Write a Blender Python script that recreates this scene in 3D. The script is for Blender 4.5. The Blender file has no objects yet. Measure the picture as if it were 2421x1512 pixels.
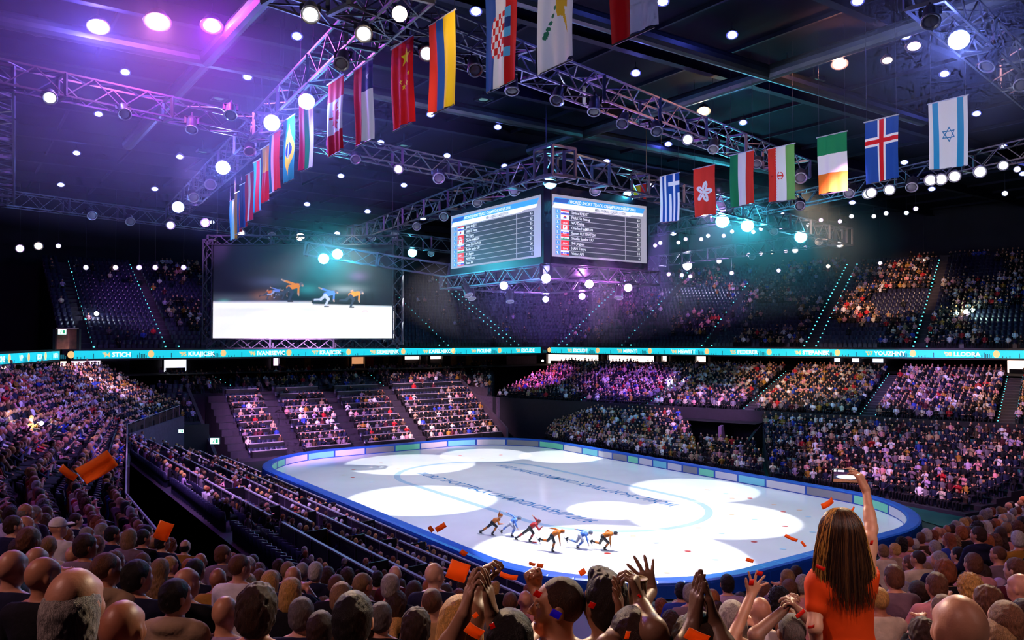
import bpy, bmesh, math, random
import numpy as np
from mathutils import Vector, Matrix, Euler
random.seed(7); RNG = np.random.default_rng(7)
SC = bpy.context.scene; COL = SC.collection
PI = math.pi
# ---------------------------------------------------------------- camera
IMG_W, IMG_H = 2421.0, 1512.0
CAM_Z, FPX, HOR = 11.64, 1877.8, 800.7
PITCH = math.atan((HOR - IMG_H/2)/FPX)
cam_d = bpy.data.cameras.new('camera'); cam = bpy.data.objects.new('camera', cam_d); COL.objects.link(cam)
cam.location = (0, 0, CAM_Z); cam.rotation_euler = (PI/2 + PITCH, 0, 0)
cam_d.sensor_fit = 'HORIZONTAL'; cam_d.sensor_width = 36.0; cam_d.lens = 36.0*FPX/IMG_W
cam_d.clip_start = 0.1; cam_d.clip_end = 500
SC.camera = cam
# ---------------------------------------------------------------- world, exposure
w = bpy.data.worlds.new('world'); SC.world = w; w.use_nodes = True
w.node_tree.nodes['Background'].inputs[0].default_value = (0.10, 0.10, 0.25, 1)
w.node_tree.nodes['Background'].inputs[1].default_value = 0.012
SC.view_settings.view_transform = 'Standard'; SC.view_settings.look = 'None'
SC.view_settings.exposure = 0.0; SC.view_settings.gamma = 1.0; SC.view_settings.use_curve_mapping = False
cy = SC.cycles
cy.use_denoising = True; cy.max_bounces = 4; cy.diffuse_bounces = 2; cy.glossy_bounces = 2
cy.transmission_bounces = 3; cy.volume_bounces = 0; cy.transparent_max_bounces = 8
cy.sample_clamp_indirect = 4.0; cy.caustics_reflective = False; cy.caustics_refractive = False
cy.use_adaptive_sampling = True; cy.adaptive_threshold = 0.1; cy.adaptive_min_samples = 10
# ---------------------------------------------------------------- places: a point seen at a pixel, on a height or at a distance
def ray(x, y):
    u = (x - IMG_W/2)/FPX; v = (IMG_H/2 - y)/FPX
    c, s = math.cos(PITCH), math.sin(PITCH)
    return Vector((u, c - s*v, s + c*v))
def onz(x, y, z):
    d = ray(x, y); t = (z - CAM_Z)/d.z
    return Vector((0, 0, CAM_Z)) + d*t
def at(x, y, dep):
    d = ray(x, y)
    return Vector((0, 0, CAM_Z)) + d*(dep/d.y)
def to_px(p):
    c, s = math.cos(PITCH), math.sin(PITCH)
    z = p[2] - CAM_Z; dep = c*p[1] + s*z; up = -s*p[1] + c*z
    return (IMG_W/2 + FPX*p[0]/dep, IMG_H/2 - FPX*up/dep, dep) if dep > .2 else (-9999, -9999, dep)
# the ice rink has its own axes: x along its length, y across
RPSI, RCX, RCY = .9556, 49.4076, -37.2869
RL, RW, RR = 49.35, 30.0, 8.86
BOARD_H, BOARD_T = .72, .78
def rk(x, y, z=0.0):
    c, s = math.cos(RPSI), math.sin(RPSI)
    return Vector((c*(x-RCX) + s*(y-RCY), -s*(x-RCX) + c*(y-RCY), z))
def to_rk(p):
    c, s = math.cos(RPSI), math.sin(RPSI)
    return (RCX + c*p[0] - s*p[1], RCY + s*p[0] + c*p[1])
RROT = -RPSI
# ---------------------------------------------------------------- lights of the hall
def spot(name, loc, target, watts, color, deg, blend=.15, size=.3, parent=None):
    d = bpy.data.lights.new(name, 'SPOT'); d.energy = watts; d.color = color
    d.spot_size = math.radians(deg); d.spot_blend = blend; d.shadow_soft_size = size
    o = bpy.data.objects.new(name, d); COL.objects.link(o); o.location = loc
    o.rotation_euler = (Vector(target) - Vector(loc)).to_track_quat('-Z', 'Y').to_euler()
    return o
def area(name, loc, target, watts, color, sx, sy):
    d = bpy.data.lights.new(name, 'AREA'); d.energy = watts; d.color = color
    d.shape = 'RECTANGLE'; d.size = sx; d.size_y = sy
    o = bpy.data.objects.new(name, d); COL.objects.link(o); o.location = loc
    o.rotation_euler = (Vector(target) - Vector(loc)).to_track_quat('-Z', 'Y').to_euler()
    return o
def srgb(*c):
    if len(c) == 1:
        h = c[0].lstrip('#'); c = [int(h[i:i+2], 16)/255 for i in (0, 2, 4)]
    return tuple(x/12.92 if x <= .04045 else ((x+.055)/1.055)**2.4 for x in c)
# follow spots that draw the white circles on the ice (rink x, y, radius)
for i, (x, y, r, k) in enumerate([(-16.6, -2.2, 6.2, 1.), (-17.3, 6.6, 4.6, 1.), (-12.2, 12.2, 4.2, 1.), (-1.6, -9.2, 5.6, .9),
                                  (17.6, -8.6, 7.7, 1.25), (14.6, 3.2, 5.6, .9), (7.2, 9.6, 5.0, .8), (8.9, -.5, 3.0, .9)]):
    tgt = rk(x, y); hh = 22.0
    spot('ice_spot', (tgt.x*.9, tgt.y*.95+2, hh), tgt, 27000*k, (1, .985, .96), math.degrees(2*math.atan(r/hh)), .09, .15).data.specular_factor = .1
# wash over the whole rink
for x, y in [(-17, -8.5), (-17, 8.5), (0, -14), (0, 14), (17, -8.5), (17, 8.5)]:
    t = rk(x*.9, y*.62); spot('ice_wash', rk(x, y, 21.6), t, 6200, (1, .95, .82), 84, .75, 1.).data.specular_factor = .05
# coloured washes over the seats: (from, to, watts, colour, cone)
VIO, MAG, WARM, PNK, BLU, CYN = (.42, .14, 1), (.80, .18, 1), (1, .55, .30), (1, .62, .72), (.22, .30, 1), (.15, .85, 1)
for a, b, wt, c, dg in [
    ((-6, 60, 23), (-37, 70, 8), 60000, (1, .62, .86), 14),         # bright block on the far left
    ((1.5, 45, 23), (-36, 55, 7), 15000, VIO, 34),
    ((-8, 25, 21), (-26, 38, 7), 9000, (.55, .22, 1), 40),
    ((-19, 58, 16.5), (-22, 84, 2), 70000, (.85, .42, 1), 42),         # boxes behind the far boards
    ((-8.5, 70, 17), (-9, 93, 2), 60000, (1, .58, .85), 38),
    ((-3, 80, 22.5), (3, 102, 7), 60000, MAG, 22),
    ((13.5, 70, 22.5), (14, 93, 6), 66000, VIO, 28),
    ((15, 60, 22.5), (20, 82, 3), 52000, (.85, .35, .95), 26),
    ((16, 56, 23), (30, 84, 7), 40000, WARM, 24),
    ((20, 52, 23), (41, 78, 7), 48000, (.72, .32, 1), 22),
    ((22, 45, 23), (48, 72, 7), 34000, (1, .58, .35), 22),
    ((16, 40, 22), (32, 62, 2), 30000, (.95, .42, .80), 36),
    ((24, 70, 26), (46, 98, 17), 60000, (1, .62, .40), 24), ((20, 76, 26), (27, 112, 16), 60000, (.70, .30, 1), 26), ((6, 80, 26), (6, 120, 16), 40000, (.45, .2, 1), 30), ((-20, 60, 24), (-42, 92, 15), 30000, (.6, .25, 1), 22),
    ((14, 26, 20), (20, 28, 6), 15000, (1, .55, .72), 50),          # near right
    ((-14, 34, 20), (-15, 42, 2), 16000, (.72, .36, 1), 46),        # boxes along the near boards
    ((-18, 58, 22), (-21, 60, 1), 15000, (.80, .45, 1), 34),
]:
    spot('gel_spot', a, b, wt*1.35, c, dg, .8, .6)
# warm light over the nearest rows, violet from the far left, golden back light from over the hall
for a, b, wt, c, dg in [((-9, -1, 21), (-3.5, 6, 9.6), 2600, (1, .55, .50), 62), ((5, -2, 21), (6.5, 8, 9), 2300, (1, .56, .54), 62), ((-24, 10, 20), (-10, 12, 8.5), 2600, (.50, .20, 1), 60),
                        ((13, 24, 21), (1.9, 4.3, 10.4), 20000, (1, .72, .42), 16), ((-7, 26, 20), (1.5, 4.2, 10.3), 22000, (1, .66, .34), 16), ((6.5, -3, 16.5), (1.9, 4.1, 9.9), 950, (1, .80, .70), 15), ((-3, 34, 22), (0, 4, 10), 1500, (1, .80, .62), 30), ((22, 10, 19), (12, 18, 7), 2000, (1, .50, .60), 60)]:  # the narrow beams are added to edge the woman's hair and brighten her shirt
    spot('foreground_spot', a, b, wt, c, dg, .7, .5)

for a, b, wt, dg in [((-27, 9, 21.5), (-2, 27.5, 21.2), 5200, 32), ((-39, 33, 21), (-15, 50, 21.2), 3800, 34), ((2.5, 27, 24), (18, 40.5, 21), 6000, 54), ((2, 38, 24.2), (11, 53, 21), 2800, 30)]:  # added spots that brighten the flags, no fixtures behind them
    spot('flag_fill_spot', a, b, wt*1.8, (1, .96, .94), dg, .8, .4)
for a, b, wt, dg in [((3, 12, 22), (5.5, 37, .5), 6500, 50), ((-17, 30, 22), (-8, 50, .5), 5500, 42), ((17, 26, 22), (21, 46, .5), 4500, 50)]:  # unseen spots added to lift the blue of the boards
    spot('board_fill_spot', a, b, wt*.7, (.66, .68, 1), dg, .8, .5)
# ---------------------------------------------------------------- materials
MATS = {}
def mat(name, color=(.5, .5, .5), rough=.6, metal=0., emit=None, strength=0., noise=0., nscale=8., bump=0., bscale=40., spec=.5, use='flat', stretch=None):
    """use: flat (one colour), obj (the object's own colour), attr (the mesh's colour attribute)"""
    if name in MATS: return MATS[name]
    m = bpy.data.materials.new(name); m.use_nodes = True; nt = m.node_tree; N = nt.nodes; L = nt.links
    b = N['Principled BSDF']; b.inputs['Roughness'].default_value = rough; b.inputs['Metallic'].default_value = metal
    b.inputs['Specular IOR Level'].default_value = spec
    src = None
    if use == 'obj':
        src = N.new('ShaderNodeObjectInfo').outputs['Color']
    elif use == 'attr':
        a = N.new('ShaderNodeAttribute'); a.attribute_name = 'Col'; src = a.outputs['Color']
    tc = None
    if noise or bump:
        tc = N.new('ShaderNodeTexCoord').outputs['Object']
        if stretch:
            mp = N.new('ShaderNodeMapping'); mp.inputs['Scale'].default_value = stretch
            L.new(tc, mp.inputs['Vector']); tc = mp.outputs['Vector']
    if noise:
        t = N.new('ShaderNodeTexNoise'); t.inputs['Scale'].default_value = nscale; t.inputs['Detail'].default_value = 3
        L.new(tc, t.inputs['Vector'])
        r = N.new('ShaderNodeMapRange'); r.inputs['From Min'].default_value = .3; r.inputs['From Max'].default_value = .7
        r.inputs['To Min'].default_value = 1-noise; r.inputs['To Max'].default_value = 1+noise*.6
        L.new(t.outputs['Fac'], r.inputs['Value'])
        mx = N.new('ShaderNodeVectorMath'); mx.operation = 'SCALE'
        if src: L.new(src, mx.inputs[0])
        else: mx.inputs[0].default_value = color
        L.new(r.outputs['Result'], mx.inputs['Scale']); src = mx.outputs[0]
    if bump:
        t = N.new('ShaderNodeTexNoise'); t.inputs['Scale'].default_value = bscale; t.inputs['Detail'].default_value = 2
        L.new(tc, t.inputs['Vector'])
        bp = N.new('ShaderNodeBump'); bp.inputs['Strength'].default_value = bump; bp.inputs['Distance'].default_value = .02
        L.new(t.outputs['Fac'], bp.inputs['Height']); L.new(bp.outputs['Normal'], b.inputs['Normal'])
    if src: L.new(src, b.inputs['Base Color'])
    else: b.inputs['Base Color'].default_value = (*color, 1)
    if emit is not None:
        b.inputs['Emission Strength'].default_value = strength
        if emit == 'src': L.new(src, b.inputs['Emission Color'])
        else: b.inputs['Emission Color'].default_value = (*emit, 1)
    m.cycles.emission_sampling = 'NONE'
    MATS[name] = m; return m
# ---------------------------------------------------------------- mesh building
class MB:
    def __init__(s): s.v = []; s.f = []; s.c = []; s.col = None
    def add(s, vs, fs):
        n = len(s.v); s.v += [tuple(p) for p in vs]; s.f += [tuple(i+n for i in f) for f in fs]
        if s.col is not None: s.c += [s.col]*len(fs)
        return s
    def box(s, c, d, M=None):
        x, y, z = [k/2 for k in d]
        vs = [Vector((a*x, b*y, e*z)) for e in (-1, 1) for b in (-1, 1) for a in (-1, 1)]
        if M is not None: vs = [M @ p for p in vs]
        c = Vector(c); vs = [p + c for p in vs]
        return s.add(vs, [(0, 2, 3, 1), (4, 5, 7, 6), (0, 1, 5, 4), (2, 6, 7, 3), (0, 4, 6, 2), (1, 3, 7, 5)])
    def bar(s, p, q, w, h=None, up=Vector((0, 0, 1))):
        p, q = Vector(p), Vector(q); d = q-p; L = d.length
        if L < 1e-6: return s
        d = d/L; a = d.cross(up)
        if a.length < 1e-3: a = d.cross(Vector((1, 0, 0)))
        a.normalize(); b = a.cross(d); h = h or w; a = a*(w/2); b = b*(h/2)
        vs = [p-a-b, p+a-b, p+a+b, p-a+b, q-a-b, q+a-b, q+a+b, q-a+b]
        return s.add(vs, [(0, 1, 2, 3), (7, 6, 5, 4), (0, 4, 5, 1), (1, 5, 6, 2), (2, 6, 7, 3), (3, 7, 4, 0)])
    def tube(s, pts, r, n=8, cap=True):
        pts = [Vector(p) for p in pts]; rs = r if isinstance(r, (list, tuple)) else [r]*len(pts)
        vs = []; ref = None
        for i, p in enumerate(pts):
            t = (pts[min(i+1, len(pts)-1)] - pts[max(i-1, 0)]).normalized()
            if ref is None:
                ref = t.cross(Vector((0, 0, 1)))
                if ref.length < 1e-3: ref = Vector((1, 0, 0))
            a = (ref - t*ref.dot(t)).normalized(); ref = a; b = t.cross(a)
            vs += [p + (a*math.cos(2*PI*k/n) + b*math.sin(2*PI*k/n))*rs[i] for k in range(n)]
        fs = [(i*n+k, i*n+(k+1) % n, (i+1)*n+(k+1) % n, (i+1)*n+k) for i in range(len(pts)-1) for k in range(n)]
        if cap: fs += [tuple(range(n))[::-1], tuple((len(pts)-1)*n+k for k in range(n))]
        return s.add(vs, fs)
    def lathe(s, prof, n=20, M=None, o=(0, 0, 0)):
        vs = []; o = Vector(o)
        for r, z in prof:
            vs += [Vector((r*math.cos(2*PI*k/n), r*math.sin(2*PI*k/n), z)) for k in range(n)]
        if M is not None: vs = [M @ p for p in vs]
        vs = [p+o for p in vs]; m = len(prof)
        fs = [(i*n+k, i*n+(k+1) % n, (i+1)*n+(k+1) % n, (i+1)*n+k) for i in range(m-1) for k in range(n)]
        fs += [tuple(range(n))[::-1], tuple((m-1)*n+k for k in range(n))]
        return s.add(vs, fs)
    def prism(s, poly, fn, t0, t1):
        """poly: 2-D outline; fn(x, y, t) -> point"""
        n = len(poly); vs = [fn(x, y, t0) for x, y in poly] + [fn(x, y, t1) for x, y in poly]
        return s.add(vs, [tuple(range(n))[::-1], tuple(range(n, 2*n))] + [(k, (k+1) % n, n+(k+1) % n, n+k) for k in range(n)])
    def mesh(s, name, smooth=False):
        me = bpy.data.meshes.new(name); me.from_pydata(s.v, [], s.f)
        if s.c:
            at_ = me.color_attributes.new('Col', 'BYTE_COLOR', 'CORNER')
            cc = np.repeat(np.array([(*c, 1) for c in s.c], np.float32), [len(f) for f in s.f], 0)
            at_.data.foreach_set('color', cc.ravel())
        if smooth: me.shade_smooth()
        me.update(); return me
    def build(s, name, m=None, parent=None, smooth=False, loc=None):
        return obj(name, s.mesh(name, smooth), m, parent, loc)
def obj(name, me, m=None, parent=None, loc=None):
    o = bpy.data.objects.new(name, me); COL.objects.link(o)
    if m is not None:
        for x in (m if isinstance(m, (list, tuple)) else [m]): me.materials.append(x)
    if parent is not None: o.parent = parent
    if loc is not None: o.location = loc
    return o
def tag(o, label=None, cat=None, group=None, kind=None):
    if label: o['label'] = label
    if cat: o['category'] = cat
    if group: o['group'] = group
    if kind: o['kind'] = kind
    return o
def empty(name, loc=(0, 0, 0), rz=0., label=None, cat=None, group=None, kind=None, rot=None):
    o = bpy.data.objects.new(name, None); COL.objects.link(o); o.location = loc
    o.rotation_euler = rot if rot is not None else (0, 0, rz); o.empty_display_size = .2
    return tag(o, label, cat, group, kind)
def copy_tree(o, parent=None):
    c = o.copy(); COL.objects.link(c)
    if parent is not None: c.parent = parent; c.matrix_parent_inverse = o.matrix_parent_inverse
    for ch in o.children: copy_tree(ch, c)
    return c
def colattr(me, arr, domain='POINT'):
    a = me.color_attributes.new('Col', 'FLOAT_COLOR' if domain == 'POINT' else 'BYTE_COLOR', domain)
    x = np.ones((len(arr), 4), np.float32); x[:, :3] = arr; a.data.foreach_set('color', x.ravel())
def np_mesh(name, V, Fq, smooth=True):
    """vertices (n,3) and faces (m,k) as numpy arrays"""
    me = bpy.data.meshes.new(name); k = Fq.shape[1]
    me.vertices.add(len(V)); me.vertices.foreach_set('co', np.ascontiguousarray(V, np.float32).ravel())
    me.loops.add(Fq.size); me.loops.foreach_set('vertex_index', np.ascontiguousarray(Fq, np.int32).ravel())
    me.polygons.add(len(Fq)); me.polygons.foreach_set('loop_start', np.arange(0, Fq.size, k, dtype=np.int32))
    me.update(calc_edges=True)
    if smooth: me.shade_smooth()
    return me
# lettering: a text laid flat, its mesh in the xy plane
FONT = bpy.data.fonts.load('<builtin>') if hasattr(bpy.data.fonts, 'load') and not bpy.data.fonts else None
def text_mesh(txt, size=1., shear=0., bold=0., extrude=0., align='LEFT', sx=1.):
    cu = bpy.data.curves.new('lettering', 'FONT'); cu.body = txt; cu.size = size; cu.shear = shear
    cu.offset = bold; cu.extrude = extrude; cu.align_x = align; cu.resolution_u = 2
    o = bpy.data.objects.new('lettering', cu); COL.objects.link(o)
    dg = bpy.context.evaluated_depsgraph_get()
    me = bpy.data.meshes.new_from_object(o.evaluated_get(dg))
    bpy.data.objects.remove(o); bpy.data.curves.remove(cu)
    if sx != 1.:
        for v in me.vertices: v.co.x *= sx
    return me
def append_mesh(mb, me, fn):
    mb.add([fn(v.co) for v in me.vertices], [tuple(p.vertices) for p in me.polygons])
# ---------------------------------------------------------------- smooth solids: blended shapes turned into one continuous skin
class SDF:
    def __init__(s, h): s.h = h; s.ops = []
    def cap(s, a, b, ra, rb=None, k=.02):
        s.ops.append(('cap', np.array(a, float), np.array(b, float), ra, ra if rb is None else rb, k)); return s
    def chain(s, pts, rs, k=.02):
        for i in range(len(pts)-1): s.cap(pts[i], pts[i+1], rs[i], rs[i+1], k)
        return s
    def ell(s, c, r, k=.02, R=None, sub=False, amp=0., fr=30.):
        s.ops.append(('ell', np.array(c, float), np.array(r, float), R, k, sub, amp, fr)); return s
    def box(s, c, r, rd=.01, k=.02, R=None, sub=False):
        s.ops.append(('box', np.array(c, float), np.array(r, float), rd, R, k, sub)); return s
    def cut(s, p, n):
        s.ops.append(('cut', np.array(p, float), np.array(n, float)/np.linalg.norm(n))); return s
    def mesh(s, name='skin', smooth=True, fn=None):
        h = s.h; lo = []; hi = []
        for o in s.ops:
            if o[0] == 'cap':
                r = max(o[3], o[4]) + o[5]; lo.append(np.minimum(o[1], o[2])-r); hi.append(np.maximum(o[1], o[2])+r)
            elif o[0] == 'ell' and not o[5]:
                r = (o[2].max() if o[3] is not None else o[2]) + o[4] + o[6]; lo.append(o[1]-r); hi.append(o[1]+r)
            elif o[0] == 'box' and not o[6]:
                r = (np.linalg.norm(o[2]) if o[4] is not None else o[2]) + o[3] + o[5]; lo.append(o[1]-r); hi.append(o[1]+r)
        lo = np.min(lo, 0)-3*h; hi = np.max(hi, 0)+3*h
        n = np.ceil((hi-lo)/h).astype(int)+1
        D = np.full(n, .5, np.float32)
        ax = [lo[i] + h*np.arange(n[i]) for i in range(3)]
        for o in s.ops:
            if o[0] == 'cut':
                X = ax[0][:, None, None]; Y = ax[1][None, :, None]; Z = ax[2][None, None, :]
                d = (X-o[1][0])*o[2][0] + (Y-o[1][1])*o[2][1] + (Z-o[1][2])*o[2][2]
                D = np.maximum(D, d.astype(np.float32)); continue
            if o[0] == 'cap':
                k = o[5]; r = max(o[3], o[4])+k+2*h; a0 = np.minimum(o[1], o[2])-r; a1 = np.maximum(o[1], o[2])+r; sub = False
            elif o[0] == 'ell':
                k = o[4]; r = (o[2].max() if o[3] is not None else o[2])+k+2*h+o[6]; a0 = o[1]-r; a1 = o[1]+r; sub = o[5]
            else:
                k = o[5]; r = (np.linalg.norm(o[2]) if o[4] is not None else o[2])+o[3]+k+2*h; a0 = o[1]-r; a1 = o[1]+r; sub = o[6]
            i0 = np.clip(np.floor((a0-lo)/h).astype(int), 0, n); i1 = np.clip(np.ceil((a1-lo)/h).astype(int)+1, 0, n)
            if (i1 <= i0).any(): continue
            X = ax[0][i0[0]:i1[0], None, None]; Y = ax[1][None, i0[1]:i1[1], None]; Z = ax[2][None, None, i0[2]:i1[2]]
            if o[0] == 'cap':
                a, b, ra, rb = o[1:5]; ab = b-a; L2 = max(ab@ab, 1e-12)
                t = np.clip(((X-a[0])*ab[0] + (Y-a[1])*ab[1] + (Z-a[2])*ab[2])/L2, 0, 1)
                d = np.sqrt((X-a[0]-t*ab[0])**2 + (Y-a[1]-t*ab[1])**2 + (Z-a[2]-t*ab[2])**2) - (ra + (rb-ra)*t)
            else:
                R = o[3] if o[0] == 'ell' else o[4]
                P = [X-o[1][0], Y-o[1][1], Z-o[1][2]]
                if R is not None:
                    R = np.array(R)
                    P = [R[0, i]*P[0] + R[1, i]*P[1] + R[2, i]*P[2] for i in range(3)]
                if o[0] == 'ell':
                    q = o[2]; k0 = np.sqrt((P[0]/q[0])**2 + (P[1]/q[1])**2 + (P[2]/q[2])**2)
                    k1 = np.sqrt((P[0]/q[0]**2)**2 + (P[1]/q[1]**2)**2 + (P[2]/q[2]**2)**2)
                    d = k0*(k0-1)/np.maximum(k1, 1e-6)
                    if o[6]:
                        f = o[7]
                        d = d + o[6]*(np.sin(X*f+1.3*np.sin(Y*f*.7))*np.sin(Y*f*1.1+.9)*np.sin(Z*f*.8+1.7*np.sin(X*f*.5)))
                else:
                    q = [np.abs(P[i])-o[2][i] for i in range(3)]
                    d = np.sqrt(np.maximum(q[0], 0)**2 + np.maximum(q[1], 0)**2 + np.maximum(q[2], 0)**2) + np.minimum(np.maximum(np.maximum(q[0], q[1]), q[2]), 0) - o[3]
            S = D[i0[0]:i1[0], i0[1]:i1[1], i0[2]:i1[2]]
            if sub:
                d = -d; hh = np.clip(.5 - .5*(S-d)/max(k, 1e-6), 0, 1)
                S[...] = S*(1-hh) + d*hh + k*hh*(1-hh)
            else:
                hh = np.clip(.5 + .5*(S-d)/max(k, 1e-6), 0, 1)
                S[...] = S*(1-hh) + d*hh - k*hh*(1-hh)
        V, Q = surface_net(D, lo, h)
        if fn is not None: V = fn(V)
        return np_mesh(name, V, Q, smooth)
def surface_net(D, lo, h):
    nx, ny, nz = D.shape; ins = D < 0
    c = np.zeros((nx-1, ny-1, nz-1), np.int8)
    for i in (0, 1):
        for j in (0, 1):
            for k in (0, 1): c += ins[i:nx-1+i, j:ny-1+j, k:nz-1+k]
    act = (c > 0) & (c < 8); I = np.argwhere(act)
    idx = np.full(act.shape, -1, np.int32); idx[act] = np.arange(len(I))
    acc = np.zeros((len(I), 3)); cnt = np.zeros(len(I))
    cor = [(i, j, k) for i in (0, 1) for j in (0, 1) for k in (0, 1)]
    val = {q: D[I[:, 0]+q[0], I[:, 1]+q[1], I[:, 2]+q[2]] for q in cor}
    for p in cor:
        for a in range(3):
            if p[a] == 0:
                q = list(p); q[a] = 1; q = tuple(q); A, B = val[p], val[q]
                m = (A < 0) != (B < 0); t = np.zeros(len(I)); t[m] = A[m]/(A[m]-B[m])
                pt = np.tile(np.array(p, float), (len(I), 1)); pt[:, a] += t
                acc[m] += pt[m]; cnt[m] += 1
    V = lo + h*(I + acc/cnt[:, None])
    Q = []
    for a in range(3):
        b, cc = (a+1) % 3, (a+2) % 3
        s0 = [slice(None)]*3; s1 = [slice(None)]*3; s0[a] = slice(0, -1); s1[a] = slice(1, None)
        m = ins[tuple(s0)] != ins[tuple(s1)]; E = np.argwhere(m)
        E = E[(E[:, b] > 0) & (E[:, cc] > 0) & (E[:, b] < D.shape[b]-1) & (E[:, cc] < D.shape[cc]-1)]
        if not len(E): continue
        fl = ins[tuple(E.T)]
        def g(db, dc):
            X = E.copy(); X[:, b] -= db; X[:, cc] -= dc; return idx[tuple(X.T)]
        q = np.stack([g(1, 1), g(0, 1), g(0, 0), g(1, 0)], 1)
        q[~fl] = q[~fl][:, ::-1]; Q.append(q)
    return V, np.concatenate(Q)
# ================================================================ THE SETTING
M_DARK = mat('dark_concrete', srgb('#17131d'), .8, noise=.35, nscale=3)
M_STEP = mat('stand_steps', srgb('#241c2c'), .8, noise=.3, nscale=2)
M_WALLP = mat('vomitory_wall', srgb('#54465c'), .8, noise=.25, nscale=4)
M_BLACK = mat('black_panel', srgb('#0d0b10'), .5)
M_EDGE = mat('pale_edging', srgb('#8f8690'), .5)
M_FLOOR = mat('hall_floor', srgb('#151a1f'), .5, noise=.3, nscale=1)
# floor
mb = MB(); mb.box((0, 60, -.06), (190, 190, .1)); fl = mb.build('floor', M_FLOOR); tag(fl, kind='structure')
# ---------------------------------------------------------------- rounded rink outline
def rr(s, off=0.):
    """point and outward direction at distance s along the inner edge of the boards (rink axes)"""
    a, b, r = RL/2-RR, RW/2-RR, RR; q = PI/2*r
    segs = [('l', (a, -b-r), (1, 0), 0)]
    P = 4*a + 4*b + 4*q; s = s % P
    parts = [(2*a, 'line', (-a, -b-r), (1, 0), (0, -1)), (q, 'arc', (a, -b), -PI/2, None), (2*b, 'line', (a+r, -b), (0, 1), (1, 0)),
             (q, 'arc', (a, b), 0, None), (2*a, 'line', (a, b+r), (-1, 0), (0, 1)), (q, 'arc', (-a, b), PI/2, None),
             (2*b, 'line', (-a-r, b), (0, -1), (-1, 0)), (q, 'arc', (-a, -b), PI, None)]
    for L, kd, p, d, n in parts:
        if s <= L:
            if kd == 'line': return (p[0]+d[0]*s+n[0]*off, p[1]+d[1]*s+n[1]*off), n
            t = d + s/r; n = (math.cos(t), math.sin(t)); return (p[0]+n[0]*(r+off), p[1]+n[1]*(r+off)), n
        s -= L
    return rr(0, off)
RPER = 4*(RL/2-RR) + 4*(RW/2-RR) + 2*PI*RR
SS = np.linspace(0, RPER, 481)[:-1]
def s_of(x, y):
    ps = np.array([rr(s)[0] for s in SS]); i = ((ps-np.array((x, y)))**2).sum(1).argmin(); return SS[i]
# ice
M_ICE = mat('ice', (.80, .815, .84), .16, noise=.05, nscale=.35, spec=.6)
mb = MB(); mb.prism([rr(s, .35)[0] for s in SS[::3]], lambda x, y, t: rk(x, y, t), -.02, .012)
ice = mb.build('ice_sheet', M_ICE); tag(ice, 'white oval short track ice surface inside the blue padded boards', 'ice rink', kind='structure')
M_LINE = mat('ice_line_paint', srgb('#a9c6dd'), .2); M_LET = mat('ice_letter_paint', srgb('#4084bd'), .2)
def stadium(L, W, r, n=24):
    out = []
    for sx, sy, a0 in ((1, 1, 0), (-1, 1, 90), (-1, -1, 180), (1, -1, 270)):
        for k in range(n+1):
            t = math.radians(a0 + 90*k/n); out.append((sx*(L/2-r)+r*math.cos(t), sy*(W/2-r)+r*math.sin(t)))
    return out
OV = dict(L=30.6, W=14.3, cx=-.1, cyy=-.1)
o_ = stadium(OV['L'], OV['W'], 7.1); i_ = stadium(OV['L']-1.0, OV['W']-1.0, 6.6)
mb = MB(); n = len(o_)
vs = [rk(x+OV['cx'], y+OV['cyy'], .016) for x, y in o_] + [rk(x+OV['cx'], y+OV['cyy'], .016) for x, y in i_]
mb.add(vs, [(k, (k+1) % n, n+(k+1) % n, n+k) for k in range(n)]); mb.build('track_line', M_LINE, ice)
def ice_text(txt, x0, y0, length, flip, hgt):
    me = text_mesh(txt, 1., shear=.35, bold=.012)
    xs = [v.co.x for v in me.vertices]; k = length/(max(xs)-min(xs)); mn = min(xs); kh = hgt/.72
    mb = MB(); sg = -1 if flip else 1
    append_mesh(mb, me, lambda c: rk(x0 + sg*(c.x-mn)*k, y0 + sg*c.y*kh, .018))
    mb.build('ice_lettering', M_LET, ice)
ice_text('WORLD SHORTTRACK CHAMPIGNONSHIP 2016', -11.7, -4.3, 22.6, False, 1.05)
ice_text('WORLD SHORT TRACK CHAMPIGNONSHIP 2016', 10.4, 4.7, 21.6, True, 1.05)
# boards
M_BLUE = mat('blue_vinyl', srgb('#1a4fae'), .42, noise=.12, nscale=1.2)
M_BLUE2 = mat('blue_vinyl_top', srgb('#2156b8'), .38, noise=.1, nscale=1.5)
pan = {'g': mat('panel_green', srgb('#79e0ad'), .35), 'c': mat('panel_cyan', srgb('#78d3dc'), .35), 'l': mat('panel_light', srgb('#d3d2d2'), .35), 'd': mat('panel_grey', srgb('#8a8a8c'), .35)}
brd = empty('rink_boards', rk(0, 0), label='continuous blue padded boards with coloured panels around the ice', cat='boards')
def local(root, p): return Vector(p) - root.location
NSEAM = int(RPER/1.15); prof = []
ss = []
for k in range(NSEAM):
    s0 = RPER*k/NSEAM; ss += [(s0, -.02), (s0+.05, 0), (s0+RPER/NSEAM*.35, 0), (s0+RPER/NSEAM*.68, 0), (s0+RPER/NSEAM-.05, 0)]
def sweep(profile, name, m, notch):
    """profile: list of (offset outward, z, takes the seam notch)"""
    mb = MB(); n = len(profile)
    for s, d in ss:
        for off, z, nt in profile:
            p, _ = rr(s, off + (d if nt else 0)*notch); mb.v.append(tuple(local(brd, rk(p[0], p[1], z + (d*.4 if nt == 2 else 0)))))
    N = len(ss)
    for i in range(N):
        for k in range(n-1):
            mb.f.append((i*n+k, i*n+k+1, ((i+1) % N)*n+k+1, ((i+1) % N)*n+k))
    return mb.build(name, m, brd, smooth=False)
sweep([(0, 0, 0), (0, BOARD_H-.02, 0)], 'inner_face', M_BLUE, 0)
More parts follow.
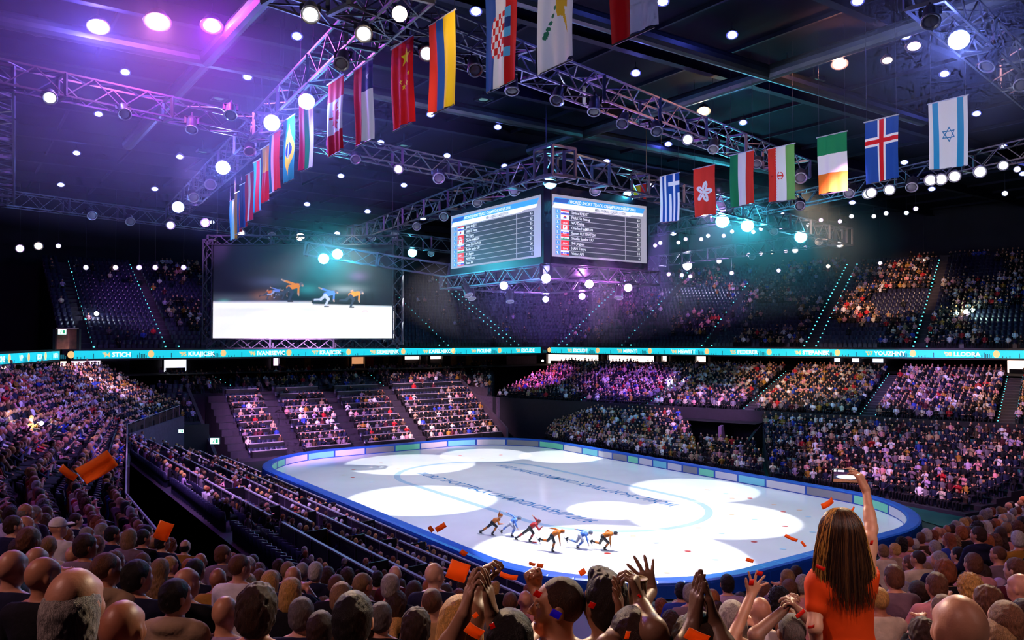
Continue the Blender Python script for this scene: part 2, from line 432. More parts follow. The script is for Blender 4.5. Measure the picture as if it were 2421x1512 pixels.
sweep([(0, BOARD_H-.03, 0), (.02, BOARD_H+.03, 2), (.12, BOARD_H+.06, 2), (BOARD_T-.12, BOARD_H+.06, 2), (BOARD_T, BOARD_H, 2), (BOARD_T+.02, BOARD_H-.09, 2)], 'top_pad', M_BLUE2, .5)
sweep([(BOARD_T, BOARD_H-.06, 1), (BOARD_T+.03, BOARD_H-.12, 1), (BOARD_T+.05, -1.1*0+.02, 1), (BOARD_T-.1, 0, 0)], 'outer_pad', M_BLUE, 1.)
jo = [(-21.5, -14.0), (-22.78, -12.2), (-24.71, -9.46), (-25.17, -6.36), (-25.17, -2.89), (-24.88, .25), (-24.57, 3.36), (-24.46, 6.52), (-23.49, 9.64), (-21.8, 12.16), (-18.48, 13.53), (-15.17, 15), (-12.14, 15), (-9.77, 15), (-7.84, 15), (-5.74, 15), (-4.2, 15), (-2.39, 15), (-.76, 15), (1.02, 15), (2.97, 15), (4.77, 15), (7.08, 15), (9.92, 15), (13.33, 15), (17.46, 15), (20.65, 13.76), (23.2, 11.1)]
cols = 'glcldglcldglcldglcldglcldgl'
js = [s_of(*q) for q in jo]
s_end = js[0]; s_start = js[-1]   # the rest of the way round
segs = [(js[i+1], js[i], cols[i]) for i in range(len(js)-1)]
rest = (js[-1] - js[0]) % RPER
nn = int(((RPER - (js[0]-js[-1])) % RPER)/3.1)
L_ = (RPER - (js[0]-js[-1])) % RPER
for k in range(nn): segs.append((js[0]+L_*k/nn, js[0]+L_*(k+1)/nn, 'gldcl'[k % 5]))
for a, b, c in segs:
    if b < a: b += RPER
    m = max(2, int((b-a)/.6)); mb = MB(); g = .09
    for k in range(m+1):
        s = a+g + (b-a-2*g)*k/m
        for off, z in ((-.012, .085), (-.012, BOARD_H-.08)):
            p, _ = rr(s, off); mb.v.append(tuple(local(brd, rk(p[0], p[1], z))))
    mb.f = [(2*k, 2*k+1, 2*k+3, 2*k+2) for k in range(m)]
    mb.build('panel', pan[c], brd)
# ---------------------------------------------------------------- seating tiers
SEATS = []      # every place a spectator may sit: (position, facing angle, zone)
SEATBOX = []
def polyl(pts): return np.array(pts, float)
def resample(P, n):
    d = np.r_[0, np.cumsum(np.linalg.norm(np.diff(P[:, :2], axis=0), axis=1))]
    t = np.linspace(0, d[-1], n); return np.stack([np.interp(t, d, P[:, i]) for i in range(3)], 1)
def tier(name, front, back, rows, zone, base=None, m=None, aisles=(), pitch=.52, occ=1., cap=True, label=None, led=True, awid=1.3, face=1.05):
    F, B = polyl(front), polyl(back); n = len(F)
    def line(t): return F + (B-F)*t
    mb = MB(); vs = []
    for r in range(rows):
        z = line(r/(rows-1) if rows > 1 else 0)[:, 2]
        a = line(r/rows).copy(); b = line((r+1)/rows).copy()
        a[:, 2] = z; b[:, 2] = z; vs += [a, b]
    V = np.concatenate([np.concatenate([F*[1, 1, 0] + [0, 0, 1]*(F[:, 2:3]*0 + (base if base is not None else -.0))]), *vs])
    m_ = 2*rows+1
    fs = [(k*n+i, k*n+i+1, (k+1)*n+i+1, (k+1)*n+i) for k in range(m_-1) for i in range(n-1)]
    # end walls
    zb = base if base is not None else 0.
    mb.add([tuple(p) for p in V], fs)
    for i in (0, n-1):
        idx = [k*n+i for k in range(1, m_)]; pts = [tuple(V[q]) for q in idx]
        low = [(pts[-1][0], pts[-1][1], zb), (pts[0][0], pts[0][1], zb)]; mb.add(pts+low, [tuple(range(len(pts)+2))])
    o = mb.build(name, m or M_STEP); tag(o, kind='structure')
    # rows of places
    for r in range(rows):
        t = (r+.55)/rows; Lr = line(t); zr = line(r/(rows-1) if rows > 1 else 0)[:, 2]; Lr[:, 2] = zr
        d = np.r_[0, np.cumsum(np.linalg.norm(np.diff(Lr[:, :2], axis=0), axis=1))]; tot = d[-1]
        k = int(tot/pitch)
        fw = F[:, :2]-B[:, :2]
        for j in range(k):
            s = (j+.5)*pitch; p = np.array([np.interp(s, d, Lr[:, q]) for q in range(3)])
            if any(abs(s/tot - a)*tot < awid/2 for a in aisles): continue
            f = np.array([np.interp(s, d, fw[:, q]) for q in range(2)])
            SEATS.append((p[0], p[1], p[2], math.atan2(f[1], f[0]) - PI/2, zone, r, s/tot))
    # lights down both sides of every aisle
    if led:
        for a in aisles:
            pts = []
            for r in range(rows):
                Lr = line((r+.1)/rows); Lr[:, 2] = line(r/(rows-1))[:, 2]
                d = np.r_[0, np.cumsum(np.linalg.norm(np.diff(Lr[:, :2], axis=0), axis=1))]; tot = d[-1]
                for sd in (-1, 1):
                    s = min(max(a*tot + sd*awid/2, 0), tot); pts.append([np.interp(s, d, Lr[:, q]) for q in range(3)])
            AISLES.append((zone, pts))
    return o
AISLES = []
ZR = 10.1
A0, A1, B1 = (-38.6, 60), (-42.9, 76), (4.66, 110)
R1 = (67.0, 66.6)
def offs(P, off, z):
    """the ribbon line moved outward, at height z"""
    P = [np.array(p, float) for p in P]; out = []
    for i, p in enumerate(P):
        ns = []
        for j in (i-1, i):
            if 0 <= j < len(P)-1:
                d = P[j+1]-P[j]; d /= np.linalg.norm(d); ns.append(np.array((-d[1], d[0])))
        nrm = np.mean(ns, 0); nrm /= max((nrm@nrm)**.5*1e-9+ (nrm@nrm)/1., .3) ** .5 if False else np.linalg.norm(nrm)
        k = 1/max(nrm@ns[0], .5)
        q = p + nrm*off*k; out.append((q[0], q[1], z))
    return out
RB = [(-33.5, 40), A0, A1, B1, R1]
def frac_px(P, px):
    """the share of a polyline at which it is seen at image column px"""
    P = np.array(P, float)[:, :2]; d = np.r_[0, np.cumsum(np.linalg.norm(np.diff(P, axis=0), axis=1))]
    best = None
    for s in np.linspace(0, d[-1], 3000):
        x = np.interp(s, d, P[:, 0]); y = np.interp(s, d, P[:, 1])
        if y < 1: continue
        e = abs(IMG_W/2 + FPX*x/y - px)
        if best is None or e < best[0]: best = (e, s/d[-1])
    return best[1]
# upper tier, right of the far corner, left of it, and the far left
ur_f, ur_b = offs([B1, R1], .9, ZR+.6), offs([B1, R1], 24, ZR+11.6)
tier('upper_seating_tier_right', ur_f, ur_b, 24, 'UR', base=ZR-.6, aisles=[frac_px(ur_f, x) for x in (1330, 1480, 1670, 1915, 2175)])
ul_f, ul_b = offs([A1, B1], .9, ZR+.6), offs([A1, B1], 22, ZR+10.6)
tier('upper_seating_tier_left', ul_f, ul_b, 22, 'UL', base=ZR-.6, aisles=[frac_px(ul_f, x) for x in (205, 408, 1050, 1218)])
uc_f = [ur_f[0], ul_f[1]]; uc_b = [ur_b[0], ul_b[1]]
tier('upper_seating_corner', [ul_f[1], tuple((np.array(ul_f[1])+np.array(ur_f[0]))/2), ur_f[0]], [ul_b[1], tuple((np.array(ul_b[1])+np.array(ur_b[0]))/2+np.array((0, 6, .4))), ur_b[0]], 22, 'UC', base=ZR-.6)
ux_f, ux_b = offs([RB[0], A0, A1], .9, ZR+.6), offs([RB[0], A0, A1], 20, ZR+9.)
tier('upper_seating_tier_far_left', ux_f[:2], ux_b[:2], 20, 'UX', base=ZR-.6, aisles=(.3, .75))
# lower bowl, right: upper part and floor-level part
def BR(t, inward, z):
    d = np.array((R1[0]-B1[0], R1[1]-B1[1])); d /= np.linalg.norm(d); nr = np.array((d[1], -d[0]))
    p = np.array(B1) + d*t + nr*inward; return (p[0], p[1], z)
lr_b = [BR(t, -2, 7.7) for t in (2, 20, 45, 72)]; lr_f = [BR(t, 14.5, 4.3) for t in (2, 20, 45, 72)]
tier('lower_seating_tier_right', lr_f, lr_b, 18, 'LR', base=3.0, aisles=[frac_px(lr_f, x) for x in (1375, 1535, 1765, 2045, 2375)])
l1f, l1b = [], []
for lx, t in ((-21.5, 8.6), (-10, 17), (2.2, 27)):
    p = rk(lx, 17.2); l1f.append((p.x, p.y, .25)); l1b.append(BR(t, 16.6, 3.3))
l1b[0] = (l1f[0][0]+1.5, l1f[0][1]+2.6, 1.2)
tier('floor_stand_right', l1f, l1b, 11, 'L1', base=0, occ=.95)
l2f, l2b = [], []
for lx, t in ((2.6, 27.6), (8.2, 34.5)):
    p = rk(lx, 17.2); l2f.append((p.x, p.y, .25)); q = BR(t, 16.6, 1.6); l2b.append((p.x+(q[0]-p.x)*.55, p.y+(q[1]-p.y)*.55, 1.5))
tier('floor_stand_by_tunnel', l2f, l2b, 5, 'L2', base=0)
l3f, l3b = [], []
for lx, t in ((8.6, 35), (15, 43), (20, 52), (24, 62)):
    p = rk(lx, 17.4 if lx < 18 else 17.4-(lx-18)*.1); l3f.append((p.x, p.y, .25)); l3b.append(BR(t, 16.2, 3.4))
tier('floor_stand_far_right', l3f, l3b, 11, 'L3', base=0)
# far-end boxes
def FE(ly, out, z): p = rk(-26.6-out, ly); return (p.x, p.y, z)
s3f = [FE(-15.5, 0, .3), FE(15.2, 0, .3)]; s3b = [FE(-15.5, 10, 5.7), FE(15.2, 10, 5.7)]
S3A = [frac_px(s3f, x) for x in (575, 704, 852, 1000)]
tier('far_end_box_tier', s3f, s3b, 10, 'S3', base=0, aisles=S3A, led=False, awid=1.5)
s4f = [FE(-17, 10.8, 5.9), FE(17, 10.8, 5.9)]; s4b = [FE(-19, 17, 7.2), FE(19, 17, 7.2)]
tier('dim_upper_rows', s4f, s4b, 6, 'S4', base=0, aisles=[frac_px(s4f, 553), frac_px(s4f, 893)], awid=1.6)
# corner block between the far-end boxes and the right bowl
lc_f = [FE(17.5, 12, 5.4), BR(1, 14, 4.6)]; lc_b = [FE(20, 18, 7.2), BR(-8, 1, 7.4)]
tier('corner_seating', lc_f, lc_b, 9, 'LC', base=0, aisles=[.25])
# left bowl running round to the foreground
CUTZ = -.95
sl_f = [(-30.7, 74, 4.6), (-29, 60, 4.3), (-20.3, 42, 5.0), (-12.1, 25, 5.9), (-6.6, 15.4, 6.75), (-3.1, 12.0, 7.0), (0, 11.6, 7.0), (3.6, 11.8, 6.95), (6.8, 15, 6.6), (12.2, 22, 5.55), (19.3, 30, 4.75), (30, 43, 4.2)]
sl_b = [(-40, 77, 8.2), (-38, 60, 8.4), (-31, 38, 8.9), (-22, 18, 9.5), (-11, 4.2, 9.9), (-4.5, 1.6, 9.95), (0, 1.3, 9.95), (4.5, 1.6, 9.95), (9.5, 3.5, 9.9), (17, 9.5, 9.7), (27, 18.5, 9.3), (39, 31, 8.8)]
F_ = resample(polyl(sl_f), 60) if False else polyl(sl_f)
tier('near_seating_bowl', sl_f, sl_b, 12, 'SL', base=0, pitch=.55)
# box rows along the near boards
def NE(lx, ly, z): p = rk(lx, ly); return (p.x, p.y, z)
s2f = [NE(-21, -17.3, .2), NE(24, -17.3, .2)]; s2b = [NE(-21, -27.4, 3.5), NE(32, -28.4, 3.5)]
tier('near_box_tier', s2f, s2b, 10, 'S2', base=0, aisles=(.22, .47, .7), led=False, awid=1.6)
# ---------------------------------------------------------------- roof and walls
M_CEIL = mat('ceiling_deck', srgb('#0e0f1c'), .9, noise=.4, nscale=.25, spec=.08)
M_BEAM = mat('roof_steel', srgb('#161726'), .7, noise=.3, nscale=.6, spec=.15)
ZC = 29.0
mb = MB(); mb.box((0, 65, ZC+.15), (230, 210, .3)); tag(mb.build('ceiling', M_CEIL), kind='structure')
rd = Vector((math.sin(RPSI)*1.0, math.cos(RPSI), 0)); rx = Vector((math.cos(RPSI), -math.sin(RPSI), 0))
for i in range(14):      # main roof beams run across the rink, with a lower flange
    o_ = Vector((2, 62, 0)) + rx*(-78+i*10.5)
    b0, b1 = o_ - rd*85, o_ + rd*85; mb = MB()
    mb.bar(b0+Vector((0, 0, ZC-.45)), b1+Vector((0, 0, ZC-.45)), .14, .9); mb.bar(b0+Vector((0, 0, ZC-.92)), b1+Vector((0, 0, ZC-.92)), .5, .08)
    o = mb.build('ceiling_beam', M_BEAM); tag(o, kind='structure')
for i in range(26):      # purlins
    o_ = Vector((2, 62, 0)) + rd*(-80+i*6.2); mb = MB()
    mb.bar(o_-rx*85+Vector((0, 0, ZC-.12)), o_+rx*85+Vector((0, 0, ZC-.12)), .16, .24)
    tag(mb.build('ceiling_purlin', M_BEAM), kind='structure')
# ducts and catwalks under the roof
M_DUCT = mat('duct_metal', srgb('#3a4448'), .45, .6, noise=.2, nscale=1)
for k, (px, py, dx, L) in enumerate([(1450, 60, 0, 60), (1700, 210, 1, 40), (560, 60, 1, 60), (1100, 260, 0, 70)]):
    c = onz(px, py, ZC-1.6); d = rx if dx else rd
    mb = MB(); mb.tube([c-d*L/2, c+d*L/2], .45, 12); o = mb.build('ceiling_duct', M_DUCT); tag(o, kind='structure')
def wallquad(name, pts, z0, z1, m):
    mb = MB()
    for a, b in zip(pts[:-1], pts[1:]):
        n = len(mb.v); mb.v += [(a[0], a[1], z0), (b[0], b[1], z0), (b[0], b[1], z1), (a[0], a[1], z1)]; mb.f.append((n, n+1, n+2, n+3))
    o = mb.build(name, m); tag(o, kind='structure'); return o
M_WALL = mat('hall_wall', srgb('#131420'), .85, noise=.3, nscale=.4)
ob = offs(RB, 26, 0)
wallquad('wall_left', [(ob[0][0], -20), ob[0][:2], ob[1][:2], ob[2][:2]], 0, ZC, M_WALL)
wallquad('wall_far', [ob[2][:2], (ob[3][0], ob[3][1]), ob[4][:2]], 0, ZC, M_WALL)
wallquad('wall_right', [ob[4][:2], (95, 60), (95, -20)], 0, ZC, M_WALL)
wallquad('wall_near', [(95, -20), (ob[0][0], -20)], 0, ZC, M_WALL)
# ---------------------------------------------------------------- concourse behind the lower bowl
def line_px(P, px, z):
    P = np.array(P, float)[:, :2]; d = np.r_[0, np.cumsum(np.linalg.norm(np.diff(P, axis=0), axis=1))]
    s = frac_px(P, px)*d[-1]; i = min(max(np.searchsorted(d, s)-1, 0), len(P)-2)
    dr = P[i+1]-P[i]; dr /= np.linalg.norm(dr)
    return Vector((np.interp(s, d, P[:, 0]), np.interp(s, d, P[:, 1]), z)), Vector((dr[0], dr[1], 0))
con = offs(RB, 8.5, 0)
wallquad('wall_concourse', [p[:2] for p in con], 5.5, ZR-.4, mat('concourse_wall', srgb('#231a20'), .8, noise=.35, nscale=.5))
mb = MB(); a = offs(RB, 1.0, ZR-.62); b = offs(RB, 8.4, ZR-.62); n = len(a)
mb.add(a+b, [(i, i+1, n+i+1, n+i) for i in range(n-1)]); tag(mb.build('ceiling_concourse', M_BLACK), kind='structure')
mb = MB(); a = offs(RB, 1.2, 7.9); b = offs(RB, 9, 7.9)
mb.add(a+b, [(i, i+1, n+i+1, n+i) for i in range(n-1)]); tag(mb.build('floor_concourse', M_DARK), kind='structure')
BAYC = {'w': (1, .70, .60), 'p': (.95, .68, .95), 'r': (.8, .05, .06), 'o': (.75, .33, .15), 'y': (.9, .5, .2), 'b': (.8, .85, 1)}
def bay(px0, px1, z0, z1, c, st, label):
    q = (px0+px1)/2; p, d = line_px(con, q, 0); p0, _ = line_px(con, px0, 0); p1, _ = line_px(con, px1, 0)
    wd = (p1-p0).length; r = empty('concession_stand', (p.x, p.y, 7.92), math.atan2(d.y, d.x), label, 'concession stand')
    mb = MB(); mb.box((0, -.25, (z0+z1)/2-7.92), (wd, .06, z1-z0)); mb.build('glowing_back_wall', mat('bay_'+c, BAYC[c], .7, emit=BAYC[c], strength=st), r)  # the wall itself glows, standing for a room lit by lamps
    mb = MB()
    for x in (-wd/2, wd/2): mb.box((x, -.5, (z1-7.92)/2), (.12, .6, z1-7.92))
    mb.box((0, -.5, z1-7.92), (wd+.12, .6, .12)); mb.build('opening_frame', M_BLACK, r)
    mb = MB(); mb.box((0, -.75, .25), (wd*.8, .4, .5)); mb.build('counter', mat('counter', srgb('#3a2a26'), .5), r)
    return r
for a in [(-20, 30, 7.95, 9.45, 'w', 2.2, 'bright lit concession opening at the far left under the ribbon display'),
          (140, 158, 7.95, 9.4, 'w', 1.6, 'narrow pink lit kiosk opening under the gap in the ribbon'),
          (165, 238, 8.3, 9.45, 'p', 1.7, 'wide pale lit opening right of the ribbon gap on the left'),
          (383, 440, 7.95, 9.45, 'b', 2.2, 'square bright white room with figures in front, left of the screen'),
          (641, 657, 7.95, 9.45, 'p', 1.2, 'thin bright doorway beside a yellow curtain under the screen'),
          (825, 858, 8.0, 9.45, 'o', .9, 'small orange lit bar with red wall right of the screen'),
          (950, 990, 8.9, 9.45, 'w', .9, 'low strip of warm lamps right of the red wall'),
          (1010, 1040, 8.9, 9.45, 'w', .8, 'second low strip of warm lamps, nearer the corner'),
          (1296, 1420, 7.95, 9.5, 'w', 1.9, 'long bright concession opening just right of the far corner'),
          (1440, 1552, 7.95, 9.5, 'w', 1.8, 'bright concession opening with standing people, second from the far corner'),
          (1568, 1582, 8.6, 9.45, 'w', 1.0, 'slim warm lit opening in the far concourse'),
          (1648, 1674, 8.6, 9.45, 'w', 1.2, 'small square warm lit opening in the far concourse'),
          (2380, 2440, 8.0, 9.45, 'w', 2.0, 'bright kiosk opening at the right end of the concourse')]: bay(*a)
def wallpanel(px0, px1, z0, z1, m, name, label, cat, out=.12):
    p0, d = line_px(con, px0, 0); p1, _ = line_px(con, px1, 0); c = (p0+p1)/2
    r = Matrix.Rotation(math.atan2(d.y, d.x), 3, 'Z'); mb = MB()
    nrm = Vector((d.y, -d.x, 0))
    mb.box((c.x+nrm.x*out, c.y+nrm.y*out, (z0+z1)/2), ((p1-p0).length, .1, z1-z0), r); o = mb.build(name, m); tag(o, label, cat); return o
M_RED = mat('red_cloth', srgb('#a01018'), .8, noise=.3, nscale=2); M_YEL = mat('ochre_panel', srgb('#9a6a2a'), .7, noise=.3, nscale=2)
wallpanel(859, 882, 7.95, 9.6, M_RED, 'red_wall_panel', 'dark red panel beside the small orange bar', 'panel')
wallpanel(2235, 2275, 8.6, 9.6, M_RED, 'red_banner', 'red banner hung in the concourse on the right', 'banner')
wallpanel(2355, 2378, 7.95, 9.7, M_RED, 'red_curtain', 'red curtain left of the bright kiosk at the right end', 'curtain')
wallpanel(659, 675, 7.95, 9.7, M_YEL, 'yellow_curtain', 'ochre curtain right of the thin bright doorway', 'curtain')
for i, x in enumerate((720, 905, 940, 1065, 1100)): wallpanel(x, x+14, 7.95, 9.6, M_YEL, 'concourse_pillar_panel', ['ochre pillar panel left of the orange bar', 'ochre pillar panel right of the red panel', 'ochre pillar panel under the first low warm lamps', 'ochre pillar panel right of the warm lamps', 'ochre pillar panel nearest the far corner'][i], 'pillar')
wallpanel(1192, 1262, 7.2, 9.2, M_WALLP, 'grey_partition', 'grey partition wall above the corner seats left of the bright concessions', 'partition', .6)
wallpanel(244, 305, 7.2, 9.4, M_WALLP, 'grey_partition', 'grey partition wall above the brightly lit block on the left', 'partition', .6)
M_SCRW = mat('small_screen', (.7, .75, 1), .5, emit=(.7, .75, 1), strength=1.6)
for x, wd, lb in ((1980, 14, 'left small monitor in the far concourse on the right'), (2024, 16, 'middle small monitor, the brightest in the far concourse'), (2076, 24, 'right small monitor in the far concourse')):
    wallpanel(x-wd/2, x+wd/2, 8.9, 9.5, M_SCRW, 'wall_monitor', lb, 'monitor', .3)
# ---------------------------------------------------------------- ribbon display
M_RIB = mat('ribbon_cyan', (.02, .62, .72), .5, emit=(.01, .60, .70), strength=1.0)
M_RW = mat('ribbon_white', (1, 1, 1), .5, emit=(.95, .97, .97), strength=1.0); M_RY = mat('ribbon_yellow', (1, .6, .2), .5, emit=(1, .60, .22), strength=.9)
M_RD = mat('ribbon_ink', (.01, .09, .12), .5, emit=(.005, .1, .12), strength=1.)
def ribbon(a, b, label, items):
    a, b = Vector((*a, ZR)), Vector((*b, ZR)); d = b-a; L = d.length; ang = math.atan2(d.y, d.x)
    r = empty('ribbon_display', a, ang, label, 'display board'); H2 = .39
    mb = MB(); mb.box((L/2, .16, 0), (L, .28, 1.15)); mb.build('housing', M_BLACK, r)
    mb = MB(); mb.add([(.25, 0, -H2), (L-.25, 0, -H2), (L-.25, 0, H2), (.25, 0, H2)], [(0, 1, 2, 3)]); mb.build('screen', M_RIB, r)
    n = len(items); dk = .3
    for i, t in enumerate(items):
        x = L*(i+.5)/n; ink = MB(); wh = MB(); ye = MB(); ba = MB()
        me = text_mesh(t[1], .62, bold=.02, align='LEFT'); append_mesh(wh, me, lambda c: (x + c.x, -.02, c.y-.22))
        if t[0]: me = text_mesh(t[0], .6, bold=.02, align='RIGHT'); append_mesh(ye, me, lambda c: (x-.15 + c.x, -.02, c.y-.22))
        xb = x - L/n*.5
        ba.add([(xb+.3*math.cos(k*PI/6), -.02, .02+.36*math.sin(k*PI/6)) for k in range(12)], [tuple(range(12))])
        for q, (dx, hh) in enumerate([(-1.9, .5), (-1.3, .34), (-1.1, .55), (-.95, .42), (-.8, .42), (-.65, .42), (-.5, .3), (.5, .2), (.8, .16), (1.1, .25), (1.9, .5)]):
            ink.add([(xb+dx, -.015, -H2+.02), (xb+dx+.09, -.015, -H2+.02), (xb+dx+.09, -.015, -H2+hh), (xb+dx, -.015, -H2+hh)], [(0, 1, 2, 3)])
        wh.build('name_lettering', M_RW, r); ba.build('ball_mark', M_RY, r); ink.build('skyline_pattern', M_RD, r)
        if t[0]: ye.build('year_lettering', M_RY, r)
ribbon((-37.0, 53.4), (A1[0]+.12, A1[1]-.7), 'short cyan ribbon display at the far left, before the gap', [('', 'VIE'), ('', 'ONE'), ('', 'VIP'), ('', 'BOX'), ('', 'INFO')])
ribbon((A1[0]+.5, A1[1]+.4), (B1[0]-.5, B1[1]-.4), 'long cyan ribbon display under the video screen, left of the far corner', [("'94", 'STICH'), ("'95", 'KRAJICEK'), ("'96", 'IVANISEVIC'), ("'97", 'KRAJICEK'), ("'98", 'SIEMERINK'), ("'99", 'KAFELNIKOV'), ("'00", 'PIOLINE'), ("'01", 'ESCUDE')])
ribbon((B1[0]+.5, B1[1]-.4), R1, 'long cyan ribbon display right of the far corner', [("'02", 'ESCUDE'), ("'03", 'MIRNYI'), ("'04", 'HEWITT'), ("'05", 'FEDERER'), ("'06", 'STEPANEK'), ("'07", 'YOUZHNY'), ("'08", 'LLODRA'), ("'09", 'MURRAY'), ("'10", 'SODERLING'), ("'11", 'SODERLING')])
# ---------------------------------------------------------------- the tunnel mouths, parapets and partitions
def boxwall(name, a, b, z0, z1, th, m, kind='structure', label=None, cat=None, z0b=None, z1b=None):
    a, b = Vector(a[:2]), Vector(b[:2]); d = (b-a).normalized(); n = Vector((-d.y, d.x))*th/2
    z0b = z0 if z0b is None else z0b; z1b = z1 if z1b is None else z1b
    mb = MB(); q = [(a-n, z0), (b-n, z0b), (b+n, z0b), (a+n, z0), (a-n, z1), (b-n, z1b), (b+n, z1b), (a+n, z1)]
    mb.add([(p.x, p.y, z) for p, z in q], [(3, 2, 1, 0), (4, 5, 6, 7), (0, 1, 5, 4), (2, 3, 7, 6), (1, 2, 6, 5), (3, 0, 4, 7)])
    o = mb.build(name, m); tag(o, label, cat, kind=kind); return o
M_PAR = mat('parapet', srgb('#4a3d48'), .7, noise=.25, nscale=1.5)
# right-hand bowl: front wall of the upper part, tunnel, sloping parapets
boxwall('wall_bowl_front', BR(2, 15, 0), BR(27, 15, 0), 0, 4.6, .25, M_DARK); boxwall('wall_bowl_front', BR(27, 15, 0), BR(72, 15, 0), 1.0, 4.6, .25, M_DARK)
boxwall('wall_corner', FE(17, 11, 0), BR(3, 15.2, 0), 0, 4.6, .25, M_WALLP)
boxwall('parapet_corner', FE(15.6, -.2, 0), FE(15.6, 10, 0), 0, 1.3, .3, M_PAR, z1b=6.6)
boxwall('parapet_corner', FE(16.6, 10.6, 0), BR(0, 13.5, 0), 4, 5.6, .25, M_PAR)
boxwall('wall_tunnel', BR(27.3, 15.5, 0), BR(27.3, 21.5, 0), 0, 3.4, .25, M_DARK, z1b=1.6)
boxwall('wall_tunnel', BR(31, 15.4, 0), BR(31.6, 18.5, 0), 0, 3.2, .3, M_WALLP)
boxwall('wall_tunnel', BR(34.6, 15.5, 0), BR(34.6, 21, 0), 0, 3.4, .25, M_DARK, z1b=1.6)
mb = MB(); mb.add([BR(27, 15, 3.5), BR(34.7, 15, 3.5), BR(34.7, 17.5, 3.5), BR(27, 17.5, 3.5)], [(0, 1, 2, 3)]); tag(mb.build('ceiling_tunnel', M_BLACK), kind='structure')
# exit signs
M_EXIT = mat('exit_sign_glow', (.3, 1, .8), .4, emit=(.55, 1, .9), strength=2.0)
M_EXITG = mat('exit_sign_pictogram', (.02, .3, .12), .4, emit=(.02, .35, .15), strength=1.)
def exit_sign(p, ang, label, s=.55):
    r = empty('exit_sign', p, ang, label, 'sign', 'emergency exit signs'); mb = MB(); mb.box((0, .06, 0), (s*1.5, .1, s)); mb.build('housing', M_BLACK, r)
    mb = MB(); mb.box((0, 0, 0), (s*1.4, .03, s*.9)); mb.build('lit_face', M_EXIT, r)
    mb = MB(); mb.box((s*.3, -.02, 0), (s*.35, .02, s*.6)); mb.bar((-s*.3, -.02, -s*.3), (-s*.1, -.02, .1*s), s*.1); mb.bar((-s*.1, -.02, .1*s), (-s*.15, -.02, s*.3), s*.12); mb.build('pictogram', M_EXITG, r)
for (px, py, dep, lb, s) in [(1796, 1020, 86, 'left exit sign in the dark tunnel right of the ice', .5), (1858, 1024, 84, 'middle exit sign in the dark tunnel, the wide green one', .5), (1927, 1031, 82, 'right exit sign in the dark tunnel beside the red flags', .5),
                             (508, 1042, 62, 'bright exit sign on the black tunnel wall left of the boxes', .5), (428, 1019, 66, 'small exit light on the dark wall below the left stand', .3), (147, 784, 68, 'exit sign above the beige doorway in the upper left tier', .5), (1224, 773, 118, 'exit sign in the dark upper seats left of the far corner', .6), (1597, 764, 112, 'exit sign over a stair wall in the upper right tier', .6), (2078, 755, 100, 'exit sign high in the upper right tier', .6)]:
    p = at(px, py, dep); exit_sign(p, 0, lb, s)
# far-left vomitory beside the end boxes
p0 = onz(300, 1060, 3.2); p0 = Vector((-29.6, 62, 0)); 
boxwall('wall_vomitory', (-30.4, 73.5), (-29, 60), 0, 4.5, .3, M_WALLP); boxwall('wall_vomitory', (-29, 60), (-20.3, 42), 0, 4.9, .3, M_DARK)
boxwall('wall_vomitory', FE(-17.2, -.4, 0), FE(-17.2, 10.4, 0), 0, 1.0, .3, M_PAR, z1b=6.6)
boxwall('wall_vomitory', FE(-17.2, 2.2, 0), FE(-21.2, 2.2, 0), 0, 3.6, .3, M_BLACK)
boxwall('wall_vomitory', FE(-21.2, 2.2, 0), FE(-21.2, 9, 0), 0, 3.6, .3, M_BLACK)
tier('small_box_block', [FE(-21, 3.5, 3.7), FE(-17.6, 3.5, 3.7)], [FE(-21, 10, 6.2), FE(-17.6, 10, 6.2)], 4, 'S3', base=0, led=False)
# stair at the left edge of the end boxes
# beige doorway in the upper tier
r = empty('doorway', at(160, 822, 69), .2, 'beige lit doorway in the upper tier at the far left', 'doorway')
mb = MB(); mb.box((0, 0, .75), (1.7, .2, 1.7)); mb.build('back_wall', mat('beige_wall', srgb('#c08a5a'), .7, noise=.3, nscale=3), r)
mb = MB(); mb.box((0, -.1, 1.68), (1.7, .3, .12)); mb.build('lintel', mat('lintel', srgb('#d0b090'), .6), r)
mb = MB(); mb.box((.95, -.2, .75), (.2, .5, 1.8)); mb.box((-.95, -.2, .75), (.2, .5, 1.8)); mb.build('jambs', M_BLACK, r)
# ---------------------------------------------------------------- box partitions: desks in front of every box row, long walls between the near boxes
def desk(a, b, z, h, label, group, name='box_desk'):
    r = empty(name, (a.x, a.y, z), math.atan2(b.y-a.y, b.x-a.x), label, 'desk', group); L = (b-a).length
    mb = MB(); mb.box((L/2, 0, h/2), (L, .08, h)); mb.build('front_panel', M_BLACK, r)
    mb = MB(); mb.box((L/2, .12, h+.02), (L+.06, .34, .05)); mb.build('pale_top', M_EDGE, r)
    mb = MB(); mb.box((0, .3, h/2), (.06, .6, h)); mb.build('end_panel', M_BLACK, r); mb = MB(); mb.box((L, .3, h/2), (.06, .6, h)); mb.build('end_panel', M_BLACK, r)
    return r
S3N = 10; ab = [0.] + S3A + [1.]
ROWW = ['front', 'second', 'third', 'fourth', 'fifth', 'sixth', 'seventh', 'eighth', 'ninth', 'top']
BLKW = ['left parapet block', 'block after first stairs', 'middle block', 'block before last stairs', 'right parapet block']
for rw in range(S3N):
    for bi in range(len(ab)-1):
        u0 = ab[bi]*30.7-15.5 + (1.0 if bi else .2); u1 = ab[bi+1]*30.7-15.5 - (1.0 if bi < len(ab)-2 else .2)
        if u1-u0 < 1.2: continue
        o_ = rw + .06
        desk(Vector(FE(u0, o_, 0)), Vector(FE(u1, o_, 0)), .3+5.4*rw/9, .62, f'pale-topped black desk, {ROWW[rw]} row of far boxes, {BLKW[bi]}', 'far end box desks')
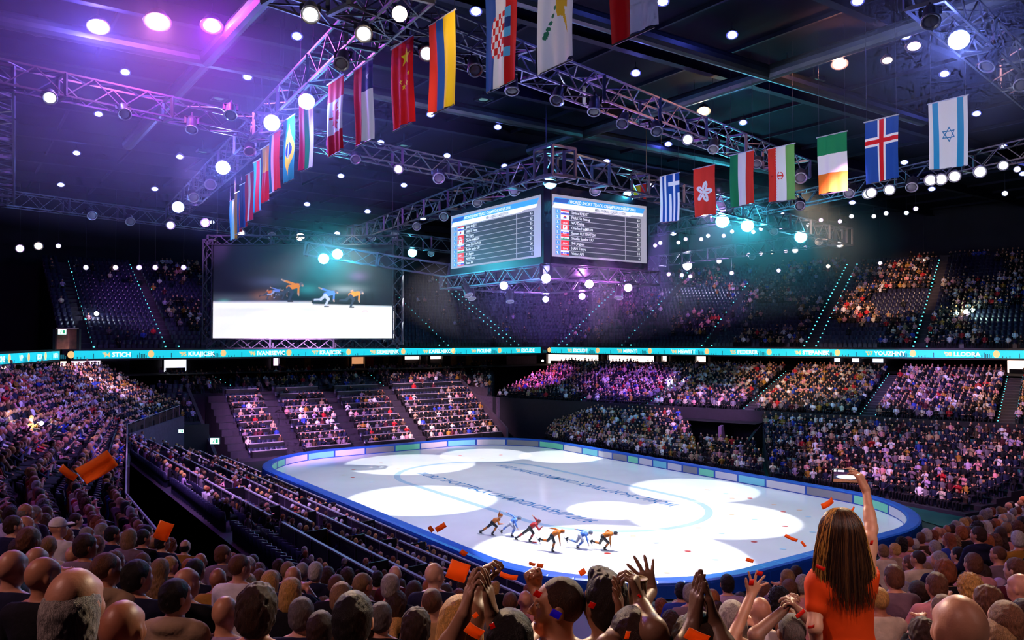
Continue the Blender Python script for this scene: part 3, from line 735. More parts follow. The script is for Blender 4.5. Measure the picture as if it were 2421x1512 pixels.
# near boxes: long dark walls along every second row
M_BOXW = mat('box_wall', srgb('#2a1f33'), .6, noise=.3, nscale=2); M_RAIL = mat('rail_metal', srgb('#a090a8'), .35, .7)
for k, ly in enumerate((-18.4, -20.4, -22.4, -24.5, -26.5)):
    z = .2 + 3.3*((abs(ly)-17.3)/10.2)
    for j, (x0, x1) in enumerate(((-20, -9.6), (-8.2, 3.0), (4.4, 14.6), (16.0, 26.5))):
        a, b = rk(x0+k*.6, ly), rk(x1+k*.6, ly); L = (b-a).length
        r = empty('box_wall', (a.x, a.y, z-.5), math.atan2(b.y-a.y, b.x-a.x), f"pale-railed dark box wall, {['lowest', 'second', 'middle', 'fourth', 'topmost'][k]} line by the near boards, {['farthest', 'second', 'third', 'nearest'][j]} stretch", 'partition', 'walls of the near boxes')
        mb = MB(); mb.box((L/2, 0, .85), (L, .07, 1.7)); mb.build('panel', M_BOXW, r)
        mb = MB(); mb.box((L/2, 0, 1.73), (L, .11, .06)); mb.build('rail', M_EDGE, r)
        for q in range(int(L/1.6)+1): mb = MB(); mb.box((q*1.6, -.05, .85), (.05, .04, 1.7)); mb.build('post', M_RAIL, r)
    if k < 4:
        for j in range(8):
            x = -18 + j*5.6 + k*.9; a, b = rk(x, ly-.1), rk(x, ly-1.9)
            boxwall('box_divider', a, b, z, z+1.35, .06, M_BLACK, 'thing', f"black divider behind the {['lowest', 'second', 'middle', 'fourth'][k]} near box wall, {['first', 'second', 'third', 'fourth', 'fifth', 'sixth', 'seventh', 'eighth'][j]} from the far end", 'divider')['group'] = 'dividers of the near boxes'
# pale desk lines on the right floor stand
for k, (t0, t1, inn) in enumerate(((36, 44, 17.6), (38, 47, 20.0), (41, 54, 22.4), (46, 56, 17.3))):
    a, b = Vector(BR(t0, inn, 0)), Vector(BR(t1, inn, 0)); z = 3.3 - (inn-16.2)*.30
    desk(b, a, z-.1, .75, f"long dark desk with pale top among the right floor seats, {['upper left', 'middle', 'lowest', 'rightmost'][k]} of four", 'desks in the right floor stand', 'long_desk')
# green tarpaulin floor beside the right end of the boards, rail of the near right stand
mb = MB(); pts = [rk(24.5, 13, .03), rk(15, 16.6, .03), (36, 52, .03), (33, 44, .03), (22, 38, .03)]
mb.add(pts, [tuple(range(5))]); tag(mb.build('floor_tarpaulin', mat('green_tarpaulin', srgb('#0f4c48'), .5, noise=.2, nscale=1)), kind='structure')
def rail(pts, label, h=.95):
    r = empty('guard_rail', pts[0], 0, label, 'rail'); P = [Vector(p)-Vector(pts[0]) for p in pts]
    mb = MB(); mb.tube([p+Vector((0, 0, h)) for p in P], .035, 6); mb.build('handrail', M_EDGE, r)
    mb = MB()
    for a, b in zip(P[:-1], P[1:]):
        n = max(1, int((b-a).length/1.8))
        for i in range(n): q = a+(b-a)*i/n; mb = MB(); mb.bar(q, q+Vector((0, 0, h)), .04); mb.build('post', M_RAIL, r)
    mb = MB()
    for a, b in zip(P[:-1], P[1:]): mb.add([a+Vector((0, 0, .05)), b+Vector((0, 0, .05)), b+Vector((0, 0, h-.12)), a+Vector((0, 0, h-.12))], [(0, 1, 2, 3)])
    mb.build('infill', M_BLACK, r)
rail([(6.9, 14.9, 6.6), (12.3, 21.8, 5.55), (19.4, 29.8, 4.75), (30, 42.6, 4.2)], 'pale topped guard rail along the front of the near right stand')
rail([(-30.5, 73, 4.6), (-28.9, 59.8, 4.3), (-20.2, 41.8, 5.0), (-12.0, 24.8, 5.9), (-6.5, 15.2, 6.75)], 'dark guard rail along the front of the left stand')
# two red flags with white crosses on the tunnel corner
for i, px in enumerate((1953, 1982)):
    p = at(px, 1040, 79); r = empty('cross_flag', p, -.3, ['left red flag with a white cross beside the tunnel', 'right red flag with a white cross beside the tunnel'][i], 'flag', 'red cross flags by the tunnel')
    mb = MB()
    for k in range(8):
        x0 = -.45+k*.9/8; mb.add([(x0, .05*math.sin(k*1.3), -.7), (x0+.9/8, .05*math.sin((k+1)*1.3), -.7), (x0+.9/8, .05*math.sin((k+1)*1.3), .7), (x0, .05*math.sin(k*1.3), .7)], [(0, 1, 2, 3)])
    mb.build('cloth', M_RED, r); mb = MB(); mb.box((0, -.06, .05), (.12, .02, .5)); mb.box((0, -.06, .05), (.5, .02, .12)); mb.build('cross', M_EDGE, r)
# aisle lights
M_LED = mat('aisle_light', (.1, .75, .8), .5, emit=(.12, .8, .85), strength=1.5)
ZN = {'UR': 'the upper right tier', 'UL': 'the upper left tier', 'UX': 'the far left upper tier', 'LR': 'the lower right bowl', 'S4': 'the dim far rows', 'LC': 'the corner seats'}
cnt = {}
for z, pts in AISLES:
    k = cnt[z] = cnt.get(z, 0)+1
    mb = MB(); s = .065 if z in ('UR', 'UL') else .034
    for p in pts: mb.box((p[0], p[1], p[2]+.16), (s*2, s*2, s*2))
    o = mb.build('aisle_lights', M_LED); tag(o, f"cyan step lights up the {['first', 'second', 'third', 'fourth', 'fifth', 'sixth'][k-1]} aisle from left of {ZN[z]}", 'aisle lights', 'aisle step lights')
    mb = MB()   # the stair itself, a little paler than the tier
    P = [np.array(p) for p in pts]
    for i in range(0, len(P)-3, 2):
        mb.add([P[i]+[0, 0, .03], P[i+1]+[0, 0, .03], P[i+3]*[1, 1, 0]+[0, 0, P[i][2]+.03], P[i+2]*[1, 1, 0]+[0, 0, P[i][2]+.03]], [(0, 1, 2, 3)])
        mb.add([P[i+2]*[1, 1, 0]+[0, 0, P[i][2]+.03], P[i+3]*[1, 1, 0]+[0, 0, P[i][2]+.03], P[i+3]+[0, 0, .03], P[i+2]+[0, 0, .03]], [(0, 1, 2, 3)])
    tag(mb.build('aisle_stair', M_PAR), kind='structure')
# ================================================================ RIGGING: trusses, lamps, cube, video screen, flags
M_TRUSS = mat('truss_aluminium', srgb('#6f7280'), .38, .75, noise=.15, nscale=3)
M_TRD = mat('truss_dark', srgb('#4a4a52'), .45, .6)
def truss(a, b, label, s=1.2, step=1.3, chord=.09, lace=.055, frames=5, m=None, group=None, name='lighting_truss', up=None):
    a, b = Vector(a), Vector(b); d = b-a; L = d.length; d = d/L; m = m or M_TRUSS
    r = empty(name, a, 0, label, 'truss', group); upv = Vector(up) if up is not None else Vector((0, 0, 1))
    sd = d.cross(upv).normalized(); uu = sd.cross(d).normalized(); h = s/2
    cor = [sd*h*i + uu*h*j for i, j in ((-1, -1), (1, -1), (1, 1), (-1, 1))]
    for c in cor:
        mb = MB(); mb.bar(c, d*L+c, chord, up=uu); mb.build('chord', m, r)
    n = max(2, int(L/step)); mb = MB()
    for k in range(4):
        c0, c1 = cor[k], cor[(k+1) % 4]
        for i in range(n):
            p, q = (c0, c1) if i % 2 == 0 else (c1, c0); mb.bar(p+d*L*i/n, q+d*L*(i+1)/n, lace, up=uu)
    mb.build('lattice_bracing', m, r)
    nf = max(1, int(L/frames))
    for i in range(nf+1):
        x = d*L*i/nf; mb = MB()
        for k in range(4): mb.bar(cor[k]+x, cor[(k+1) % 4]+x, chord*1.7, up=uu)
        mb.build('coupler_frame', m, r)
    return r
ZT = 24.0
def hang(p, q, n=3):      # suspension wires up to the roof
    mb = MB()
    for i in range(n):
        x = Vector(p).lerp(Vector(q), (i+.5)/n); mb.bar(x+Vector((0, 0, .5)), Vector((x.x, x.y, ZC-.1)), .03)
    return mb
N_, L_c, R_c = onz(1312, 388, 23.1), onz(848, 556, 23.1), onz(1985, 560, 23.1); Q_ = L_c + R_c - N_
TR = []
for a, b, lb in ((N_, L_c, 'left arm of the big rectangular truss, from over the scoreboard to the far left'), (N_, R_c, 'right arm of the big rectangular truss, from over the scoreboard to the right'),
                 (L_c, Q_, 'far left side of the big rectangular truss, passing behind the scoreboard'), (R_c, Q_, 'far right side of the big rectangular truss, passing behind the scoreboard')):
    TR.append((a, b)); truss(a, b, lb, 1.5, 1.6, .11, .075, group=None)
mb = MB()
for c in (N_, L_c, R_c, Q_):
    r = empty('truss_corner_block', c, RROT, f"open cube corner block of the big rectangular truss, {['above the scoreboard', 'at its left corner', 'at its right corner', 'at its far corner'][[N_, L_c, R_c, Q_].index(c)]}", 'truss corner')
    mb = MB(); h = .95
    for i in (-1, 1):
        for j in (-1, 1):
            mb.bar((i*h, j*h, -h), (i*h, j*h, h), .16); mb.bar((i*h, -h, j*h), (i*h, h, j*h), .16); mb.bar((-h, i*h, j*h), (h, i*h, j*h), .16)
    mb.build('frame', M_TRUSS, r)
def tpx(a, b, lb, z=ZT, **k):
    p, q = onz(*a, z), onz(*b, z); TR.append((p, q)); return truss(p, q, lb, **k)
tpx((-160, 141), (1190, 425), 'long truss crossing the upper left behind the flags toward the scoreboard', s=1.1)
tpx((10, 469), (850, 575), 'low far truss on the left above the video screen', s=1.3)
tpx((410, 505), (985, -48), 'bright lit truss running up beside the left row of flags', s=1.3)
tpx((800, -18), (1895, 402), 'long grey truss from the top middle down to the right flags', s=1.25)
tpx((2185, -30), (2480, 245), 'grey truss across the top right corner', s=1.25)
tpx((1545, 545), (2480, 343), 'truss behind the right row of flags, rising to the right', s=1.2)
p, q = onz(-4, 180, ZT), onz(14, 469, ZT); truss(p, q, 'truss along the left edge joining the two long left trusses', 1.2)
p, q = at(725, 588, 67.6), at(1062, 640, 67.6); truss(p, q, 'truss with cyan lamps in front of the upper right of the video screen', 1.05)
tpx((640, -40), (1180, 150), 'dark truss crossing the top behind the tricolour flag', s=1.1, m=M_TRD)
# ---------------------------------------------------------------- stage lamps
M_CAN = mat('lamp_housing', srgb('#55575f'), .4, .5); M_YOKE = mat('lamp_yoke', srgb('#3c3e46'), .4, .6)
M_RING = mat('lamp_ring', srgb('#c8ccd2'), .3, .5)
LENSC = {'w': (1, .98, 1), 'b': (.75, .85, 1), 'c': (.65, 1, .98), 'm': (1, .55, .98), 'o': (1, .72, .5), 'p': (.85, .6, 1), 'off': None}
def lens(c, st): return mat(f'lens_{c}_{st}', LENSC[c], .4, emit=LENSC[c], strength=st)
M_OFF = mat('lens_off', srgb('#8a8c92'), .25)
CAN_PROTO = {}
def can_proto(key):
    if key in CAN_PROTO: return CAN_PROTO[key]
    h = MB(); h.lathe([(.12, .52), (.2, .5), (.27, .36), (.30, .1), (.33, -.42), (.36, -.5), (.36, -.56), (.32, -.56), (.30, -.5)], 16)
    y = MB(); y.bar((.36, 0, .0), (.36, 0, .55), .05, .12); y.bar((-.36, 0, .0), (-.36, 0, .55), .05, .12); y.bar((-.38, 0, .55), (.38, 0, .55), .12, .05); y.bar((0, 0, .55), (0, 0, .95), .07)
    l = MB(); l.lathe([(.31, -.5), (.22, -.53), (.02, -.54)], 16)
    rg = MB(); rg.lathe([(.37, -.5), (.385, -.53), (.37, -.575), (.31, -.56), (.31, -.51)], 16)
    CAN_PROTO[key] = (h.mesh('housing', True), y.mesh('yoke'), l.mesh('lens', True), rg.mesh('front_ring', True)); return CAN_PROTO[key]
can_proto(0)
for me, m in zip(CAN_PROTO[0][:2], (M_CAN, M_YOKE)): me.materials.append(m)
CAN_PROTO[0][3].materials.append(M_RING)
LENSME = {}
def stage_lamp(p, aim, c, label, group, scale=1., st=6., watts=0, col=None, glow=None):
    """a can lamp hung at p and pointed toward aim"""
    d = (Vector(aim)-Vector(p)).normalized(); q = d.to_track_quat('-Z', 'Y')
    r = empty('stage_lamp', p, 0, label, 'lamp', group, rot=q.to_euler()); r.scale = (scale,)*3
    k = (c, st)
    if k not in LENSME:
        me = CAN_PROTO[0][2].copy(); me.materials.append(M_OFF if c == 'off' else lens(c, st)); LENSME[k] = me
    obj('housing', CAN_PROTO[0][0], None, r); obj('yoke', CAN_PROTO[0][1], None, r); obj('lens', LENSME[k], None, r); obj('front_ring', CAN_PROTO[0][3], None, r)
    if watts:
        l = bpy.data.lights.new('lamp_light', 'POINT'); l.energy = watts; l.color = col or {'b': (.20, .27, 1), 'c': (.06, .72, .95), 'w': (.7, .6, 1)}.get(c, LENSC[c]); l.shadow_soft_size = .2; l.specular_factor = .25
        o = bpy.data.objects.new('lamp_light', l); COL.objects.link(o); o.parent = r; o.location = (0, 0, -.85)
    return r
CENTER = Vector((2, 60, 0))
def trname(i): return ''
# bright lamps: pixel, colour, scale, strength, watts
zt = 22.7
for i, (x, y, c, s, st, wt, lb) in enumerate([
    (725, 232, 'b', 1.0, 14, 1700, 'dazzling white lamp under the bright left truss, topmost'), (643, 292, 'b', 1.1, 14, 1700, 'dazzling white lamp under the bright left truss, second from the top'),
    (527, 391, 'b', 1.2, 14, 1700, 'dazzling white lamp under the bright left truss, third from the top'), (421, 490, 'b', 1.3, 14, 1700, 'dazzling white lamp at the foot of the bright left truss'),
    (1301, 425, 'c', 1.3, 14, 900, 'dazzling lamp just above the corner of the scoreboard'), (1485, 464, 'c', 1.2, 12, 300, 'bright tilted lamp at the top right of the scoreboard'),
    (1708, 519, 'c', 1.6, 14, 3800, 'brightest cyan lamp under the right arm of the big truss'), (1767, 534, 'c', 1.6, 14, 3800, 'cyan lamp just right of the brightest one on the right arm'),
    (1893, 557, 'c', 1.7, 12, 700, 'bright lamp near the right corner of the big truss'), (1625, 628, 'w', 1.8, 14, 1100, 'white lamp with purple haze right of the scoreboard'),
    (798, 597, 'c', 1.2, 14, 1500, 'upper cyan lamp in front of the video screen'), (765, 612, 'c', 1.2, 14, 1500, 'lower cyan lamp in front of the video screen'),
    (975, 595, 'c', 1.5, 9, 600, 'pale lamp left of the scoreboard under the far truss'), (1663, 500, 'w', 1.4, 10, 300, 'lamp glowing behind the orange flag with the white flower'),
    (2267, 84, 'b', .95, 14, 1700, 'dazzling white lamp under the top right truss'), (945, 35, 'o', .7, 10, 250, 'warm white lamp at the crossing of trusses at the top'),
    (710, 558, 'o', 1.2, 10, 300, 'yellowish lamp above the video screen')]):
    p = onz(x, y, zt if s < 1.5 else 22.3) if x not in (798, 765) else at(x, y, 67)
    stage_lamp(p, Vector((0, 0, 14)) if i % 2 else p + (Vector((0, 0, CAM_Z))-p)*.5 + Vector((0, 0, -6)), c, lb, 'bright stage lamps', s, st, wt)
# plain lamps hung under the trusses
onl = [(118, 225), (734, 24), (860, 70), (1010, 118), (942, 396), (1626, 325), (1985, 576), (1880, 590), (2103, 445), (2052, 455), (2060, 452), (2200, 422), (2225, 420), (2257, 413), (2317, 402), (2372, 388), (1700, 616), (403, 530), (485, 524), (570, 549), (786, 628), (862, 632), (1420, 622)]
offl = [(292, 260), (453, 292), (810, 137), (1120, 152), (1210, 195), (1320, 222), (1405, 247), (1551, 299), (1475, 281), (1687, 342), (1790, 380), (840, 370), (1036, 413), (1893, 412), (588, 348), (498, 428), (455, 460), (545, 260+0), (1408, 442), (1129, 470), (1050, 507), (985, 530), (932, 549), (880, 557), (1576, 483), (1830, 543), (1936, 567), (1215, 442), (1550, 635), (1778, 604), (727, 617), (920, 637), (2012, 448), (2157, 432), (1890, 480), (2200, 35), (2345, 138), (2415, 190), (640, 552), (306, 517), (214, 503), (1020, 596)]
RW_ = ['top left', 'top middle', 'top right', 'upper left', 'upper middle', 'upper right', 'lower left', 'lower middle', 'lower right']
cn = {}
def where(x, y): return RW_[min(int(x/808), 2) + 3*(0 if y < 230 else 1 if y < 480 else 2)]
ORD = ['leftmost', 'second from left', 'third from left', 'fourth from left', 'fifth from left', 'sixth from left', 'seventh from left', 'eighth from left', 'ninth from left', 'tenth from left', 'eleventh from left', 'twelfth from left', 'thirteenth from left', 'fourteenth from left', 'fifteenth from left', 'sixteenth from left', 'seventeenth from left', 'eighteenth from left', 'nineteenth from left', 'twentieth from left'] + [f'{k}th from left' for k in range(21, 90)]
for lst, c, nm in ((sorted(onl), 'w', 'lit white'), (sorted(offl), 'off', 'unlit grey')):
    for x, y in lst:
        wl = where(x, y); k = cn.get((c, wl), 0); cn[(c, wl)] = k+1
        p = onz(x, y, 22.75 if y < 480 else 22.4); aim = Vector((p.x*.35 + RNG.uniform(-6, 6), p.y*.4 + RNG.uniform(-4, 14), 0)) if c == 'off' else Vector((0, 0, CAM_Z))*.55 + p*.45 + Vector((0, 0, -7))
        stage_lamp(p, aim, c, f'{nm} stage lamp under the {wl} trusses, {ORD[k]}', 'plain stage lamps', .85 if y < 400 else 1.1, 2.5)
# ---------------------------------------------------------------- ceiling lamps
stars = [(296, 170), (585, 181), (702, 85), (233, 269), (181, 361), (144, 436), (110, 497), (425, 370), (366, 446), (500, 524), (806, 415), (726, 482), (869, 499), (797, 551), (1125, 26), (1177, 300), (1057, 367), (955, 437), (1193, 392), (1000, 516), (920, 563), (1323, 243), (1314, 335), (1434, 381), (1464, 285), (1503, 172), (1580, 340), (1641, 225), (1757, 289), (1731, 82), (1861, 151), (2028, 2), (2141, 84), (1969, 228), (2233, 174), (2309, 268), (2372, 346), (2138, 383), (2203, 446), (2015, 478), (1853, 505), (2419, 410), (1713, 528), (1592, 552), (900, 336), (1018, 270), (1567, 3), (1540, 437), (830, 213)]
def fixture():
    h = MB(); h.lathe([(.1, .5), (.14, .48), (.3, .3), (.42, .02), (.46, 0), (.46, -.04), (.4, -.04)], 16)
    l = MB(); l.lathe([(.36, -.02), (.24, -.09), (.02, -.12)], 16); k = MB(); k.bar((0, 0, .48), (0, 0, 1.2), .05)
    return h.mesh('reflector', True), l.mesh('bulb_glass', True), k.mesh('hanger')
FX = fixture(); FX[0].materials.append(M_CAN); FX[2].materials.append(M_YOKE)
GL = {}
def ceiling_lamp(p, c, st, label, group, s=1., watts=0, col=None):
    r = empty('ceiling_lamp', p, 0, label, 'ceiling lamp', group); r.scale = (s,)*3
    d = Vector((0, 0, CAM_Z)) - Vector(p); r.rotation_euler = ((d.normalized()*.6 + Vector((0, 0, -1))).to_track_quat('-Z', 'Y')).to_euler()
    if (c, st) not in GL:
        me = FX[1].copy(); me.materials.append(lens(c, st)); GL[(c, st)] = me
    obj('reflector', FX[0], None, r); obj('bulb_glass', GL[(c, st)], None, r); obj('hanger', FX[2], None, r)
    if watts:
        l = bpy.data.lights.new('lamp_light', 'POINT'); l.energy = watts; l.color = col or LENSC[c]; l.shadow_soft_size = .15; l.specular_factor = .25
        o = bpy.data.objects.new('lamp_light', l); COL.objects.link(o); o.parent = r; o.location = (0, 0, -.3)
    return r
cn = {}
for x, y in sorted(stars):
    wl = where(x, y); k = cn[wl] = cn.get(wl, 0)+1
    p = onz(x, y, ZC-1.45); s = .72 if p.y < 60 else .72+.008*(p.y-60)
    ceiling_lamp(p, 'b', 12, f'blue white ceiling lamp in the {wl} of the roof, {ORD[k-1]}', 'blue white ceiling lamps', s, 130, (.10, .12, 1))
for x, y, c, s, st, wt, col, lb in [(232, 62, 'b', 1.25, 14, 3400, (.20, .15, 1), 'huge blue white lamp at the top left, leftmost of three'), (372, 50, 'o', 1.45, 14, 2000, (1, .25, .50), 'huge peach pink lamp at the top left, middle of three'), (501, 60, 'm', 1.25, 14, 2800, (.55, .04, 1), 'huge magenta lamp at the top left, rightmost of three'),
                               (1985, 150, 'm', 1.1, 10, 700, (1, .35, .2), 'red orange lamp among the ceiling lamps at the upper right'), (1664, 262, 'o', 1.1, 9, 500, (1, .6, .25), 'amber lamp above the red white green flag'),
                               (2161, 108, 'm', 1.0, 5, 0, None, 'small pink lamp left of the top right truss'), (88, 72, 'o', .9, 3, 0, None, 'small dim orange lamp at the far top left'), (2098, 142, 'o', .8, 3, 0, None, 'flat amber lamp right of the red orange one')]:
    ceiling_lamp(onz(x, y, ZC-1.6), c, st, lb, None, s, wt, col)
# square luminaires under the roof
M_SQ = mat('dim_luminaire', srgb('#5a7a70'), .4, emit=srgb('#5f8a80'), strength=.5)
for i, (x, y) in enumerate([(480, 358), (955, 343), (1143, 234), (1925, 189), (518, 232)]):
    p = onz(x, y, ZC-1.0); r = empty('square_luminaire', p, RROT, ['dim square roof light left of the bright left truss', 'dim square roof light under the red and white maple flag', 'dim square roof light under the blue white red flag', 'dim square roof light left of the red orange lamp', 'dim square roof light under the peach pink lamp'][i], 'roof light')
    mb = MB(); mb.box((0, 0, .5), (.1, .1, 1.0)); mb.box((0, .45, 0), (1., .1, .2)); mb.box((0, -.45, 0), (1., .1, .2)); mb.box((.45, 0, 0), (.1, .8, .2)); mb.box((-.45, 0, 0), (.1, .8, .2)); mb.build('case', M_DUCT, r)
    mb = MB(); mb.lathe([(.36, .02), (.3, -.05), (.02, -.06)], 18); mb.build('glass', M_SQ, r)
# far spotlights high on the back wall
farl = [(1549, 580, 'p'), (1561, 574, 'w'), (1604, 573, 'w'), (1621, 565, 'm'), (1658, 565, 'p'), (1674, 557, 'w'), (1711, 557, 'm'), (1731, 547, 'w'), (1781, 548, 'w'), (1799, 541, 'p'), (1847, 541, 'm'), (1911, 532, 'w'), (1941, 520, 'm'), (1986, 523, 'm'), (2013, 511, 'w'), (2066, 511, 'w'), (2095, 504, 'w'), (2143, 503, 'b'), (2165, 493, 'm'),
        (1770, 602, 'm'), (1799, 599, 'p'), (1825, 596, 'o'), (1858, 593, 'm'), (1904, 585, 'm'), (1730, 645, 'o'), (1841, 639, 'p'), (1958, 629, 'o'), (2081, 622, 'p'), (2185, 615, 'o'), (2305, 607, 'p'), (2350, 548, 'p'), (2374, 556, 'p'), (2384, 569, 'o'), (1581, 648, 'm'), (1612, 650, 'm'), (1632, 653, 'm'), (2376, 457, 'w'), (2405, 400, 'p'),
        (203, 632, 'p'), (273, 632, 'o'), (329, 632, 'p'), (367, 632, 'o'), (434, 632, 'p'), (91, 581, 'o'), (47, 587, 'm'), (138, 581, 'p')]
FCN = {}; CW = {'p': 'violet', 'w': 'white', 'm': 'pink', 'b': 'blue white', 'o': 'amber'}
for x, y, c in farl:
    side = 'left' if x < 800 else 'right'
    dep = 105 if x > 1500 else 88; dep = min(dep, (ZC-2.2-CAM_Z)*FPX/(HOR-y))
    k = FCN[(side, c)] = FCN.get((side, c), 0)+1
    big = x in (91, 47)
    p = at(x, y, dep)
    fr_ = stage_lamp(p, Vector((0, 0, CAM_Z))*.7+p*.3, c, f'small {CW[c]} spotlight high over the {side} stands, {ORD[k-1]} of its colour', 'far spotlights', .8 if not big else 1.3, 6., 0)
    mb = MB(); mb.bar(p + Vector((0, 0, .35)), (p.x, p.y, ZC-.05), .05); hg = mb.build('hanger_rod', M_YOKE, fr_); hg.matrix_parent_inverse = (Matrix.Translation(p) @ fr_.rotation_euler.to_matrix().to_4x4() @ Matrix.Diagonal((*fr_.scale, 1))).inverted()
# ---------------------------------------------------------------- scoreboard cube
M_CUBE = mat('cube_casing', srgb('#1c1f30'), .35, noise=.1, nscale=1)
ck = Vector((2.45, 56, 0)); CW_, CD_ = 10.3, 13.6       # near corner; width along the right face, along the left face
cu = empty('scoreboard_cube', (ck.x, ck.y, 17.0), RROT, 'hanging four sided scoreboard cube with two lit result screens over the ice', 'scoreboard')
# local axes: x = rink x (toward the viewer's right-near), y = rink y. The near corner is (+x, -y); right face is +x? faces run along -x and +y
mb = MB(); Hc = 5.5; bev = .35
pl = [(0, bev), (-bev, 0), (-CD_+bev, 0), (-CD_, bev), (-CD_, CW_-bev), (-CD_+bev, CW_), (-bev, CW_), (0, CW_-bev)]
mb.prism(pl, lambda x, y, t: Vector((x, y, t)), 0, Hc); mb.build('casing', M_CUBE, cu)
EM = {}
def em(name, c, st=1.): return mat('screen_'+name, c, .5, emit=c, strength=st)
S_BG, S_ROW, S_HD, S_WH, S_DK, S_RK = em('panel', (.30, .30, .36)), em('row', (.045, .05, .075)), em('header', (.05, .32, .72)), em('white', (.85, .88, .92)), em('ink', (.03, .04, .09)), em('rank', (.07, .25, .50))
S_HD2 = em('header_dark', (.03, .10, .36)); S_RED = em('red', (.75, .04, .05)); S_BLU = em('blue', (.06, .09, .55)); S_GRN = em('green', (.03, .3, .12))
def board(org, ux, W, Hh, nm):
    """a results screen: org = upper left corner, ux = direction of reading"""
    ux = Vector(ux); nz = ux.cross(Vector((0, 0, 1)))
    def P(u, v, l): p = Vector(org) + ux*(u*W) + Vector((0, 0, -v*Hh)) + nz*(.03+.006*l); return p
    scr = MB(); scr.add([P(0, 1, 0), P(1, 1, 0), P(1, 0, 0), P(0, 0, 0)], [(0, 1, 2, 3)]); so = scr.build('results_screen', S_BG, cu)
    L = {}
    def rect(m, u0, v0, u1, v1, l, sk=0.):
        L.setdefault(m.name, (m, MB()))[1].add([P(u0-sk*.5, v1, l), P(u1-sk*.5, v1, l), P(u1+sk*.5, v0, l), P(u0+sk*.5, v0, l)], [(0, 1, 2, 3)])
    def txt(m, s, u, v, h, l=4, al='LEFT', sh=0., sx=1., bd=.01):
        me = text_mesh(s, 1., shear=sh, bold=bd, align=al, sx=sx); k = h*Hh/.72
        append_mesh(L.setdefault(m.name, (m, MB()))[1], me, lambda c: P(u, v, l) + ux*(c.x*k) + Vector((0, 0, c.y*k)))
    rect(S_HD, .02, .045, .97, .135, 1, .02); rect(S_HD2, .02, .06, .16, .125, 2, .02); rect(S_WH, .015, .135, .955, .215, 1, .02); rect(S_BG, .82, .19, .96, .22, 2, .02)
    txt(S_WH, 'WORLD SHORT TRACK CHAMPIGNONSHIP 2016', .17, .118, .052, 4, sh=.25, sx=.93, bd=.02)
    txt(S_DK, 'MEN - OVERALL CLASSIFICATION', .43, .202, .046, 4, sh=.2, sx=.72, bd=.015)
    rows = [('Sjinkie KNEGT', 63, 'nl'), ('PARK Se Yeong', 63, 'kr'), ('WU Dajing', 55, 'cn'), ('Charles HAMELIN', 45, 'ca'), ('Semen ELISTRATOV', 41, 'ru'), ('Shaolin Sandor LIU', 31, 'hu'), ('SHI Jingnan', 20, 'cn'), ('HAN Tianyu', 14, 'cn'), ('Victor AN', 6, 'ru')]
    for i, (nme, pt, fl) in enumerate(rows):
        v = .235 + i*.0825; w = v+.072
        rect(S_ROW, .135, v, .755, w, 1); rect(S_ROW, .765, v, .93, w, 1); rect(S_RK, .035, v+.004, .075, w-.004, 1)
        txt(S_WH, f'{i+1}.', .043, w-.016, .044); txt(S_WH, nme, .19, w-.016, .046, sx=.95); txt(S_WH, str(pt), .92, w-.016, .046, al='RIGHT')
        a, b = .088, .165
        top, mid, bot = {'nl': (S_RED, S_WH, S_BLU), 'kr': (S_WH, S_WH, S_WH), 'cn': (S_RED, S_RED, S_RED), 'ca': (S_RED, S_WH, S_RED), 'ru': (S_WH, S_BLU, S_RED), 'hu': (S_RED, S_WH, S_GRN)}[fl]
        h3 = (w-v)/3
        if fl == 'ca':
            rect(S_WH, a, v, b, w, 2); rect(S_RED, a, v, a+.018, w, 3); rect(S_RED, b-.018, v, b, w, 3); rect(S_RED, .115, v+.015, .138, w-.02, 3)
        else:
            for q, m in enumerate((top, mid, bot)): rect(m, a, v+q*h3, b, v+(q+1)*h3, 2)
        if fl == 'kr': rect(S_RED, .118, v+.014, .134, v+.036, 3); rect(S_BLU, .118, v+.036, .134, v+.056, 3)
        txt(S_WH if fl in ('cn', 'ru', 'ca') else S_DK, {'nl': 'NED', 'kr': 'KOR', 'cn': 'CHN', 'ca': 'CAN', 'ru': 'RUS', 'hu': 'HUN'}[fl], .103, w-.01, .032, 5)
    for k, (m, b) in L.items(): b.build({'screen_panel': 'header_notch', 'screen_row': 'dark_rows', 'screen_header': 'header_band', 'screen_header_dark': 'header_badge', 'screen_white': 'white_lettering', 'screen_ink': 'dark_lettering', 'screen_rank': 'rank_boxes', 'screen_red': 'red_flag_bits', 'screen_blue': 'blue_flag_bits', 'screen_green': 'green_flag_bits'}[k], m, so)
board((0, .45, Hc-.55), (0, 1, 0), CW_-.95, 4.45, 'right')
board((-CD_+.5, 0, Hc-.55), (1, 0, 0), CD_-1.1, 4.45, 'left')
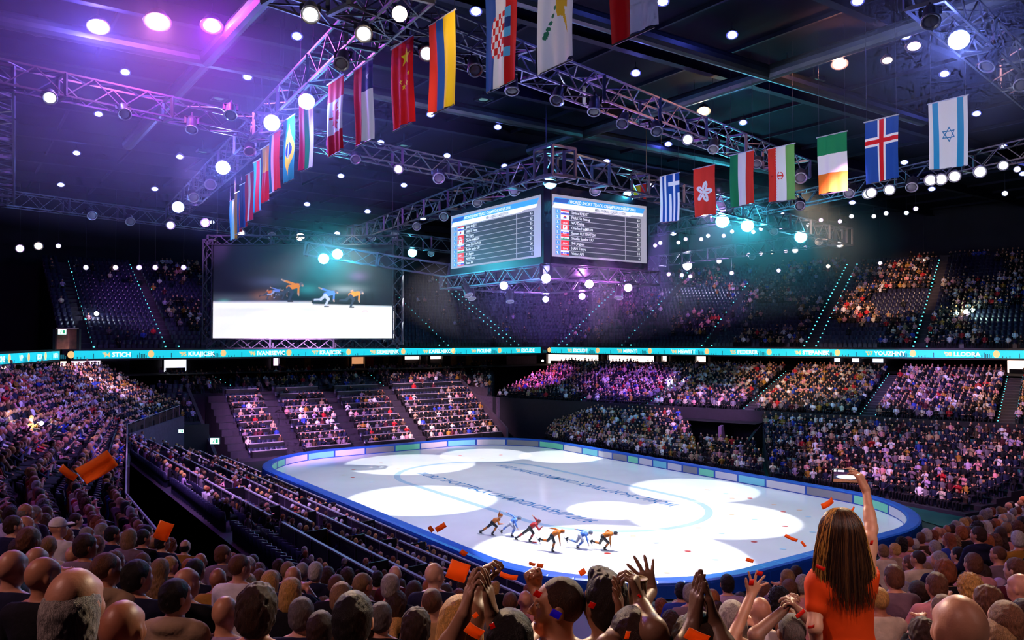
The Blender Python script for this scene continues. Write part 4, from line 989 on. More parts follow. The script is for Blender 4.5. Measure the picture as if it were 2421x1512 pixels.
# truss ring under the cube and its lamps
cc = [Vector((.2, -.2, 0)), Vector((-CD_-.2, -.2, 0)), Vector((-CD_-.2, CW_+.2, 0)), Vector((.2, CW_+.2, 0))]
Mc = Matrix.Translation((ck.x, ck.y, 16.35)) @ Matrix.Rotation(RROT, 4, 'Z')
for i in range(4):
    truss(Mc @ cc[i], Mc @ cc[(i+1) % 4], f"{['near left', 'far left', 'far right', 'near right'][i]} side of the truss ring under the scoreboard", 1.0, 1.05, .08, .055, 5.0, name='scoreboard_truss')
mb = MB()
for c in cc: mb.bar(Mc @ c + Vector((0, 0, .4)), Mc @ c + Vector((0, 0, 1.0)), .1)
for i, (x, y, c) in enumerate([(1191, 681, 'w'), (1291, 663, 'w'), (1393, 677, 'w'), (1485, 686, 'w'), (1290, 714, 'w'), (1376, 707, 'w')]):
    stage_lamp(onz(x, y-8, 15.5), Vector((0, 0, CAM_Z))*.55 + onz(x, y-8, 15.5)*.45 + Vector((0, 0, -4)), c, ['lit lamp under the left half of the scoreboard truss', 'lit lamp under the near corner of the scoreboard truss', 'lit lamp under the middle of the right scoreboard truss', 'lit lamp at the right end of the scoreboard truss', 'lowest lit lamp under the far corner of the scoreboard truss', 'lit lamp under the far right side of the scoreboard truss'][i], 'scoreboard truss lamps', .8, 9, 1000, [(.22, .25, 1), (.35, .3, 1), (.65, .2, 1), (.85, .15, 1), (.3, .25, 1), (.7, .2, 1)][i])
for i, (x, y) in enumerate([(1103, 692), (1114, 700), (1205, 708), (1464, 698)]):
    p = onz(x, y-8, 15.4); stage_lamp(p, p+Vector((RNG.uniform(-.5, .5), -.4, -1)), 'off', ['unlit lamp at the left corner of the scoreboard truss', 'second unlit lamp from the left corner of the scoreboard truss', 'unlit lamp under the far left side of the scoreboard truss', 'unlit tilted lamp near the right end of the scoreboard truss'][i], 'scoreboard truss lamps', .95)
mb = MB()
for c in cc: mb.bar(Mc @ (c*.92) + Vector((0, 0, 6.1)), Vector(((Mc @ (c*.92)).x, (Mc @ (c*.92)).y, ZC-.1)), .06)
mb.build('suspension_cables', M_YOKE, cu).matrix_parent_inverse = cu.matrix_world.inverted()
# ---------------------------------------------------------------- hanging flags
M_FLAG = mat('flag_cloth', (1, 1, 1), .75, use='attr', spec=.25)
def _flagmat():
    nt = M_FLAG.node_tree; b = nt.nodes['Principled BSDF']; tr = nt.nodes.new('ShaderNodeBsdfTranslucent'); mx = nt.nodes.new('ShaderNodeMixShader')
    nt.links.new(b.inputs['Base Color'].links[0].from_socket, tr.inputs['Color']); mx.inputs[0].default_value = .4
    nt.links.new(b.outputs[0], mx.inputs[1]); nt.links.new(tr.outputs[0], mx.inputs[2]); nt.links.new(mx.outputs[0], nt.nodes['Material Output'].inputs['Surface'])
_flagmat()
c_ = {k: srgb(v) for k, v in dict(R='#d8141c', W='#f2f0ee', B='#1d4f9e', G='#1f8a55', Y='#efc81e', O='#f08028', K='#1c1c20', T='#1b8f9a', L='#5ab4dc', N='#1b3a78', M='#c01838', D='#e33a2c').items()}
def inpoly(u, v, P):
    r = False; n = len(P)
    for i in range(n):
        x0, y0 = P[i]; x1, y1 = P[(i+1) % n]
        if (y0 > v) != (y1 > v) and u < (x1-x0)*(v-y0)/(y1-y0)+x0: r = not r
    return r
def star(cx, cy, r, n=5, ang=-PI/2, q=.4, ax=1.0):
    return [(cx + r*(1 if k % 2 == 0 else q)*math.cos(ang+PI*k/n)*ax, cy + r*(1 if k % 2 == 0 else q)*math.sin(ang+PI*k/n)) for k in range(2*n)]
AS = 1.78    # height over width; v is measured in widths
def vs(*cols):   # upright stripes with given right edges
    def f(u, v):
        for e, c in cols:
            if u < e: return c_[c]
        return c_[cols[-1][1]]
    return f
def hs(*cols):
    return lambda u, v: next((c_[c] for e, c in cols if v/AS < e), c_[cols[-1][1]])
LEAF = [(0, -1), (.16, -.62), (.34, -.72), (.28, -.22), (.52, -.48), (.58, -.34), (.92, -.38), (.8, -.12), (.9, 0), (.48, .34), (.54, .5), (.06, .42), (.06, .85), (-.06, .85), (-.06, .42), (-.54, .5), (-.48, .34), (-.9, 0), (-.8, -.12), (-.92, -.38), (-.58, -.34), (-.52, -.48), (-.28, -.22), (-.34, -.72), (-.16, -.62)]
def canada(u, v):
    h = v/AS
    if h < .27 or h > .73: return c_['R']
    x, y = (u-.5)/.36, (v-AS/2)/.36      # the leaf lies on its side
    return c_['R'] if inpoly(y, -x, LEAF) else c_['W']
def chile(u, v):
    if u < .48: return c_['R']
    if v/AS < .36: return c_['W'] if inpoly(u, v, star(.74, .32, .11)) else c_['N']
    return c_['W']
CH = [star(.70, .36, .22), star(.50, .86, .08), star(.62, .98, .08), star(.76, .93, .08), star(.85, .74, .06)]
def china(u, v): return c_['Y'] if any(inpoly(u, v, p) for p in CH) else c_['R']
def croatia(u, v):
    x, y = (u-.44)/.24, (v-.86)/.40
    if abs(y) < 1 and -1 < x < .8 and (x > -.2 or (x+.2)**2/.64 + y*y < 1):
        return c_['R'] if (int((x+2)*3.2)+int((y+2)*3.2)) % 2 else c_['W']
    if .64 < u < .78 and abs(y) < 1.1: return (c_['L'], c_['N'], c_['L'], c_['M'], c_['L'])[min(4, int((y+1.1)/.44))]
    return c_['B'] if u < .33 else c_['W'] if u < .66 else c_['R']
ISL = [(.45, -.1), (.84, -.1), (.80, .9), (.72, .86), (.74, 1.0), (.80, 1.15), (.86, 1.36), (.78, 1.25), (.68, 1.0), (.58, .98), (.54, .88)]
def cyprus(u, v):
    if inpoly(u, v, [(a, b+.0) for a, b in ISL]): return srgb('#e8b830')
    for k in range(7):
        a = 2.0 - k*.22; x, y = .62+.36*math.cos(a+1.2), .62 + .62*math.sin(a*.9-.3)
        if ((u-x)/.05)**2 + ((v-y)/.035)**2 < 1: return srgb('#2f7a5a')
    return c_['W']
def brazil(u, v):
    x, y = (u-.5)/.42, (v-AS/2)/.74
    if (u-.5)**2 + (v-AS/2)**2 < .055: return c_['W'] if abs(u-.42-.12*(v-AS/2)**2*4) < .025 else c_['N']
    return c_['Y'] if abs(x)+abs(y) < 1 else srgb('#178f80')
def greece(u, v):
    s = int(u*9)
    if v < .72 and u > .44:
        if abs(v-.36) < .08 or abs(u-.72) < .06: return c_['W']
        return c_['B']
    return c_['B'] if s % 2 else c_['W']
FL = [(.5+.34*math.cos(a), .95+.34*math.sin(a), a) for a in [(-PI/2+k*2*PI/5) for k in range(5)]]
def hongkong(u, v):
    for k in range(5):
        a = -PI/2 + .25 + k*2*PI/5; dx, dy = u-(.5+.2*math.cos(a)), v-(.92+.2*math.sin(a))
        p, q = dx*math.cos(a)+dy*math.sin(a), -dx*math.sin(a)+dy*math.cos(a)
        if (p/.2)**2 + (q/.105)**2 < 1 and not (abs(q-.01) < .012 and p < .08): return c_['W']
    return c_['D']
def iran(u, v):
    if .26 < u < .33 and int(v*22) % 2: return c_['R'] if u < .295 else c_['W']
    d = math.hypot((u-.45)/.12, (v-.95)/.15)
    if .6 < d < .85 and abs(u-.45) > .025 or (abs(v-.95) < .018 and abs(u-.45) < .1): return c_['D']
    return c_['D'] if u < .30 else c_['W'] if u < .66 else srgb('#6fae5a')
def iceland(u, v):
    a, b = abs(u-.50), abs(v-.62)
    if a < .065 or b < .065: return c_['R']
    return c_['W'] if a < .13 or b < .13 else srgb('#1f4da0')
def israel(u, v):
    if .10 < u < .25 or .74 < u < .89: return srgb('#2f9ccc')
    x, y = u-.5, v-AS*.5; 
    for sg in (1, -1):
        t = [(.20*math.cos(-PI/2*sg+k*2*PI/3), .20*math.sin(-PI/2*sg+k*2*PI/3)) for k in range(3)]; i_ = [(p*.74, q*.74) for p, q in t]
        if inpoly(x, y, t) and not inpoly(x, y, i_): return srgb('#3a86b4')
    return c_['W']
def georgia(u, v):
    if abs(u-.5) < .08 or abs(v-AS/2) < .08: return c_['R']
    return c_['W']
FAX = rx  # reading direction of the flags: along the rink
FLAGS = []
def flag(pos, fn, label, cell=.03, zt=22.9, lift=0.):
    """pos: middle of the top edge; hangs 3.2 m below a thin rod"""
    W, Hh = 1.8, 3.2; nu, nv = max(10, int(W/cell)), max(16, int(Hh/cell))
    r = empty('hanging_flag', (pos.x, pos.y, zt+lift), RROT, label, 'flag', 'flags hung over the sides of the rink')
    ph = RNG.uniform(0, 6); U, V = np.meshgrid(np.linspace(0, 1, nu+1), np.linspace(0, 1, nv+1))
    y = .05*np.sin(U*17+ph)*(.3+.7*V) + .05*np.sin(U*7+ph*2+V*1.5)*V + .03*np.sin(V*5+ph)
    x = (U-.5)*W*(1-.03*V) ; z = -V*Hh - .05*V*np.sin(U*3+ph)
    P = np.stack([x, y, z], -1).reshape(-1, 3); I = np.arange((nu+1)*(nv+1)).reshape(nv+1, nu+1)
    Q = np.stack([I[1:, :-1], I[1:, 1:], I[:-1, 1:], I[:-1, :-1]], -1).reshape(-1, 4)
    me = np_mesh('cloth', P, Q); col = np.zeros((nv, nu, 3))
    for j in range(nv):
        for i in range(nu): col[j, i] = fn((i+.5)/nu, (j+.5)/nv*AS)
    colattr(me, np.repeat(col.reshape(-1, 3), 4, 0), 'CORNER'); obj('cloth', me, M_FLAG, r)
    mb = MB(); mb.tube([(-W/2-.05, 0, .02), (W/2+.05, 0, .02)], .035, 8); mb.build('top_rod', M_RING, r)
    mb = MB(); mb.tube([(-W/2+.1, .02, -Hh-.02), (W/2-.1, .02, -Hh-.02)], .03, 6); mb.build('bottom_rod', M_CAN, r)
    mb = MB()
    for sx in (-.8, .8): mb.bar((sx, 0, 0), (sx, 0, ZC-zt-lift-.1), .015)
    mb.build('suspension_wires', M_YOKE, r)
    return r
R1F = [((1495, 84), vs((.47, 'R'), (1, 'W')), 'red and white flag cut by the top of the picture', .03), ((1313, 156), cyprus, 'white flag with a yellow island and green leaves', .025),
       ((1183, 203), croatia, 'blue white red flag with a red chequered shield', .025), ((1046, 257), vs((.27, 'D'), (.51, 'B'), (1, 'Y')), 'red blue and yellow flag', .03),
       ((950, 299), china, 'all red flag with yellow stars', .025), ((858, 337), chile, 'red, blue and white flag with one white star', .03), ((792, 362), canada, 'red and white flag with a maple leaf', .025),
       ((724, 399), vs((.38, 'M'), (.68, 'G'), (1, 'W')), 'crimson green white flag behind the maple leaf flag', .05), ((682, 427), brazil, 'blue green flag with a yellow diamond', .03),
       ((648, 452), vs((.22, 'T'), (.4, 'W'), (1, 'D')), 'red flag with a pale green edge, next after the diamond flag', .05), ((626, 476), lambda u, v: (c_['Y'] if v/AS < .45 else c_['R']) if u > .2 else c_['K'], 'yellow over red flag with a black edge', .05),
       ((608, 499), vs((.33, 'T'), (.7, 'R'), (1, 'L')), 'teal red and light blue striped flag', .06), ((590, 520), vs((.3, 'R'), (.55, 'W'), (1, 'M')), 'red white crimson flag, fourth from the far end of its row', .06),
       ((575, 538), vs((.5, 'N'), (.75, 'B'), (1, 'R')), 'navy flag with a red edge, third from the far end of its row', .06), ((562, 552), vs((.33, 'O'), (.66, 'B'), (1, 'R')), 'orange blue red flag, second from the far end of its row', .06),
       ((550, 566), vs((.33, 'L'), (.66, 'W'), (1, 'O')), 'light blue white orange flag at the far end of its row', .06)]
R2F = [((2243, 396), israel, 'white flag with two blue bars and a blue star', .025), ((2085, 428), iceland, 'blue flag with a red and white cross', .025), ((1968, 455), hs((.33, 'G'), (.66, 'W'), (1, 'O')), 'green over white over orange flag', .03),
       ((1848, 475), iran, 'red white green flag with a small red emblem', .025), ((1754, 486), vs((.33, 'G'), (.66, 'W'), (1, 'D')), 'plain green white red flag with upright bands', .03), ((1665, 510), hongkong, 'orange red flag with a white five petal flower', .025),
       ((1584, 523), greece, 'blue and white striped flag with a cross', .03)]
for (x, y), fn, lb, ce in R1F + R2F:
    p = onz(x, y, 19.7); flag(p, fn, lb, ce)
flag(at(1512, 437, 69), vs((.0, 'K'), (.55, 'Y'), (1, 'D')), 'yellow and red flag half hidden behind the scoreboard top', .05, lift=at(1512, 437, 69).z-22.9); flag(at(1466, 462, 74), georgia, 'white flag with a red cross half hidden behind the scoreboard', .05, lift=at(1466, 462, 74).z-22.9)
# ---------------------------------------------------------------- video screen on its truss frame
SD = 72.0
def sat(x, y): p = at(x, y, SD); return p
tl, br_ = sat(505, 578), sat(931, 799); SWd, SHt = br_.x-tl.x, tl.z-br_.z
vsn = empty('video_screen', (tl.x, SD, br_.z), 0, 'big video screen showing speed skaters on white ice, hung in a truss frame', 'video screen')
NX, NY = 300, 158
def skater_strokes(cx, cy, s, pose=0, body=(.80, .28, .05), leg=(.03, .05, .08), sk=(.42, .27, .2)):
    """crouched skater moving right, drawn as thick strokes: (x0, y0, x1, y1, r, colour), y up"""
    A = [((-.1, .5), (.42, .62), .15, body), ((.42, .62), (.52, .64), .12, body), ((.52, .6), (.50, .12), .055, body), ((.50, .14), (.53, .02), .045, sk),
         ((-.1, .46), (.12, .18), .12, leg), ((.12, .18), (-.08, -.30), .075, leg), ((-.14, -.36), (.14, -.36), .05, (.02, .02, .03)),
         ((.68, .70), (.70, .70), .125, (.10, .11, .14)), ((.76, .64), (.77, .62), .06, sk)]
    A += ([((.38, .68), (-.35, .92), .06, body), ((-.35, .92), (-.55, 1.0), .045, sk)] if pose != 1 else [((.3, .6), (-.05, .78), .06, body), ((-.05, .78), (.05, .86), .05, sk)])
    A += [((-.1, .44), (-.42, .16), .1, leg), ((-.42, .16), (-.95, .14), .065, leg), ((-.95, .18), (-1.02, -.05), .05, (.02, .02, .03))]
    return [(cx+a[0]*s, cy+a[1]*s, cx+b[0]*s, cy+b[1]*s, r*s, c) for a, b, r, c in A]
xs, ys = np.meshgrid((np.arange(NX)+.5)/NX, (np.arange(NY)+.5)/NY)      # ys from the bottom
hz = .385 - .05*(xs-.0)*(xs > .55)*1.0 + .0*xs
img = np.zeros((NY, NX, 3)); 
def blob(cx, cy, rx_, ry_, c, p=1.): 
    g = np.exp(-(((xs-cx)/rx_)**2+((ys-cy)/ry_)**2)*p)[..., None]; return g*np.array(c)
dark = np.array((.005, .006, .012))*np.ones((NY, NX, 3)) + blob(.58, .62, .2, .2, (.01, .07, .07)) + blob(.52, .52, .05, .05, (.02, .16, .15)) + blob(.73, .52, .09, .04, (.16, .18, .19)) + blob(.32, .60, .1, .05, (.03, .035, .07)) + blob(.10, .42, .2, .05, (.05, .06, .07)) + blob(.8, .66, .05, .05, (.06, .02, .08)) + blob(.28, .45, .06, .05, (.16, .06, .02))
icec = np.ones((NY, NX, 3))*np.array((.88, .86, .84)) - blob(.1, .25, .3, .02, (.10, .10, .11)) - blob(.2, .12, .3, .08, (.05, .05, .05)) - blob(.45, .3, .5, .025, (.18, .17, .17))
wgt = np.clip((hz-ys)/.03+.5, 0, 1)[..., None]; img = dark*(1-wgt) + icec*wgt + blob(.06, .40, .03, .02, (.02, .15, .1)) + blob(.3, .395, .3, .01, (.05, .06, .1))
asp = SWd/SHt
for st4 in (skater_strokes(.305, .445, .085, 1, (.45, .12, .03)), skater_strokes(.345, .455, .09, 0, (.10, .18, .5), (.25, .3, .45)), skater_strokes(.39, .445, .085, 1, (.12, .05, .06)), skater_strokes(.435, .455, .17, 0, (.75, .22, .02)), skater_strokes(.635, .39, .15, 0, (.08, .22, .70), (.45, .5, .62)), skater_strokes(.775, .385, .15, 1, (.75, .24, .03))):
    for x0, y0, x1, y1, r, c in st4:
        bx = (x0+(x1-x0)*0); X = (xs)*asp; q0, q1 = (bx*asp if False else 0), 0
        sx0 = st4[0][0]; ax0 = (sx0 + (x0-sx0)/asp)*asp; ax1 = (sx0 + (x1-sx0)/asp)*asp
        dx, dy = ax1-ax0, y1-y0; L2 = dx*dx+dy*dy+1e-9; t = np.clip(((X-ax0)*dx+(ys-y0)*dy)/L2, 0, 1)
        d = np.hypot(X-ax0-t*dx, ys-y0-t*dy); a = np.clip((r-d)/.006+.5, 0, 1)[..., None]; img = img*(1-a)+np.array(c)*a
for cx, cyy, w_, c in ((.84, .29, .018, (.8, .15, .18)), (.65, .245, .022, (.85, .5, .5))): 
    a = (np.hypot((xs-cx)/w_, (ys-cyy)/(w_*.35)) < 1)[..., None]*.8; img = img*(1-a)+np.array(c)*a
I = np.arange((NX+1)*(NY+1)).reshape(NY+1, NX+1); U, V = np.meshgrid(np.linspace(0, SWd, NX+1), np.linspace(0, SHt, NY+1))
me = np_mesh('picture', np.stack([U, U*0, V], -1).reshape(-1, 3), np.stack([I[:-1, :-1], I[:-1, 1:], I[1:, 1:], I[1:, :-1]], -1).reshape(-1, 4), False)
colattr(me, np.repeat(np.clip(img, 0, 1).reshape(-1, 3), 4, 0), 'CORNER')
pm = mat('video_picture', (0, 0, 0), .6, use='attr', emit='src', strength=1.); obj('picture', me, pm, vsn)
mb = MB(); mb.box((SWd/2, .35, SHt/2), (SWd+.1, .6, SHt+.1)); mb.build('cabinet', M_BLACK, vsn)
fx0, fx1, fz0, fz1 = sat(491, 0+700).x, sat(940, 700).x, sat(0+700, 812).z, sat(700, 567).z
for a, b, lb in (((fx0, fz0), (fx0, fz1), 'left upright of the truss frame round the video screen'), ((fx1, fz0), (fx1, fz1), 'right upright of the truss frame round the video screen'), ((fx0, fz0), (fx1, fz0), 'bottom beam of the truss frame round the video screen'), ((fx0, fz1), (fx1, fz1), 'top beam of the truss frame round the video screen')):
    truss((a[0], SD+.3, a[1]), (b[0], SD+.3, b[1]), lb, .82, 1.0, .09, .08, 5., M_TRD, name='screen_truss', up=(0, 1, 0))
mb = MB()
for x in (.2, SWd-.2): mb.bar((x, .3, SHt), (x, .3, ZC-br_.z-.1), .05)
mb.build('suspension_cables', M_YOKE, vsn)
# ================================================================ PEOPLE
M_SKIN = mat('skin', use='obj', rough=.44, noise=.10, nscale=14, bump=.04, bscale=120, spec=.5)
M_HAIR = mat('hair', use='obj', rough=.5, noise=.5, nscale=40, bump=.55, bscale=120, stretch=(4.5, 4.5, .6), spec=.4)
M_CLOTH = mat('cloth', use='obj', rough=.85, noise=.22, nscale=7, bump=.25, bscale=26, spec=.2)
M_TROU = mat('trousers', srgb('#1d1a22'), .85, noise=.2, nscale=8)
def rotz(p, a, c=(0, 0)):
    x, y = p[0]-c[0], p[1]-c[1]; return (c[0]+x*math.cos(a)-y*math.sin(a), c[1]+x*math.sin(a)+y*math.cos(a), p[2])
def head_ops(S, hc, turn=0., face=True, sc=1., close=False):
    """a head on its centre hc, turned about the upright axis"""
    def q(x, y, z): r = rotz((x*sc, y*sc, z*sc), turn); return (hc[0]+r[0], hc[1]+r[1], hc[2]+r[2])
    c, s = math.cos(turn), math.sin(turn); R = ((c, -s, 0), (s, c, 0), (0, 0, 1)); E = lambda *r: [v*sc for v in r]
    S.ell(q(0, -.008, .018), E(.077, .094, .098), .02, R); S.ell(q(0, .035, -.045), E(.06, .065, .07), .04, R); S.ell(q(0, .06, -.088), E(.03, .028, .026), .035, R)
    S.ell(q(0, .062, .035), E(.055, .025, .03), .03, R)                                  # brow
    for sx in (-1, 1):
        S.ell(q(.078*sx, -.004, -.012), E(.010, .021, .033), .008, R); S.ell(q(.045*sx, .055, -.03), E(.022, .022, .022), .025, R)
        if face: S.ell(q(.031*sx, .092, .006), E(.016, .014, .011), .012, R, True)
    if face:
        S.cap(q(0, .083, .012), q(0, .106, -.028), .009*sc, .013*sc, .014)
        if close:       # a face seen from near by: deeper eyes, bigger nose, cheeks, smiling lips, chin
            for sx in (-1, 1):
                S.ell(q(.034*sx, .098, .008), E(.021, .017, .013), .014, R, True); S.ell(q(.045*sx, .066, -.042), E(.024, .02, .02), .02, R); S.cap(q(.012*sx, .092, .027), q(.05*sx, .074, .03), .007*sc, .006*sc, .012); S.ell(q(.012*sx, .108, -.036), E(.009, .01, .007), .006, R)
            S.cap(q(0, .088, .014), q(0, .122, -.03), .010*sc, .0125*sc, .012); S.ell(q(0, .086, -.098), E(.022, .02, .018), .02, R); S.ell(q(0, .098, -.055), E(.026, .012, .006), .006, R); S.ell(q(0, .096, -.078), E(.024, .012, .007), .006, R)
            S.ell(q(0, .104, -.067), E(.027, .014, .0055), .004, R, True)
        S.ell(q(0, .086, -.063), E(.024, .012, .008), .008, R); S.ell(q(0, .096, -.068), E(.02, .01, .0025), .004, R, True)
    return S
HC = (0, .02, 1.225)
def arm_chain(sx, pose):
    sh = (.185*sx, -.005, 1.0)
    if pose == 'lap': return [sh, (.245*sx, .06, .76), (.13*sx, .30, .63)]
    if pose == 'fold': return [sh, (.25*sx, .10, .77), (-.02*sx, .26, .80)]
    if pose == 'clap': return [sh, (.26*sx, .17, .84), (.035*sx, .33, 1.02)]
    if pose == 'phone': return [sh, (.24*sx, .22, .92), (.05*sx, .33, 1.2)]
    return [sh, (.25*sx, .0, .76), (.2*sx, .26, .62)]
def torso_ops(S, g=0.):
    S.ell((0, 0, .54), (.175+g, .135+g, .14+g), .05).ell((0, .01, .75), (.155+g, .115+g, .22+g), .06).ell((0, 0, .93), (.175+g, .11+g, .14+g), .06)
    S.cap((-.145, -.01, 1.01), (.145, -.01, 1.01), .062+g, None, .05); S.cap((-.06, -.02, 1.045), (.06, -.02, 1.045), .05+g, None, .05)
def leg_ops(S, g=0.):
    for sx in (-1, 1):
        S.chain([(.09*sx, .0, .53), (.11*sx, .43, .52), (.11*sx, .47, .12)], [.095+g, .066+g, .048+g], .03)
def make_body(turn, pose, h=.011):
    S = SDF(h); torso_ops(S); leg_ops(S)
    S.cap((0, -.012, 1.03), (0, .008, 1.15), .058, .052, .03); head_ops(S, HC, turn)
    for sx in (-1, 1):
        a = arm_chain(sx, pose); S.chain(a, [.052, .042, .03], .025)
        w_ = np.array(a[2]); d = w_-np.array(a[1]); d /= np.linalg.norm(d)
        S.ell(w_+d*.045, (.036, .045, .03), .02)
        for f in range(4): S.cap(w_+d*.06+np.array((.018*(f-1.5), 0, 0)), w_+d*(.125-.01*abs(f-1.3))+np.array((.022*(f-1.5), .0, -.01)), .0095, .008, .006)
        S.cap(w_+d*.03, w_+d*.075+np.array((-.035*sx, 0, .01)), .011, .009, .008)
        S.ell((.11*sx, .54, .05), (.048, .13, .05), .03)
    me = S.mesh('body'); me.materials.append(M_SKIN); return me
def make_top(pose, hood=False, h=.013):
    S = SDF(h); torso_ops(S, .014)
    for sx in (-1, 1): S.chain(arm_chain(sx, pose), [.062, .053, .042], .025)
    if hood: S.ell((0, -.075, 1.06), (.11, .06, .05), .03); S.ell((0, -.02, 1.085), (.075, .07, .03), .03)
    S.cut((0, -.03, 1.088 if not hood else 1.11), (0, .45, 1)); me = S.mesh('top'); me.materials.append(M_CLOTH); return me
def make_trousers():
    S = SDF(.014); leg_ops(S, .012); S.ell((0, -.0, .50), (.19, .15, .12), .04)
    for sx in (-1, 1): S.ell((.11*sx, .54, .05), (.055, .14, .055), .03)
    me = S.mesh('trousers'); me.materials.append(M_TROU); return me
def make_hair(style):
    S = SDF(.007); A = .0035
    if style == 'short':
        S.ell((0, -.014, .026), (.085, .101, .099), .02, amp=A, fr=150); S.ell((0, -.03, -.03), (.079, .083, .07), .02, amp=A, fr=150)
        S.cut((0, .052, .03), (0, .85, -.5)); S.cut((0, 0, -.085), (0, .3, -1))
    elif style == 'crop':
        S.ell((0, -.012, .02), (.081, .0975, .0985), .02, amp=.0015, fr=200); S.cut((0, .048, .04), (0, .8, -.6)); S.cut((0, 0, -.075), (0, .3, -1))
    elif style == 'fringe':
        S.ell((0, -.014, -.012), (.085, .0985, .085), .02, amp=.003, fr=150); S.cut((0, .02, 0), (0, 1, -.25)); S.cut((0, 0, .036), (0, .35, 1)); S.cut((0, 0, -.085), (0, 0, -1))
    elif style == 'thin_long':
        S.ell((0, -.016, -.005), (.087, .100, .082), .02, amp=.003, fr=160); S.ell((0, -.03, -.085), (.090, .078, .10), .04, amp=.004, fr=150); S.cut((0, .03, 0), (0, 1, -.1)); S.cut((0, -.03, .058), (0, .55, 1)); S.cut((0, 0, -.17), (0, .2, -1))
    elif style == 'bushy':
        S.ell((0, -.018, .030), (.098, .112, .112), .03, amp=.007, fr=95); S.ell((0, -.045, -.035), (.092, .085, .085), .03, amp=.007, fr=95); S.cut((0, .062, .03), (0, .8, -.5)); S.cut((0, 0, -.115), (0, .2, -1))
    elif style == 'curly':
        S.ell((0, -.018, .030), (.1, .114, .11), .03, amp=.013, fr=120); S.ell((0, -.04, -.05), (.1, .085, .1), .03, amp=.013, fr=120); S.cut((0, .062, .03), (0, .8, -.45)); S.cut((0, 0, -.14), (0, .2, -1))
    elif style == 'bob':
        S.ell((0, -.014, .026), (.089, .104, .102), .02, amp=.003, fr=120); S.ell((0, -.035, -.07), (.099, .085, .12), .04, amp=.004, fr=110); S.cut((0, .05, .03), (0, .9, -.35)); S.cut((0, 0, -.175), (0, .1, -1))
    elif style == 'long':
        S.ell((0, -.014, .026), (.089, .104, .102), .02, amp=.003, fr=120); S.ell((0, -.045, -.10), (.1, .075, .17), .05, amp=.005, fr=100); S.ell((0, -.095, -.24), (.115, .05, .16), .06, amp=.005, fr=100); S.cut((0, .045, .03), (0, .9, -.3))
    elif style == 'ponytail':
        S.ell((0, -.012, .022), (.084, .1, .1), .02, amp=.002, fr=150); S.ell((0, -.10, .02), (.035, .03, .035), .02); S.chain([(0, -.105, .02), (0, -.15, -.05), (.01, -.145, -.2), (.015, -.13, -.28)], [.028, .04, .033, .012], .02); S.cut((0, .05, .035), (0, .85, -.5))
    elif style == 'cap':
        S.ell((0, -.008, .03), (.088, .104, .098), .02); S.box((0, .115, .03), (.055, .055, .002), .006, .02); S.cut((0, 0, .018), (0, -.12, -1))
    elif style == 'top_quiff':
        S.ell((0, -.014, .032), (.085, .1, .108), .02, amp=.004, fr=120); S.ell((0, .05, .115), (.05, .045, .03), .03, amp=.005, fr=120); S.ell((0, -.03, -.03), (.08, .083, .07), .02); S.cut((0, .07, .06), (0, .8, -.6)); S.cut((0, 0, -.085), (0, .3, -1))
    me = S.mesh('hair'); me.materials.append(M_HAIR if style != 'cap' else M_CLOTH); return me
STY = {s: make_hair(s) for s in ('short', 'crop', 'fringe', 'bushy', 'curly', 'bob', 'long', 'ponytail', 'cap', 'top_quiff', 'thin_long')}
TURNS = (-.55, 0., .5); POSES = ('lap', 'fold', 'clap')
BODY = {(t, p): make_body(t, p) for t in TURNS for p in POSES[:2 if t else 3]}
TOP = {p: make_top(p) for p in POSES}; TOPH = {p: make_top(p, True) for p in POSES}
TROU = make_trousers()
HAIRC = {'black': '#1b1413', 'dark brown': '#3d261b', 'brown': '#6e452f', 'auburn': '#8e4c2b', 'ginger': '#a85f30', 'blond': '#d6a45a', 'light brown': '#94704a', 'grey': '#a39a96', 'white': '#c9c4c0', 'dark grey': '#6a6260'}
TOPC = {'navy': '#1b1c3a', 'black': '#141218', 'burgundy': '#4a1524', 'white': '#e2dce4', 'lilac': '#b79ac4', 'grey': '#6d6670', 'beige': '#a98d72', 'mauve': '#7b6476', 'mustard': '#a0712a', 'pink': '#d88f98', 'blue': '#2c3fa0', 'red': '#b2202a', 'brown': '#4a3428', 'green': '#2d5a3a', 'tan': '#b38a5c', 'cream': '#d6c6b2', 'orange': '#e0571a', 'teal': '#1d5a62'}
SKINC = ['#c98e70', '#d39c80', '#bd8062', '#d8a68c', '#a86c50', '#c48a70']
STYW = {'short': 'short {} hair', 'crop': 'cropped {} hair', 'fringe': 'bald crown and {} fringe', 'bushy': 'bushy {} hair', 'curly': 'curly {} hair', 'bob': 'chin-length {} hair', 'long': 'long {} hair', 'ponytail': '{} ponytail', 'cap': '{} cap', 'bald': 'bald head', 'top_quiff': '{} quiff', 'thin_long': 'bald crown, long {} hair'}
PEOPLE = []
def person(pos, face, style, hair, top, turn=0., pose='lap', sc=1., hood=False, skin=None, col=None):
    tk = min(TURNS, key=lambda t: abs(t-turn)); pose = pose if (tk, pose) in BODY else 'lap'
    r = empty('spectator', pos, face); r.scale = (sc,)*3; r.empty_display_size = .1
    b = obj('body', BODY[(tk, pose)], None, r); b.color = (*srgb(skin or random.choice(SKINC)), 1)
    t = obj('jacket' if hood else 'shirt', (TOPH if hood else TOP)[pose], None, r); t.color = (*srgb(TOPC[top]), 1)
    obj('trousers', TROU, None, r)
    if style != 'bald':
        h = obj('cap' if style == 'cap' else 'hair', STY[style], None, r); h.location = HC; h.rotation_euler = (0, 0, tk)
        h.color = (*srgb((TOPC if style == 'cap' else HAIRC)[hair]), 1)
    PEOPLE.append((r, style, hair, top)); return r
